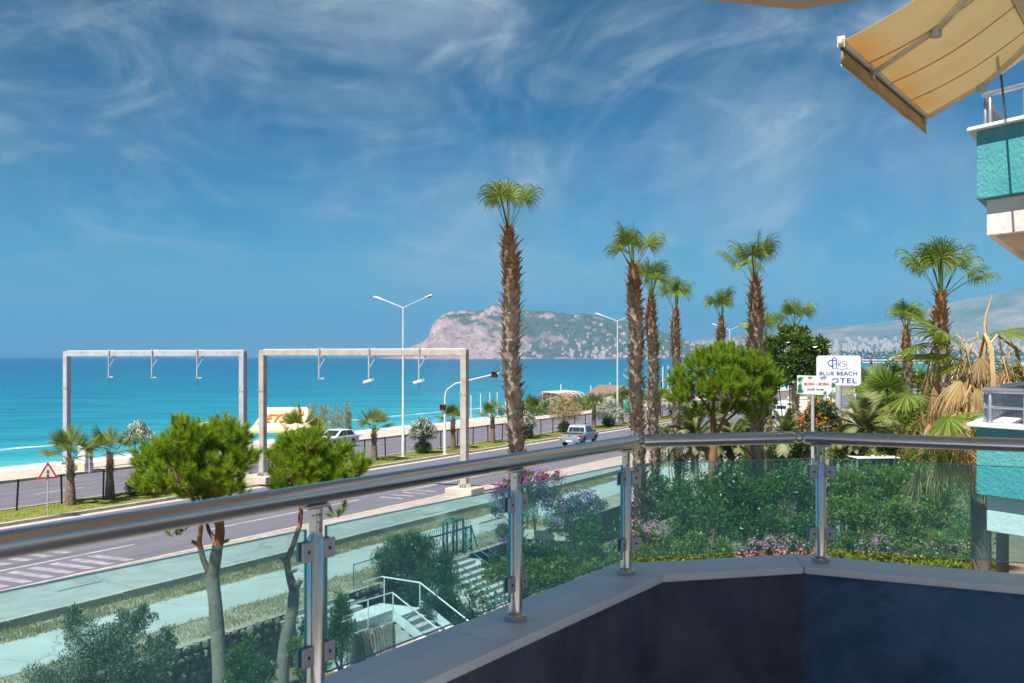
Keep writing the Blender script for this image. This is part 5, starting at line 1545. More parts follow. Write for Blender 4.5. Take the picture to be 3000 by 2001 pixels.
# dry grass on the verge: individual blades nobody could count
def blades(name, n, w0, w1, s0, s1, z, h, mat, seed, label, clump=1.4):
    rg = np.random.default_rng(seed)
    cs = rg.uniform(s0, s1, n // 14); cw = rg.uniform(w0, w1, n // 14)
    k = rg.integers(0, len(cs), n)
    s = cs[k] + rg.normal(size=n) * .16 * clump; w = np.clip(cw[k] + rg.normal(size=n) * .08 * clump, w0, w1)
    P = np.stack([D_.x * s + P_.x * w, D_.y * s + P_.y * w, np.full(n, z)], 1)
    a = rg.random(n) * 6.28; sd = np.stack([np.cos(a), np.sin(a), 0 * a], 1)
    ln = rg.normal(size=(n, 3)) * .35; ln[:, 2] = 1
    H_ = (h * rg.uniform(.4, 1.3, n))[:, None]
    V = np.stack([P - sd * .012, P + sd * .012, P + ln * H_], 1).reshape(-1, 3)
    o = link(name, np_mesh(name, V, np.arange(3 * n).reshape(-1, 3), mat))
    tag(o, label, 'grass', kind='stuff')
M['dry_grass'] = leafmat('dry_grass_blades', [(0.1, (0.16, 0.14, 0.05)), (0.5, (0.34, 0.27, 0.12)), (0.9, (0.50, 0.42, 0.22))], .3, .8, .9, (1, 1, .7))
M['lawn_blade'] = leafmat('lawn_blades', [(0.1, (0.10, 0.15, 0.02)), (0.5, (0.21, 0.25, 0.04)), (0.9, (0.36, 0.34, 0.09))], .35, .7, .6)
blades('verge_grass', 26000, -25.75, -24.5, 12, 62, -.1, .13, M['dry_grass'], 91, 'dry yellow-green grass between pavement wall and footpath')
blades('bank_grass', 14000, -22.1, -20.5, 12, 48, -.1, .10, M['dry_grass'], 92, 'dry brown grass along the top of the stone wall', 1.8)
blades('median_lawn', 60000, -44.5, -41.25, 24, 150, .13, .07, M['lawn_blade'], 93, 'short green lawn on the median', 2.5)
# loose ground planting over the rest of the garden
rg = np.random.default_rng(17)
L = []
for _ in range(420):
    s, w = rg.uniform(32, 95), rg.uniform(-19.3, -4)
    q = RP(s, w, GZ + .05 + rg.uniform(0, .5)); L.append((q.x, q.y, q.z, rg.uniform(.45, .95)))
o = link('ground_planting', np_mesh('ground_planting', *leafcloud(L, 46000, .19, .04, 18, .7), M['citrus']))
tag(o, 'mixed low green planting covering the hotel garden', 'plants', kind='stuff')
# feather palms
def feather(elev, L, seed):
    rg = random.Random(seed)
    V, Fq = [], []
    d = Vector((math.cos(R_(elev)), 0, math.sin(R_(elev)))); p = Vector()
    n = 30
    for i in range(n):
        f = i / n
        q = p + d * (L / n)
        s = Vector((0, 1, 0)); nn = d.cross(s)
        b = len(V); w_ = .015 * (1 - f) + .004
        V += [p + s * w_, p - s * w_, q - s * w_, q + s * w_]; Fq.append((b, b + 1, b + 2, b + 3))
        if f > .12:
            ll = L * .26 * math.sin(math.pi * min(1, (f - .05) * .95)) ** .6 + .05
            for sg in (-1, 1):
                for h in (0, .5):
                    o_ = p.lerp(q, h)
                    t = (s * sg * .8 + d * .75 + nn * (-.25 + rg.uniform(-.15, .15))).normalized()
                    wv = t.cross(nn).normalized() * .014
                    b = len(V)
                    V += [o_ - wv, o_ + wv, o_ + t * ll * .6 + wv * .8 + Vector((0, 0, -.01)), o_ + t * ll + Vector((0, 0, -.06 * ll))]
                    Fq.append((b, b + 1, b + 2, b + 3))
        d = (d + Vector((0, 0, -.028 * (1 + f * 1.5)))).normalized(); p = q
    return np_mesh('frond', np.array([tuple(q) for q in V]), Fq, M['feather'])
M['feather'] = leafmat('feather_palm_leaf', [(0.1, (0.10, 0.14, 0.05)), (0.5, (0.22, 0.25, 0.10)), (0.9, (0.38, 0.38, 0.19))], .3, .5, 1.5)
FE = [feather(e, 1.0, e) for e in (78, 62, 46, 30, 12, -6)]
def feather_palm(u, v, Y, R, label, seed, n=22):
    c = at(u, v, Y)
    root = empty('feather_palm', (c.x, c.y, GZ), seed, label, 'palm tree', 'feather palms in the hotel garden')
    h = c.z - GZ
    MB().lathe((0, 0, 0), [(.26, 0), (.22, h * .5), (.20, h)], 12).build('trunk', M['boots'], root, True)
    rg = random.Random(seed)
    for k in range(n):
        link('frond', FE[k % 6], root, (0, 0, h), (0, 0, k * 2.399 + rg.uniform(-.2, .2)), R * rg.uniform(.85, 1.15))
feather_palm(2530, 1262, 50, 1.75, 'pale feather palm right of the hotel sign pole', 1, 26)
feather_palm(2035, 1285, 55, 1.9, 'pale feather palm left of the pine trunk', 2, 24)
feather_palm(2300, 1275, 54, 1.5, 'small feather palm below the slender fan palm', 3, 20)
feather_palm(2140, 1290, 56, 1.4, 'small feather palm right of the pine trunk', 4, 18)
def low_fan(u, v, Y, size, label, seed, n=12):
    c = at(u, v, Y)
    root = empty('low_fan_palm', (c.x, c.y, GZ), 0, label, 'palm tree', 'low fan palms in the hotel garden')
    h = c.z - GZ
    MB().lathe((0, 0, 0), [(.25, 0), (.22, h * .6), (.16, h)], 12).build('trunk', M['boots'], root, True)
    rg = random.Random(seed)
    for k in range(n):
        e = [80, 62, 48, 34, 20, 6, -8, -22, 56, 40, 12, -15][k % 12]
        link('frond', fronds('big', [78, 64, 52, 40, 30, 20, 10, 0, -12, -25][min(9, max(0, int((80 - e) / 11)))], k % 2, Lp=.95, Rb=1.05, droop=.75, stiff=.56, nseg=42, spread=130, width=1.3), root, (0, 0, h), (0, 0, k * 2.399 + seed), size * rg.uniform(.85, 1.1))
    for k in range(8):
        link('dry_frond', DEAD[k % 4], root, (0, 0, h - .2), (0, 0, k * .8), size)
low_fan(2560, 1150, 66, 1.15, 'low fan palm with dry leaves right behind the hotel sign', 1)
low_fan(2600, 1190, 60, 1.2, 'low fan palm beneath the full-headed palm, pale hanging leaves', 2)
low_fan(2425, 1190, 70, .9, 'low fan palm glimpsed under the boutique hotel sign', 4, 8)
# ================================================================ stone wall, steps, gate, landing
M['rubble'] = pm('rubble_stone', (0.15, 0.12, 0.10), (0.30, 0.25, 0.21), 3.5, 0.95, bmp=0.8, bscale=14, bdist=0.03, stain=(0.10, 0.10, 0.08), stain_scale=1.5)
M['mortar'] = pm('dark_mortar', (0.10, 0.085, 0.075), (0.16, 0.14, 0.12), 4, 0.95, bmp=0.6, bscale=15, bdist=0.02)
M['step'] = pm('step_concrete', (0.46, 0.43, 0.40), (0.56, 0.53, 0.49), 2.0, 0.9, bmp=0.3, bscale=24, stain=(0.34, 0.31, 0.28), stain_scale=1.6)
M['iron'] = pm('teal_painted_iron', (0.012, 0.12, 0.135), (0.02, 0.16, 0.17), 6, 0.5, stain=(0.02, 0.08, 0.09), stain_scale=3)
M['rail_white'] = pm('white_painted_tube', (0.66, 0.68, 0.69), (0.74, 0.75, 0.76), 5, 0.5, stain=(0.48, 0.46, 0.43), stain_scale=3)
M['rail_brown'] = pm('brown_painted_tube', (0.22, 0.10, 0.08), (0.28, 0.14, 0.11), 5, 0.6)
M['whitewash'] = pm('stained_whitewash', (0.58, 0.56, 0.52), (0.68, 0.66, 0.62), 2.0, 0.9, bmp=0.5, bscale=12, bdist=0.02, stain=(0.34, 0.32, 0.29), stain_scale=1.3)
M['wood'] = pm('weathered_wood', (0.34, 0.25, 0.19), (0.46, 0.36, 0.28), 7, 0.9, bmp=0.3, bscale=40, stain=(0.24, 0.18, 0.14), stain_scale=3)
M['paver'] = pm('pink_paving', (0.58, 0.48, 0.42), (0.66, 0.55, 0.49), 2.0, 0.9, stain=(0.46, 0.38, 0.33), stain_scale=1)
sw_ = empty('rubble_wall', RP(20, -20.25, GZ), 0, 'dark rough rubble stone retaining wall below the footpath', 'wall')
b0 = Vector(sw_.location)
def hole(s):                      # openings for the two flights of steps
    return 25.2 < s < 28.0 or 32.7 < s < 35.6
for s0_, s1_ in ((2, 25.25), (27.95, 32.75), (35.55, 60)):
    MB().bar(RP(s0_, -20.45, (GZ - .12) / 2) - b0, RP(s1_, -20.45, (GZ - .12) / 2) - b0, .36, -.12 - GZ).build('core', M['mortar'], sw_)
SM = []
for k in range(5):
    rgk = random.Random(200 + k)
    bm = bmesh.new()
    bmesh.ops.create_icosphere(bm, subdivisions=1, radius=.5)
    for vtx in bm.verts: vtx.co *= rgk.uniform(.78, 1.15)
    me = bpy.data.meshes.new('stone'); bm.to_mesh(me); bm.free(); me.materials.append(M['rubble']); SM.append(me)
rg = random.Random(12)
cnt = 0
z = GZ + .1
while z < -.12:
    s = 13.0 + rg.uniform(0, .2)
    while s < 31.8:
        L = rg.uniform(.22, .46)
        if not hole(s) and not (s > 27.9 and s < 32.6 and z < -.5):
            link('stone', SM[cnt % 5], sw_, RP(s + L / 2, -20.27 + rg.uniform(-.03, .03), z + rg.uniform(-.03, .03)) - b0, (rg.uniform(-.3, .3), rg.uniform(-.2, .2), ROADANG + rg.uniform(-.2, .2)), (L * 1.12, rg.uniform(.18, .30), rg.uniform(.22, .32)))
            cnt += 1
        s += L
    z += .225
# --- main flight with teal railings
st = empty('garden_steps', RP(34.2, -20.3, GZ), 0, 'wide flight of concrete garden steps with teal railings below the gate', 'steps')
b0 = Vector(st.location)
NS_, RUN = 11, .27
RISE = (-.1 - GZ) / NS_
for k in range(NS_):
    z1 = -.1 - RISE * k
    w0 = -20.5 + RUN * k
    o = MB().box(RP(34.15, w0 + RUN / 2 + .02, (z1 + GZ) / 2) - b0, (2.75, RUN + .04, z1 - GZ), ROADANG).build('step', M['step'], st); bevel(o, .012, 1)
for s in (32.68, 35.62):
    for k in range(4):
        o = MB().box(RP(s, -20.0 + k * .62, (-.1 - k * .36 + GZ) / 2 - .1) - b0, (.22, .62, -.1 - k * .36 - GZ - .1), ROADANG).build('side_wall', M['whitewash'], st)
for s in (32.85, 35.45):
    for h in (.86, .58, .30):
        a, b = RP(s, -20.35, -.1 + h), RP(s, -17.45, -.1 + h - 1.58)
        MB().tube([a - b0, b - b0, b + P_ * .16 + Vector((0, 0, -.10)) - b0, b + P_ * .17 + Vector((0, 0, -.26)) - b0], .022, 8).build('rail', M['iron'], st, True)
    for t in (0, .42, .92):
        q = RP(s, -20.35 + 2.9 * t, 0); zt = -.1 - 1.58 * t
        MB().bar(Vector((q.x, q.y, max(GZ, zt - .25))) - b0, Vector((q.x, q.y, zt + .87)) - b0, .045, .045).build('rail_post', M['iron'], st)
MB().tube([RP(31.6, -17.6, -.75) - b0, RP(33.4, -17.05, -.85) - b0, RP(35.2, -16.8, -.85) - b0], .022, 8).build('low_rail', M['rail_brown'], st, True)
for s, w in ((31.8, -17.55), (33.4, -17.05), (35.0, -16.83)):
    MB().tube([RP(s, w, GZ) - b0, RP(s, w, -.82) - b0], .018, 6).build('rail_post', M['rail_brown'], st, True)
# --- wrought iron gate
gt = empty('iron_gate', RP(34, -20.6, -.1), ROADANG, 'ornate teal wrought iron gate with spear tips at the head of the steps', 'gate')
def gbar(a, b, w=.04, h=.04, nm='bar', par=None): return MB().bar(a, b, w, h).build(nm, M['iron'], par or gt)
X0, X1 = -1.75, 2.35
for z in (.10, .92): gbar((X0, 0, z), (X1, 0, z), .045, .06, 'rail')
for x in np.arange(X0 + .13, X1, .145):
    tp = MB().tube([(x, 0, .92), (x, 0, 1.10)], .010, 5)
    tp.lathe((x, 0, 1.08), [(.004, 0), (.022, .03), (.016, .06), (.001, .11)], 6)
    tp.build('spear_tip', M['iron'], gt)
for x in (X0, -1.35, 1.0, 1.28, 1.95, X1):
    tall = x in (-1.35, 1.0, 1.28)
    gbar((x, 0, 0), (x, 0, 1.28 if tall else .98), .06, .06, 'post')
for x in (1.0, 1.28, 1.75):
    gbar((x, .42, 0), (x, .42, 1.28), .06, .06, 'post')
    gbar((x, 0, 1.28), (x, .42, 1.28), .06, .06, 'lintel')
gbar((1.0, 0, 1.30), (1.75, 0, 1.30), .06, .05, 'lintel'); gbar((1.0, .42, 1.30), (1.75, .42, 1.30), .06, .05, 'lintel'); gbar((1.75, 0, 0), (1.75, 0, 1.28), .06, .06, 'post')
gbar((-1.75, 0, 1.20), (-1.35, 0, 1.26), .05, .05, 'lintel')
sc = []
for k in range(26):
    t = k / 25
    sc.append(Vector((.075 * math.sin(t * 2 * math.pi), 0, .20 + .60 * t)))
cur = [Vector((.055 * math.cos(a) * (1 - a / 9), 0, .055 * math.sin(a) * (1 - a / 9))) for a in np.linspace(0, 6, 14)]
scm = MB().tube(sc, .013, 6)
scm.tube([q + Vector((.03, 0, .80)) for q in cur], .009, 5).tube([q * -1 + Vector((-.03, 0, .22)) for q in cur], .009, 5)
scm.tube([(0, 0, .80), (0, 0, .92)], .010, 5).tube([(0, 0, .10), (0, 0, .2)], .010, 5)
scme = scm.mesh('scroll', M['iron'], True)
for k, x in enumerate(np.arange(-1.15, .95, .25)):
    if abs(x - .35) < .1:
        r = MB()
        for cz in (.32, .72):
            r.tube([(.10 * math.cos(a), 0, cz + .14 * math.sin(a)) for a in np.linspace(0, 2 * math.pi, 18)], .011, 5)
        r.tube([(0, 0, .1), (0, 0, .92)], .014, 6)
        for a in range(6): r.tube([(0, 0, .52), (.10 * math.cos(a * 1.047), .0, .52 + .10 * math.sin(a * 1.047))], .022, 5)
        r.build('rosette', M['iron'], gt, True).location = (x, 0, 0)
    else: link('scroll', scme, gt, (x, 0, 0), None, (1 if k % 2 else -1, 1, 1))
for x in (1.14, 1.52, 2.12): link('scroll', scme, gt, (x, 0, 0))
gbar((2.35, 0, .95), (2.9, 0, 0), .04, .04, 'brace')
wf = empty('wire_fence', RP(37.0, -20.6, -.1), ROADANG, 'fine wire mesh fence panel running from the gate into the bougainvillea', 'fence')
w_ = MB()
for x in np.linspace(0, 2.2, 24): w_.bar((x, 0, 0), (x, 0, .92), .005, .005)
for z in np.linspace(.05, .9, 8): w_.bar((0, 0, z), (2.2, 0, z), .005, .005)
w_.build('mesh_panel', M['iron'], wf)['kind'] = 'stuff'
MB().bar((0, 0, .95), (2.2, 0, .95), .03, .03).build('rail', M['iron'], wf)
lf = empty('low_wire_fence', RP(28.6, -20.5, -.1), ROADANG, 'thin dark wire fence on posts left of the oleander bush', 'fence')
MB().tube([(0, 0, .78), (3.2, 0, .80)], .016, 6).build('rail', M['iron'], lf)
for x in (0, 1.6, 3.2): MB().tube([(x, 0, 0), (x, 0, .82)], .018, 6).build('post', M['iron'], lf)
w_ = MB()
for x in np.linspace(.1, 3.1, 26): w_.bar((x, 0, .02), (x, 0, .78), .004, .004)
w_.build('mesh_panel', M['iron'], lf)['kind'] = 'stuff'
# --- landing with white rails
ld = empty('white_railed_landing', RP(27, -19, GZ), 0, 'whitewashed concrete landing with white tube railings and short steps', 'landing')
b0 = Vector(ld.location)
PZ = -.52
o = MB().box(RP(27.1, -18.95, (PZ + GZ) / 2) - b0, (3.7, 1.55, PZ - GZ), ROADANG).build('platform', M['whitewash'], ld); bevel(o, .02)
for k in range(3):
    z1 = -.1 - .14 * k
    MB().box(RP(26.6, -20.45 + .26 * k + .13, (z1 + GZ) / 2) - b0, (2.6, .27, z1 - GZ), ROADANG).build('step', M['step'], ld)
for k in range(7):
    z1 = PZ - .16 * (k + 1)
    if z1 - GZ > .03: MB().box(RP(28.1, -18.15 + .27 * k + .135, (z1 + GZ) / 2) - b0, (1.5, .275, z1 - GZ), ROADANG).build('step', M['step'], ld)
def wtube(pts, nm='rail', r=.024): return MB().tube([q - b0 for q in pts], r, 8).build(nm, M['rail_white'], ld, True)
wtube([RP(24.6, -18.35, .28), RP(27.35, -18.2, .26), RP(27.35, -16.25, -.86), RP(27.35, -16.1, -.9)])
wtube([RP(28.0, -19.7, .30), RP(29.0, -19.7, .30), RP(28.9, -18.2, .27), RP(28.9, -16.2, -.88)])
for s, w, z0, z1 in ((24.7, -18.35, PZ - .2, .28), (26.1, -18.2, PZ - .25, .26), (27.35, -18.17, PZ - .3, .26), (27.35, -16.5, -1.6, -.72), (28.9, -18.2, PZ, .27), (28.9, -16.5, -1.6, -.72), (29.0, -19.6, PZ, .3)):
    wtube([RP(s, w, z0), RP(s, w, z1)], 'rail_post', .02)
for s, z in ((27.35, .0), (28.9, .0)):
    p0, p1 = RP(s, -18.2, PZ + .14), RP(s, -16.2, PZ + .14 - 1.17)
    MB().bar(p0 - b0, p1 - b0, .03, .26).build('side_board', M['rail_white'], ld)
MB().bar(RP(24.7, -18.25, PZ + .17) - b0, RP(27.35, -18.2, PZ + .13) - b0, .03, .24).build('side_board', M['rail_white'], ld)
MB().tube([RP(25.3, -18.14, PZ - .05) - b0, RP(28.2, -18.14, PZ - .1) - b0], .03, 8).build('pipe', M['galv'], ld, True)
yd = MB().add([RP(22, -18.1, GZ + .01), RP(36, -16.95, GZ + .01), RP(36, -10, GZ + .01), RP(22, -10, GZ + .01)], [(0, 3, 2, 1)]).build('paved_yard', M['paver']); yd['kind'] = 'structure'
for k, (s, w, tl) in enumerate(((25.75, -17.65, .2), (26.05, -17.5, .24))):
    pr = empty('wooden_pallet', RP(s, w, GZ + .02), ROADANG, ['weathered wooden pallet leaning flat against the whitewashed wall', 'weathered wooden pallet leaning in front of the other one'][k], 'pallet', 'pallets by the landing')
    pr.rotation_euler = (-tl, .05 * (k + 1), ROADANG + .04)
    for i in range(6): MB().box((-.40 + .16 * i + (0 if i < 3 else .02), 0, .6), (.105, .02, 1.2)).build('plank', M['wood'], pr)
    for z in (.08, .6, 1.12): MB().box((0, .055, z), (.92, .08, .10)).build('crossbar', M['wood'], pr)
    for i in (-1, 0, 1): MB().box((.38 * i, .115, .6), (.10, .02, 1.2)).build('back_plank', M['wood'], pr)
bx_ = MB().box(RP(26.2, -17.95, -.62), (.75, .25, .16), ROADANG).build('timber_offcut', M['wood']); tag(bx_, 'dark timber offcut lying on top of the leaning pallets', 'timber')
a, b = at(1525, 1548, 40), at(1700, 1562, 39.2)
gw = empty('garden_wall', (a.x, a.y, GZ), 0, 'pale low garden wall with a square block, showing through the shrubs', 'wall')
MB().bar(Vector((0, 0, a.z - GZ - .2)), b - Vector((a.x, a.y, GZ)) + Vector((0, 0, -.15)), .2, .3).build('wall', M['concrete'], gw)
q = at(1640, 1532, 39.4) - Vector((a.x, a.y, GZ)); MB().box(q, (.35, .3, .35)).build('block', M['concrete'], gw)

# ================================================================ hotel signs
M['sign_white'] = pm('sign_white', (0.74, 0.75, 0.77), (0.78, 0.79, 0.80), 2, 0.4)
M['sign_blue'] = pm('sign_blue', (0.012, 0.05, 0.38), (0.012, 0.05, 0.36), 2, 0.4)
M['sign_grey'] = pm('sign_pole_grey', (0.36, 0.38, 0.42), (0.42, 0.44, 0.48), 3, 0.45)
M['sign_red'] = pm('sign_red', (0.52, 0.015, 0.03), (0.48, 0.015, 0.03), 2, 0.4)
M['sign_green'] = pm('sign_green', (0.03, 0.16, 0.06), (0.05, 0.22, 0.08), 9, 0.4)
Y_ = 52.0; k_ = Y_ / F
c = at(2458, 1085.5, Y_)
hs_ = empty('hotel_sign', (c.x, c.y, GZ), math.atan2(c.y, c.x) - math.pi / 2, 'white roadside hotel sign board with blue lettering on a thick grey pole', 'sign')
zc = c.z - GZ
def S(x, y, d=0): return ((x - 1162) / 5.6 * k_, d, zc - (y - 478) / 5.6 * k_)     # zoomed sign pixels -> board plane
def rr(x0, x1, y0, y1, r):
    out = []
    for cx_, cy_, a0 in ((x1 - r, y1 - r, 0), (x0 + r, y1 - r, 90), (x0 + r, y0 + r, 180), (x1 - r, y0 + r, 270)):
        for t in range(5):
            a = R_(a0 + t * 22.5); out.append((cx_ + r * math.cos(a), cy_ + r * math.sin(a)))
    return out
ol = rr(805, 1500, 235, 722, 45)
o = MB().ext([S(x, y, 0) for x, y in ol], (0, .22, 0)).build('panel', M['sign_white'], hs_)
MB().ext([S((x - 1152) * 1.012 + 1156, (y - 478) * 1.012 + 478, .03) for x, y in ol], (0, .24, 0)).build('casing', M['sign_grey'], hs_)
MB().lathe(((1155 - 1162) / 5.6 * k_, .13, 0), [(.145, 0), (.145, zc - .715)], 20).build('pole', M['sign_grey'], hs_, True)
text(hs_, 'BLUE BEACH', (S(1150, 556)[0], -.006, S(0, 556)[2]), .245, M['sign_blue'], bold=.006, spacing=1.08, sx=1.18)
text(hs_, 'HOTEL', (S(1180, 683)[0], -.006, S(0, 683)[2]), .33, M['sign_blue'], bold=.006, spacing=1.15, sx=1.32)
def stroke(pts, w, nm='logo_stroke', mat='sign_blue'):
    P3 = [Vector(S(x, y, -.006)) for x, y in pts]
    mb = MB()
    n = len(P3); vs_, fs_ = [], []
    for i, q in enumerate(P3):
        t = (P3[min(i + 1, n - 1)] - P3[max(i - 1, 0)]).normalized()
        nn = Vector((-t.z, 0, t.x)) * (w / 2 * k_ / 5.6)
        vs_ += [q + nn, q - nn, q + nn + Vector((0, .004, 0)), q - nn + Vector((0, .004, 0))]
    for i in range(n - 1):
        a = 4 * i
        fs_ += [(a, a + 1, a + 5, a + 4), (a + 2, a + 6, a + 7, a + 3), (a, a + 4, a + 6, a + 2), (a + 1, a + 3, a + 7, a + 5)]
    fs_ += [(0, 2, 3, 1), (4 * n - 4, 4 * n - 3, 4 * n - 1, 4 * n - 2)]
    return mb.add(vs_, fs_).build(nm, M[mat], hs_)
arc = lambda cx_, cy_, rx, ry, a0, a1, n=16: [(cx_ + rx * math.cos(R_(a)), cy_ + ry * math.sin(R_(a))) for a in np.linspace(a0, a1, n)]
stroke([(1060, 442)] + [(1060, 310)] + arc(1091, 298, 31, 34, 180, 360) + [(1122, 430)], 15)
stroke([(1128, 312), (1095, 310)] + arc(1045, 360, 56, 50, 275, 90) + [(1085, 402)], 15)
stroke([(1122, 372), (1066, 372)], 9)
stroke([(1150, 412), (1150, 318)] + arc(1158, 343, 30, 25, -90, 90) + [(1155, 368), (1192, 412)], 9)
stroke([(1262, 330)] + arc(1238, 345, 22, 22, -60, -230) + arc(1230, 388, 26, 24, -50, 110) , 9)
stroke([(1276, 345), (1276, 412)], 10); stroke([(1276, 322), (1276, 333)], 11)
stroke([(1055, 452), (1085, 440), (1120, 440), (1170, 455), (1220, 460), (1270, 450), (1305, 434)], 8)

Y_ = 49.0; k_ = Y_ / F
c = at(2393, 1128, Y_)
bs_ = empty('boutique_hotel_sign', (c.x, c.y, GZ), math.atan2(c.y, c.x) - math.pi / 2, 'white arrow-shaped hotel sign with red and black lettering and leaf prints', 'sign')
zc = c.z - GZ
def S2(x, y, d=0): return ((x - 800) / 5.6 * k_, d, zc - (y - 718) / 5.6 * k_)
arrow = [(490, 562), (985, 575), (1110, 718), (985, 880), (490, 862)]
MB().ext([S2(*q) for q in arrow], (0, .10, 0)).build('panel', M['sign_white'], bs_)
MB().ext([S2((x - 800) * 1.012 + 800, (y - 720) * 1.02 + 720, .02) for x, y in arrow], (0, .10, 0)).build('casing', M['sign_grey'], bs_)
MB().lathe((S2(735, 0)[0], .08, 0), [(.075, 0), (.075, zc - .42)], 14).build('pole', M['sign_grey'], bs_, True)
text(bs_, 'BORA - BORA', (S2(790, 0)[0], -.006, S2(0, 722)[2]), .175, M['sign_red'], .28, .006)
text(bs_, 'butik hotel', (S2(775, 0)[0], -.006, S2(0, 806)[2]), .165, M['black'], .38, .002)
def leafprint(cx_, cy_, r, a0, a1, n):
    for k, a in enumerate(np.linspace(a0, a1, n)):
        t = Vector((math.cos(R_(a)), math.sin(R_(a))))
        q = Vector((-t.y, t.x))
        pts = [(cx_, cy_), (cx_ + t.x * r * .5 + q.x * r * .09, cy_ + t.y * r * .5 + q.y * r * .09), (cx_ + t.x * r, cy_ + t.y * r), (cx_ + t.x * r * .5 - q.x * r * .09, cy_ + t.y * r * .5 - q.y * r * .09)]
        MB().ext([S2(x, y, -.006) for x, y in pts], (0, .003, 0)).build('leaf_print', M['sign_green'], bs_)
leafprint(495, 850, 120, -80, -10, 7); leafprint(495, 600, 110, -5, 75, 6); leafprint(495, 740, 95, -45, 45, 6)
leafprint(690, 580, 60, 20, 150, 6); leafprint(900, 578, 80, 5, 160, 6); leafprint(1100, 718, 90, 140, 220, 7); leafprint(960, 868, 80, 185, 250, 5)

# ================================================================ vehicles
M['silver'] = pm('silver_blue_car_paint', (0.36, 0.41, 0.47), (0.39, 0.44, 0.50), 1, 0.3, metal=0.35)
M['carwhite'] = pm('white_car_paint', (0.72, 0.73, 0.74), (0.76, 0.77, 0.78), 1, 0.3)
M['carglass'] = pm('car_glass', (0.02, 0.03, 0.035), (0.025, 0.035, 0.04), 1, 0.06, spec=0.8)
M['tyre'] = pm('tyre_rubber', (0.015, 0.015, 0.015), (0.022, 0.022, 0.022), 8, 0.85)
M['rim'] = pm('alloy_rim', (0.5, 0.5, 0.52), (0.55, 0.55, 0.56), 3, 0.35, metal=0.8)
M['lamp_red'] = pm('tail_lamp', (0.6, 0.03, 0.02), (0.5, 0.03, 0.03), 6, 0.2)
M['chrome'] = pm('bumper_chrome', (0.62, 0.63, 0.65), (0.66, 0.67, 0.68), 3, 0.2, metal=0.9)
def wheel(par, x, y, r=.36, w=.24):
    s = 1 if y > 0 else -1
    t = MB().tube([(x, y - s * w / 2, r), (x, y - s * w / 2 * .7, r), (x, y + s * w / 2 * .7, r), (x, y + s * w / 2, r)], [r * .93, r, r, r * .93], 26).build('wheel', M['tyre'], par, True)
    MB().tube([(x, y + s * w * .48, r), (x, y + s * (w * .5 + .012), r)], [r * .62, r * .58], 20).build('rim', M['rim'], t, True)
    for k in range(6):
        a = k * math.pi / 3
        MB().bar((x, y + s * (w * .5 + .016), r), (x + math.cos(a) * r * .55, y + s * (w * .5 + .016), r + math.sin(a) * r * .55), .01, .05, up=(0, 1, 0)).build('spoke', M['steel_dark'], t)
c = gz(1668, 1311)
hd_ = R_(90 - 22.5)
pk = empty('pickup_truck', c, hd_, 'silver-blue double cab pickup driving away in the near carriageway', 'pickup')
body = MB()
HW = .88
def shell(mb, prof, hw, taper=0.0):
    """side profile (x, z) closed, swept across the width"""
    n = len(prof)
    vs_ = [(x, hw - (taper * max(0, z - .95)), z) for x, z in prof] + [(x, -hw + (taper * max(0, z - .95)), z) for x, z in prof]
    mb.add(vs_, [tuple(range(n)), tuple(reversed(range(n, 2 * n)))] + [(i, n + i, n + (i + 1) % n, (i + 1) % n) for i in range(n)])
    return mb
def arch(cx_, r, x0, z0):
    return [(cx_ + r * math.cos(a), z0 + max(0, r * math.sin(a))) for a in np.linspace(math.pi, 0, 9)]
low_prof = [(.05, .52)] + arch(1.10, .44, 0, .48) + arch(4.05, .44, 0, .48) + [(4.85, .50), (4.95, .72), (4.88, .98), (3.85, 1.08), (1.75, 1.08), (1.72, 1.06), (.05, 1.04)]
o = shell(body, low_prof, HW).build('body', M['silver'], pk); bevel(o, .05, 3)
cabp = [(1.70, 1.08), (1.88, 1.60), (2.05, 1.70), (3.05, 1.72), (3.25, 1.66), (3.95, 1.06)]
cab = MB(); n = len(cabp)
tp_ = lambda z: HW - .04 - max(0, z - 1.05) * .24
cab.add([(x, tp_(z), z) for x, z in cabp] + [(x, -tp_(z), z) for x, z in cabp], [tuple(range(n)), tuple(reversed(range(n, 2 * n)))] + [(i, n + i, n + (i + 1) % n, (i + 1) % n) for i in range(n)])
o = cab.build('cab', M['silver'], pk); bevel(o, .05, 3)
def quad(pts, nm, mat, par=pk, th=.012):
    o = MB().add(pts, [(0, 1, 2, 3)]).build(nm, M[mat], par)
    m = o.modifiers.new('thickness', 'SOLIDIFY'); m.thickness = th; m.offset = 0
    return o
xr = lambda z: 1.70 + (z - 1.08) / .52 * .18
quad([(xr(1.17) - .012, .68, 1.17), (xr(1.17) - .012, -.68, 1.17), (xr(1.53) - .012, -.60, 1.53), (xr(1.53) - .012, .60, 1.53)], 'rear_window', 'carglass')
for y in (-.30, .30): MB().bar((xr(1.17) - .022, y * 1.05, 1.17), (xr(1.53) - .022, y, 1.53), .02, .02).build('window_bar', M['silver'], pk)
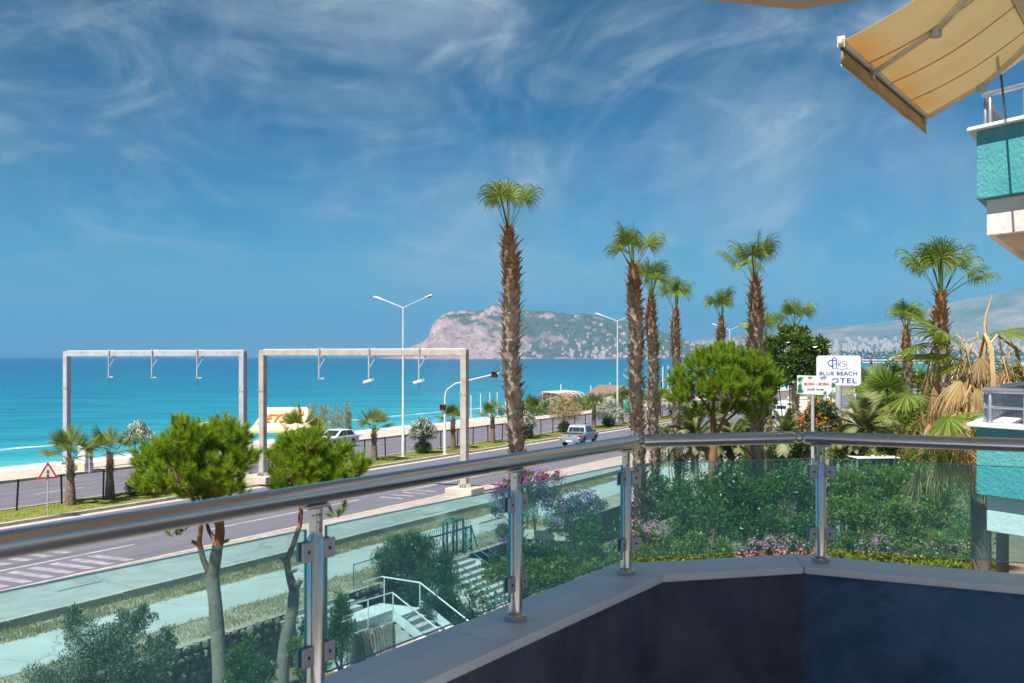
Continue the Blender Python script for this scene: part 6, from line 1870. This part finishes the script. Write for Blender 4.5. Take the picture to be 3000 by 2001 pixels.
for s in (-1, 1):
    e = .012 * s
    yy = lambda z: s * tp_(z) + e
    quad([(1.93, yy(1.14), 1.14), (2.55, yy(1.14), 1.14), (2.55, yy(1.58), 1.58), (2.03, yy(1.58), 1.58)], 'side_window', 'carglass')
    quad([(2.66, yy(1.14), 1.14), (3.66, yy(1.14), 1.14), (3.22, yy(1.58), 1.58), (2.66, yy(1.58), 1.58)], 'side_window', 'carglass')
    for x in (1.80, 2.62, 3.62): MB().box((x, s * (HW + .004), .82), (.012, .012, .44)).build('door_gap', M['steel_dark'], pk)
    for x in (2.0, 2.8): MB().box((x, s * (HW + .02), .98), (.15, .03, .045)).build('door_handle', M['steel_dark'], pk)
    o = MB().box((3.45, s * (HW + .12), 1.17), (.12, .22, .17)).build('wing_mirror', M['steel_dark'], pk); bevel(o, .04)
    o = MB().box((.06, s * (HW - .08), .84), (.14, .18, .36)).build('tail_light', M['lamp_red'], pk); bevel(o, .03)
    MB().box((.05, s * (HW - .08), .78), (.15, .15, .09)).build('reverse_light', M['white_paint'], pk)
    for x in (1.10, 4.05):
        wheel(pk, x, s * .76)
        MB().tube([(x + .45 * math.cos(a), s * (HW + .012), .48 + .45 * math.sin(a)) for a in np.linspace(0, math.pi, 12)], .03, 6).build('wheel_arch', M['silver'], pk, True)
    MB().tube([(2.1, s * .55, 1.78), (2.2, s * .55, 1.81), (3.0, s * .55, 1.81), (3.1, s * .55, 1.76)], .018, 6).build('roof_rail', M['steel_dark'], pk)
o = MB().box((-.0, 0, .50), (.22, 1.72, .17)).build('rear_bumper', M['chrome'], pk); bevel(o, .05, 3)
MB().box((-.115, 0, .52), (.012, .52, .11)).build('number_plate', M['white_paint'], pk)
MB().box((.04, 0, .83), (.03, 1.36, .40)).build('tailgate', M['silver'], pk)
MB().box((.02, 0, .94), (.02, .22, .06)).build('tailgate_handle', M['steel_dark'], pk)
MB().box((.9, 0, 1.055), (1.6, 1.62, .05)).build('bed_cover', M['steel_dark'], pk)
def hatch(u, w, head, label, nm='parked_car', mat='carwhite', scale=1.0):
    c = onroad(u, w, 0)
    r_ = empty(nm, c, head, label, 'car')
    pr_ = [(-2.0, .35)] + arch(-1.25, .36, 0, .34) + arch(1.25, .36, 0, .34) + [(2.05, .38), (2.1, .62), (1.95, .80), (1.0, .92), (-1.75, .94), (-2.05, .85)]
    o = shell(MB(), pr_, .84).build('body', M[mat], r_); bevel(o, .05, 3)
    cp = [(-1.75, .92), (-1.35, 1.36), (-.9, 1.44), (.15, 1.44), (1.05, .92)]
    n = len(cp); tq = lambda z: .80 - max(0, z - .92) * .32
    o = MB().add([(x, tq(z), z) for x, z in cp] + [(x, -tq(z), z) for x, z in cp], [tuple(range(n)), tuple(reversed(range(n, 2 * n)))] + [(i, n + i, n + (i + 1) % n, (i + 1) % n) for i in range(n)]).build('cabin', M[mat], r_); bevel(o, .05, 3)
    for s in (-1, 1):
        quad([(-1.45, s * (tq(.98) + .012), .98), (-.45, s * (tq(.98) + .012), .98), (-.45, s * (tq(1.36) + .012), 1.36), (-1.15, s * (tq(1.36) + .012), 1.36)], 'side_window', 'carglass', r_)
        quad([(-.38, s * (tq(.98) + .012), .98), (.82, s * (tq(.98) + .012), .98), (.15, s * (tq(1.36) + .012), 1.36), (-.38, s * (tq(1.36) + .012), 1.36)], 'side_window', 'carglass', r_)
        o = MB().box((-2.0, s * .66, .74), (.12, .24, .2)).build('tail_light', M['lamp_red'], r_)
        for x in (-1.25, 1.25): wheel(r_, x, s * .74, .31, .2)
    quad([(-1.72, .62, .99), (-1.72, -.62, .99), (-1.42, -.54, 1.33), (-1.42, .54, 1.33)], 'rear_window', 'carglass', r_)
    quad([(.98, .62, .99), (.98, -.62, .99), (.28, -.54, 1.38), (.28, .54, 1.38)], 'windscreen', 'carglass', r_)
    return r_
hatch(985, -53.3, ROADANG + math.pi, 'white car half hidden behind the right pine crown, on the seaside carriageway')
# minibus and stake truck far down the road
c = onroad(2298, -31.2, 0)
vb_ = empty('minibus', c, ROADANG, 'white minibus with dark side windows seen through the palms', 'minibus')
o = shell(MB(), [(-2.6, .35), (2.2, .35), (2.6, .7), (2.3, 1.15), (1.9, 2.05), (-2.5, 2.1), (-2.6, 1.9)], .95).build('body', M['carwhite'], vb_); bevel(o, .08, 3)
for s in (-1, 1):
    for k in range(5): quad([(-2.3 + k * .82, s * .962, 1.2), (-1.62 + k * .82, s * .962, 1.2), (-1.62 + k * .82, s * .962, 1.85), (-2.3 + k * .82, s * .962, 1.85)], 'side_window', 'carglass', vb_)
    for x in (-1.7, 1.6): wheel(vb_, x, s * .85, .34, .22)
for k in (-1, 0, 1): quad([(-2.612, .30 + k * .58, 1.2), (-2.612, -.24 + k * .58, 1.2), (-2.58, -.22 + k * .58, 1.88), (-2.58, .28 + k * .58, 1.88)], 'rear_window', 'carglass', vb_)
M['cream'] = pm('cream_slats', (0.62, 0.56, 0.46), (0.70, 0.64, 0.54), 3, 0.7, stain=(0.5, 0.44, 0.36))
c = onroad(2350, -27.2, .15)
tk = empty('stake_truck', c, ROADANG, 'cream stake-sided lorry parked behind the boutique hotel sign', 'lorry')
MB().box((0, 0, .95), (4.6, 2.1, .2)).build('bed', M['cream'], tk)
for s in (-1, 1):
    for k in range(4): MB().box((0, s * 1.05, 1.25 + k * .48), (4.6, .05, .26)).build('slat', M['cream'], tk)
    for x in (-2.2, -1.1, 0, 1.1, 2.2): MB().box((x, s * 1.09, 1.9), (.10, .05, 1.9)).build('stake', M['wood'], tk)
    for x in (-1.5, 3.0): wheel(tk, x, s * .9, .44, .28)
for k in range(4): MB().box((-2.3, 0, 1.25 + k * .48), (.05, 2.1, .26)).build('slat', M['cream'], tk)
o = shell(MB(), [(2.4, .5), (4.1, .5), (4.2, 1.2), (3.9, 2.2), (2.4, 2.25)], 1.0).build('cab', M['carwhite'], tk); bevel(o, .06)
quad([(2.7, -1.012, 1.35), (3.7, -1.012, 1.35), (3.6, -1.012, 2.0), (2.7, -1.012, 2.0)], 'side_window', 'carglass', tk)

# ================================================================ beach
M['tent_y'] = pm('yellow_tent_canvas', (0.80, 0.52, 0.05), (0.84, 0.58, 0.08), 2, 0.85)
M['tent_lit'] = pm('lit_through_tent_canvas', (0.80, 0.68, 0.44), (0.84, 0.72, 0.50), 2, 0.85, stain=(0.74, 0.58, 0.32), stain_scale=.5)  # front slope paler: light coming through the canvas is painted into its colour
M['tent_o'] = pm('orange_print', (0.78, 0.20, 0.02), (0.74, 0.18, 0.02), 2, 0.8)
Yt = 106.0; kt = Yt / F
c = at(826, 1262, Yt)
tn = empty('beach_tent', (c.x, c.y, -1.15), 0, 'yellow hip-roofed beach tent with orange lettering, seen between gantry posts', 'tent')
z0 = c.z + 1.15
def T(u, v, d): return Vector(((u - 826) * kt, d, z0 + (1262 - v) * kt))
eL, eR = T(731, 1262, 0), T(912, 1260, 0); rL, rR = T(766, 1197, 2.2), T(886, 1196, 2.2)
bR, bL = Vector((eR.x + .9, 4.4, eR.z)), Vector((eL.x + .5, 4.4, eL.z))
def sheet(pts, nm, mat, th=.02):
    o = MB().add(pts, [tuple(range(len(pts)))]).build(nm, M[mat], tn); m = o.modifiers.new('thickness', 'SOLIDIFY'); m.thickness = th; return o
sheet([eL, eR, rR, rL], 'roof_front', 'tent_lit'); sheet([eR, bR, rR], 'roof_side', 'tent_y'); sheet([bL, eL, rL], 'roof_side', 'tent_y'); sheet([bR, bL, rL, rR], 'roof_back', 'tent_y')
fv = MB()
for i in range(40):
    p0, p1 = eL.lerp(eR, i / 40), eL.lerp(eR, (i + 1) / 40)
    fv.add([p0, p1, p1 - Vector((0, 0, .16)), p0.lerp(p1, .5) - Vector((0, 0, .24)), p0 - Vector((0, 0, .16))], [(0, 1, 2, 3, 4)])
fv.build('valance', M['tent_y'], tn)
MB().add([eR, bR, bR - Vector((0, 0, .2)), eR - Vector((0, 0, .2))], [(0, 1, 2, 3)]).build('valance', M['tent_y'], tn)
for q in (eL, eR, bR, bL): MB().tube([Vector((q.x, q.y + .03, 0)), q], .04, 8).build('pole', M['pole_white'], tn, True)
t_ = text(tn, 'JETSKİ', (0, 0, 0), 1.45, M['tent_o'], .42, .035, sx=.92)
sl_ = (rL - eL); sl_.x = 0
t_.rotation_euler = (math.atan2(sl_.z, sl_.y), 0, 0)
t_.location = eL.lerp(eR, .46) + sl_.normalized() * 1.05 + Vector((0, -.10, .10))
c = at(616, 1240, 112)
ps = empty('beach_parasol', (c.x, c.y, -1.4), 0, 'wide white beach parasol just showing behind the left pine', 'parasol')
MB().lathe((0, 0, 0), [(2.1, c.z + 1.2), (1.2, c.z + 1.42), (.05, c.z + 1.6)], 16).build('canopy', M['white_paint'], ps)
MB().tube([(0, 0, 0), (0, 0, c.z + 1.5)], .04, 8).build('pole', M['pole_white'], ps)
for k, u in enumerate((1380, 1408, 1435, 1457, 1481)):
    q = onroad(u, -72.5, -1.75)
    o = MB().tube([q, q + Vector((0, 0, (1236 - 1150) / F * q.y))], .06, 8).build('beach_pole', M['pole_white'], None, True)
    tag(o, ['tall white beach pole nearest the right gantry post', 'tall white beach pole second from the gantry post', 'tall white beach pole in the middle of the row of five', 'tall white beach pole fourth from the gantry post', 'tall white beach pole beside the tallest palm trunk'][k], 'pole', 'white poles at the water edge')
bf = empty('beach_fence', onroad(1430, -72.6, -1.75), 0, 'low white rope fence between the beach poles', 'fence')
o0 = Vector(bf.location)
for z in (.6, 1.1): MB().tube([onroad(1380, -72.4, -1.75 + z) - o0, onroad(1481, -72.4, -1.75 + z) - o0], .03, 6).build('rail', M['pole_white'], bf)
for u in (1392, 1421, 1446, 1470): MB().tube([onroad(u, -72.4, -1.8) - o0, onroad(u, -72.4, -.6) - o0], .035, 6).build('post', M['wood'], bf)
# white pergola frame and brown beach huts behind the hedge
M['roof_brown'] = pm('brown_shingle_roof', (0.17, 0.11, 0.09), (0.23, 0.155, 0.13), 3, 0.9, bmp=0.4)
M['roof_red'] = pm('red_hut_roof', (0.26, 0.10, 0.08), (0.31, 0.13, 0.10), 3, 0.9)
pa = onroad(1655, -64, -1.0)
pg = empty('white_pergola', pa, ROADANG, 'white curved tube pergola frame on the beach', 'pergola')
for k in range(6):
    x = -3.6 + k * 1.45
    MB().tube([(x, -1.6, 0), (x, -1.6, 2.6), (x, -1.2, 3.1), (x, -.4, 3.35), (x, 1.8, 3.5), (x, 1.8, 0)], .06, 6).build('hoop', M['pole_white'], pg)
for y, z in ((-1.6, 2.6), (-.4, 3.36), (1.8, 3.5), (.7, 3.43)): MB().tube([(-3.6, y, z), (3.65, y, z)], .05, 6).build('purlin', M['pole_white'], pg)
def hut(u, w, L, W, H, RH, roof, label, ang=0.0):
    q = onroad(u, w, -1.0)
    r_ = empty('beach_hut', q, ROADANG + ang, label, 'hut', 'beach huts')
    MB().box((0, 0, H / 2), (L, W, H)).build('wall', M['wood'], r_)
    e = .5
    a = [(-L / 2 - e, -W / 2 - e, H), (L / 2 + e, -W / 2 - e, H), (L / 2 + e, 0, H + RH), (-L / 2 - e, 0, H + RH)]
    b = [(-L / 2 - e, 0, H + RH), (L / 2 + e, 0, H + RH), (L / 2 + e, W / 2 + e, H), (-L / 2 - e, W / 2 + e, H)]
    for q_ in (a, b):
        o = MB().add(q_, [(0, 1, 2, 3)]).build('roof', M[roof], r_); o.modifiers.new('thickness', 'SOLIDIFY').thickness = .12
    for s in (-1, 1): MB().add([(s * L / 2, -W / 2, H), (s * L / 2, W / 2, H), (s * L / 2, 0, H + RH)], [(0, 1, 2)]).build('gable', M['wood'], r_)
hut(1735, -63, 8.5, 5.5, 1.9, 1.0, 'roof_brown', 'brown-roofed beach hut right of the white pergola')
hut(1640, -68, 5, 4, 2.4, .9, 'roof_red', 'small red-roofed beach hut behind the white pergola')
hut(1790, -65, 4.5, 4, 2.6, 1.3, 'roof_brown', 'taller gabled beach hut left of the second street lamp', 1.2)
hut(1908, -64, 6, 4, 2.0, .9, 'roof_red', 'red-roofed beach hut glimpsed between the tall trunks', .2)
for k, (u, v0, v1, Y) in enumerate(((1643, 1180, 1125, 190), (1942, 1150, 1073, 210), (1957, 1150, 1072, 214), (1731, 1180, 1130, 185), (1787, 1175, 1120, 188))):
    q = at(u, v0, Y); q.z = -1.2
    o = MB().tube([q, Vector((q.x, q.y, at(u, v1, Y).z))], .09, 8).build('flag_pole', M['pole_white'], None, True)
    tag(o, ['thin white flagpole rising behind the pergola', 'tall white flagpole by the pier, left of the pair', 'tall white flagpole by the pier, right of the pair', 'short pole above the middle beach hut', 'short pole above the gabled beach hut'][k], 'flagpole', 'flagpoles on the beach')
p0, p1 = at(1860, 1122, 330), at(2010, 1118, 345); p0.z = p1.z = -.3
pi_ = empty('pier', (p0.x, p0.y, -2), 0, 'low brown pier on piles standing in the sea', 'pier')
o0 = Vector(pi_.location)
M['pierwood'] = pm('pier_timber', (0.26, 0.12, 0.08), (0.34, 0.18, 0.13), 2, 0.9)
MB().bar(p0 - o0, p1 - o0, 4, .5).build('deck', M['pierwood'], pi_)
for i in range(9):
    q = p0.lerp(p1, (i + .5) / 9) - o0
    MB().tube([Vector((q.x, q.y - 1.4, -1)), q + Vector((0, -1.4, 0))], .28, 8).build('pile', M['pierwood'], pi_)
    MB().tube([q + Vector((0, -1.8, 0)), q + Vector((0, -1.8, 1.3))], .06, 6).build('rail_post', M['pierwood'], pi_)
MB().bar(p0 - o0 + Vector((0, -1.8, 1.3)), p1 - o0 + Vector((0, -1.8, 1.3)), .08, .1).build('rail', M['pierwood'], pi_)
c = at(1832, 1183, 138); c.z = .15
bn = empty('green_bin', c, 0, 'round green bin on the promenade by the second street lamp', 'bin')
MB().lathe((0, 0, 0), [(.5, .2), (.62, .7), (.6, 1.3), (.4, 1.7), (.05, 1.8)], 16).build('body', M['green'], bn, True)
MB().lathe((0, 0, 0), [(.2, 0), (.2, .3)], 10).build('foot', M['galv'], bn)

# ---- a person sitting on the promenade edge, dark clothes
c = onroad(1019, -58.6, .15)
pr = empty('person', c, math.atan2(-c.y, -c.x), 'person in dark clothes sitting on the promenade edge beside the reeds', 'person')
def skin(name, verts, edges, rad, mat, par):
    me = bpy.data.meshes.new(name); me.from_pydata(verts, edges, [])
    o = link(name, me, par); me.materials.append(mat)
    o.modifiers.new('skin', 'SKIN')
    for i, r in enumerate(rad):
        me.skin_vertices[0].data[i].radius = (r, r)
    me.skin_vertices[0].data[0].use_root = True
    o.modifiers.new('sub', 'SUBSURF').render_levels = 2
    return o
M['cloth_dark'] = pm('dark_clothes', (0.02, 0.022, 0.03), (0.03, 0.03, 0.04), 6, 0.9)
M['skin_tone'] = pm('skin', (0.42, 0.26, 0.18), (0.46, 0.30, 0.21), 8, 0.6)
M['hair'] = pm('dark_hair', (0.02, 0.015, 0.012), (0.03, 0.022, 0.018), 9, 0.7)
vv = [(0, 0, .48), (.02, 0, .68), (0, 0, .92), (0, 0, 1.02), (0, 0, 1.10), (.01, 0, 1.24), (0, .18, .95), (.10, .24, .72), (.28, .16, .62), (0, -.18, .95), (.10, -.24, .72), (.28, -.16, .62), (.05, .10, .46), (.42, .12, .50), (.46, .12, .08), (.60, .13, .04), (.05, -.10, .46), (.42, -.12, .50), (.44, -.12, .08), (.58, -.13, .04)]
ee = [(0, 1), (1, 2), (2, 3), (3, 4), (4, 5), (2, 6), (6, 7), (7, 8), (2, 9), (9, 10), (10, 11), (0, 12), (12, 13), (13, 14), (14, 15), (0, 16), (16, 17), (17, 18), (18, 19)]
skin('body', vv, ee, [.15, .14, .15, .07, .06, .10, .075, .05, .035, .075, .05, .035, .10, .08, .05, .04, .10, .08, .05, .04], M['cloth_dark'], pr)
MB().lathe((.02, 0, 1.13), [(.05, 0), (.09, .06), (.10, .12), (.085, .2), (.03, .24)], 12).build('head', M['skin_tone'], pr, True)
MB().lathe((-.005, 0, 1.20), [(.10, 0), (.112, .06), (.10, .13), (.03, .19)], 12).build('hair', M['hair'], pr, True)
MB().box((-.02, 0, .2), (.45, 1.2, .40)).build('low_wall_seat', M['concrete'], pr)

# ---- far signals over the road, louvred roof, canopy
a, b = at(2505, 1054, 176), at(2790, 1056, 176)
fg = empty('signal_gantry', (a.x, a.y, 0), 0, 'far white signal gantry with red lights showing beyond the hotel sign', 'gantry')
o0 = Vector(fg.location)
for dz in (0, -.42): MB().bar(a - o0 + Vector((0, 0, dz)), b - o0 + Vector((0, 0, dz)), .13, .13).build('beam', M['white_paint'], fg)
for q in (a, b): MB().tube([Vector((q.x, q.y, 0)) - o0, q - o0], .15, 10).build('post', M['white_paint'], fg)
M['signal_lit'] = bpy.data.materials.new('lit_signal'); M['signal_lit'].use_nodes = True
bb = M['signal_lit'].node_tree.nodes['Principled BSDF']; bb.inputs['Base Color'].default_value = (.8, .02, .02, 1); bb.inputs['Emission Color'].default_value = (1, .02, .03, 1); bb.inputs['Emission Strength'].default_value = 1.2
for u in (2522, 2552, 2627, 2716):
    q = at(u, 1060, 175.7) - o0
    o = MB().box(q, (.34, .25, .85)).build('signal_head', M['black'], fg); bevel(o, .04)
    MB().tube([q + Vector((0, -.12, .26)), q + Vector((0, -.16, .26))], .17, 14).build('lens', M['signal_lit'], o)
MB().tube([at(2598, 1062, 178) - o0, at(2610, 1050, 178) - o0, at(2628, 1043, 178) - o0, at(2650, 1041, 178) - o0, at(2680, 1046, 178) - o0], .09, 8).build('arch', M['white_paint'], fg, True)
q = at(2441, 1040, 150)
lr = empty('louvred_tower', (q.x, q.y, 0), 0, 'grey louvred rooftop screen behind the top of the hotel sign', 'building')
MB().box((0, .9, 3.6), (1.7, 1.6, 7.2)).build('wall', M['white_render'], lr)
for k in range(7): MB().box((0, 0, 7.45 + k * .21), (1.75, .15, .09)).build('slat', M['galv_new'], lr)
for x in (-.8, .8): MB().box((x, .1, 8.0), (.07, .07, 1.6)).build('post', M['galv_new'], lr)
q = at(2555, 1338, 49.2)
cn = empty('white_canopy', (q.x, q.y, GZ), .1, 'flat white garden canopy half buried in the shrubs under the right handrail', 'canopy')
o = MB().box((0, 0, q.z - GZ), (2.0, 1.4, .06)).build('roof', M['white_paint'], cn); bevel(o, .02)
for x in (-.95, .95):
    for y in (-.6, .6): MB().tube([(x, y, 0), (x, y, q.z - GZ)], .03, 8).build('leg', M['galv'], cn)

# ================================================================ far houses
M['house'] = pm('far_house_wall', (0.50, 0.42, 0.37), (0.62, 0.55, 0.50), .05, 0.9)
M['house_roof'] = pm('far_house_roof', (0.46, 0.24, 0.16), (0.52, 0.30, 0.21), .05, 0.9)
HM = []
for k, (l, w, h) in enumerate(((11, 9, 8), (15, 10, 7), (9, 9, 11), (20, 11, 9))):
    mb = MB().box((0, 0, h / 2 - 6), (l, w, h + 12))
    me = mb.mesh('far_house', M['house'])
    me.materials.append(M['house_roof'])
    rf = MB().add([(-l / 2 - .5, -w / 2 - .5, 0), (l / 2 + .5, -w / 2 - .5, 0), (l / 2 + .5, w / 2 + .5, 0), (-l / 2 - .5, w / 2 + .5, 0), (-l / 4, 0, 2.6), (l / 4, 0, 2.6)], [(0, 1, 5, 4), (1, 2, 5), (2, 3, 4, 5), (3, 0, 4), (0, 3, 2, 1)]).mesh('roof', M['house_roof'])
    HM.append((me, rf, h))
rg = random.Random(99)
made = 0
while made < 230:
    u = rg.uniform(1520, 2200)
    t = rg.random() ** 1.6 * .55 + .02
    if u < 1640 and rg.random() < .55: continue
    if t > .12 + .42 * min(1, max(0, (u - 1500) / 500)) and rg.random() < .8: continue
    sh = interp(u, [(1120, 520), (1300, 60), (1560, 0), (2260, -250)])
    Yh = HY - 330 + sh * .25 + t * 620
    x = (u - 1500) / F * HY
    me, rf, h = HM[made % 4]
    o = link('far_house', me, None, (x, Yh, hill_h(u, t) + 1), (0, 0, rg.uniform(-.5, .5)), rg.uniform(.55, 1.1))
    tag(o, 'tiny pale house among many on the slope of the far peninsula', 'house', 'houses on the far peninsula')
    if made % 2: link('roof', rf, o, (0, 0, h + .1))
    made += 1
for k, (u, t, l, w, h) in enumerate(((1432, .50, 22, 14, 10), (1700, .58, 60, 8, 4), (1735, .58, 40, 10, 6), (1355, .56, 40, 20, 2))):
    x = (u - 1500) / F * HY; Yh = HY - 330 + t * 620
    o = MB().box((0, 0, h / 2 - 5), (l, w, h + 10)).build('fort_wall', M['house'], None, loc=(x, Yh, hill_h(u, t)))
    for j in range(5): MB().box((-l / 2 + l * (j + .5) / 5, 0, h + 1.5), (l / 9, w * .9, 3)).build('merlon', M['house'], o)
    tag(o, ['square ruined tower on the cliff edge of the peninsula', 'long ruined fort wall on the crest of the peninsula', 'higher ruined fort block on the crest of the peninsula', 'long low building at the cliff top of the peninsula'][k], 'fort')
mb = MB()
for k in range(1500):
    u = rg.uniform(2050, 3050); q = rg.random() ** 1.8
    Yh = 5600 - (u - 2100) * .9 + q * 2300
    l, h = rg.uniform(10, 26), rg.uniform(6, 15) * (1 if q > .1 else .7)
    mb.box(((u - 1500) / F * Yh, Yh, 2 + h / 2 + q * q * 130), (l, l * .7, h + q * 14), rg.uniform(-.3, .3))
o = mb.build('far_town', M['house']); tag(o, 'far pale town spread along the foot of the mountains', 'town', kind='stuff')
mb = leafcloud([((u_ - 1500) / F * 5500, 5450 - (u_ - 2100) * .85, 6, 26) for u_ in range(2080, 3060, 16)], 3500, 16, 5, 3, .6)
o = link('shore_trees', np_mesh('shore_trees', *mb, M['citrus'])); tag(o, 'dark line of trees along the far shore', 'trees', kind='stuff')
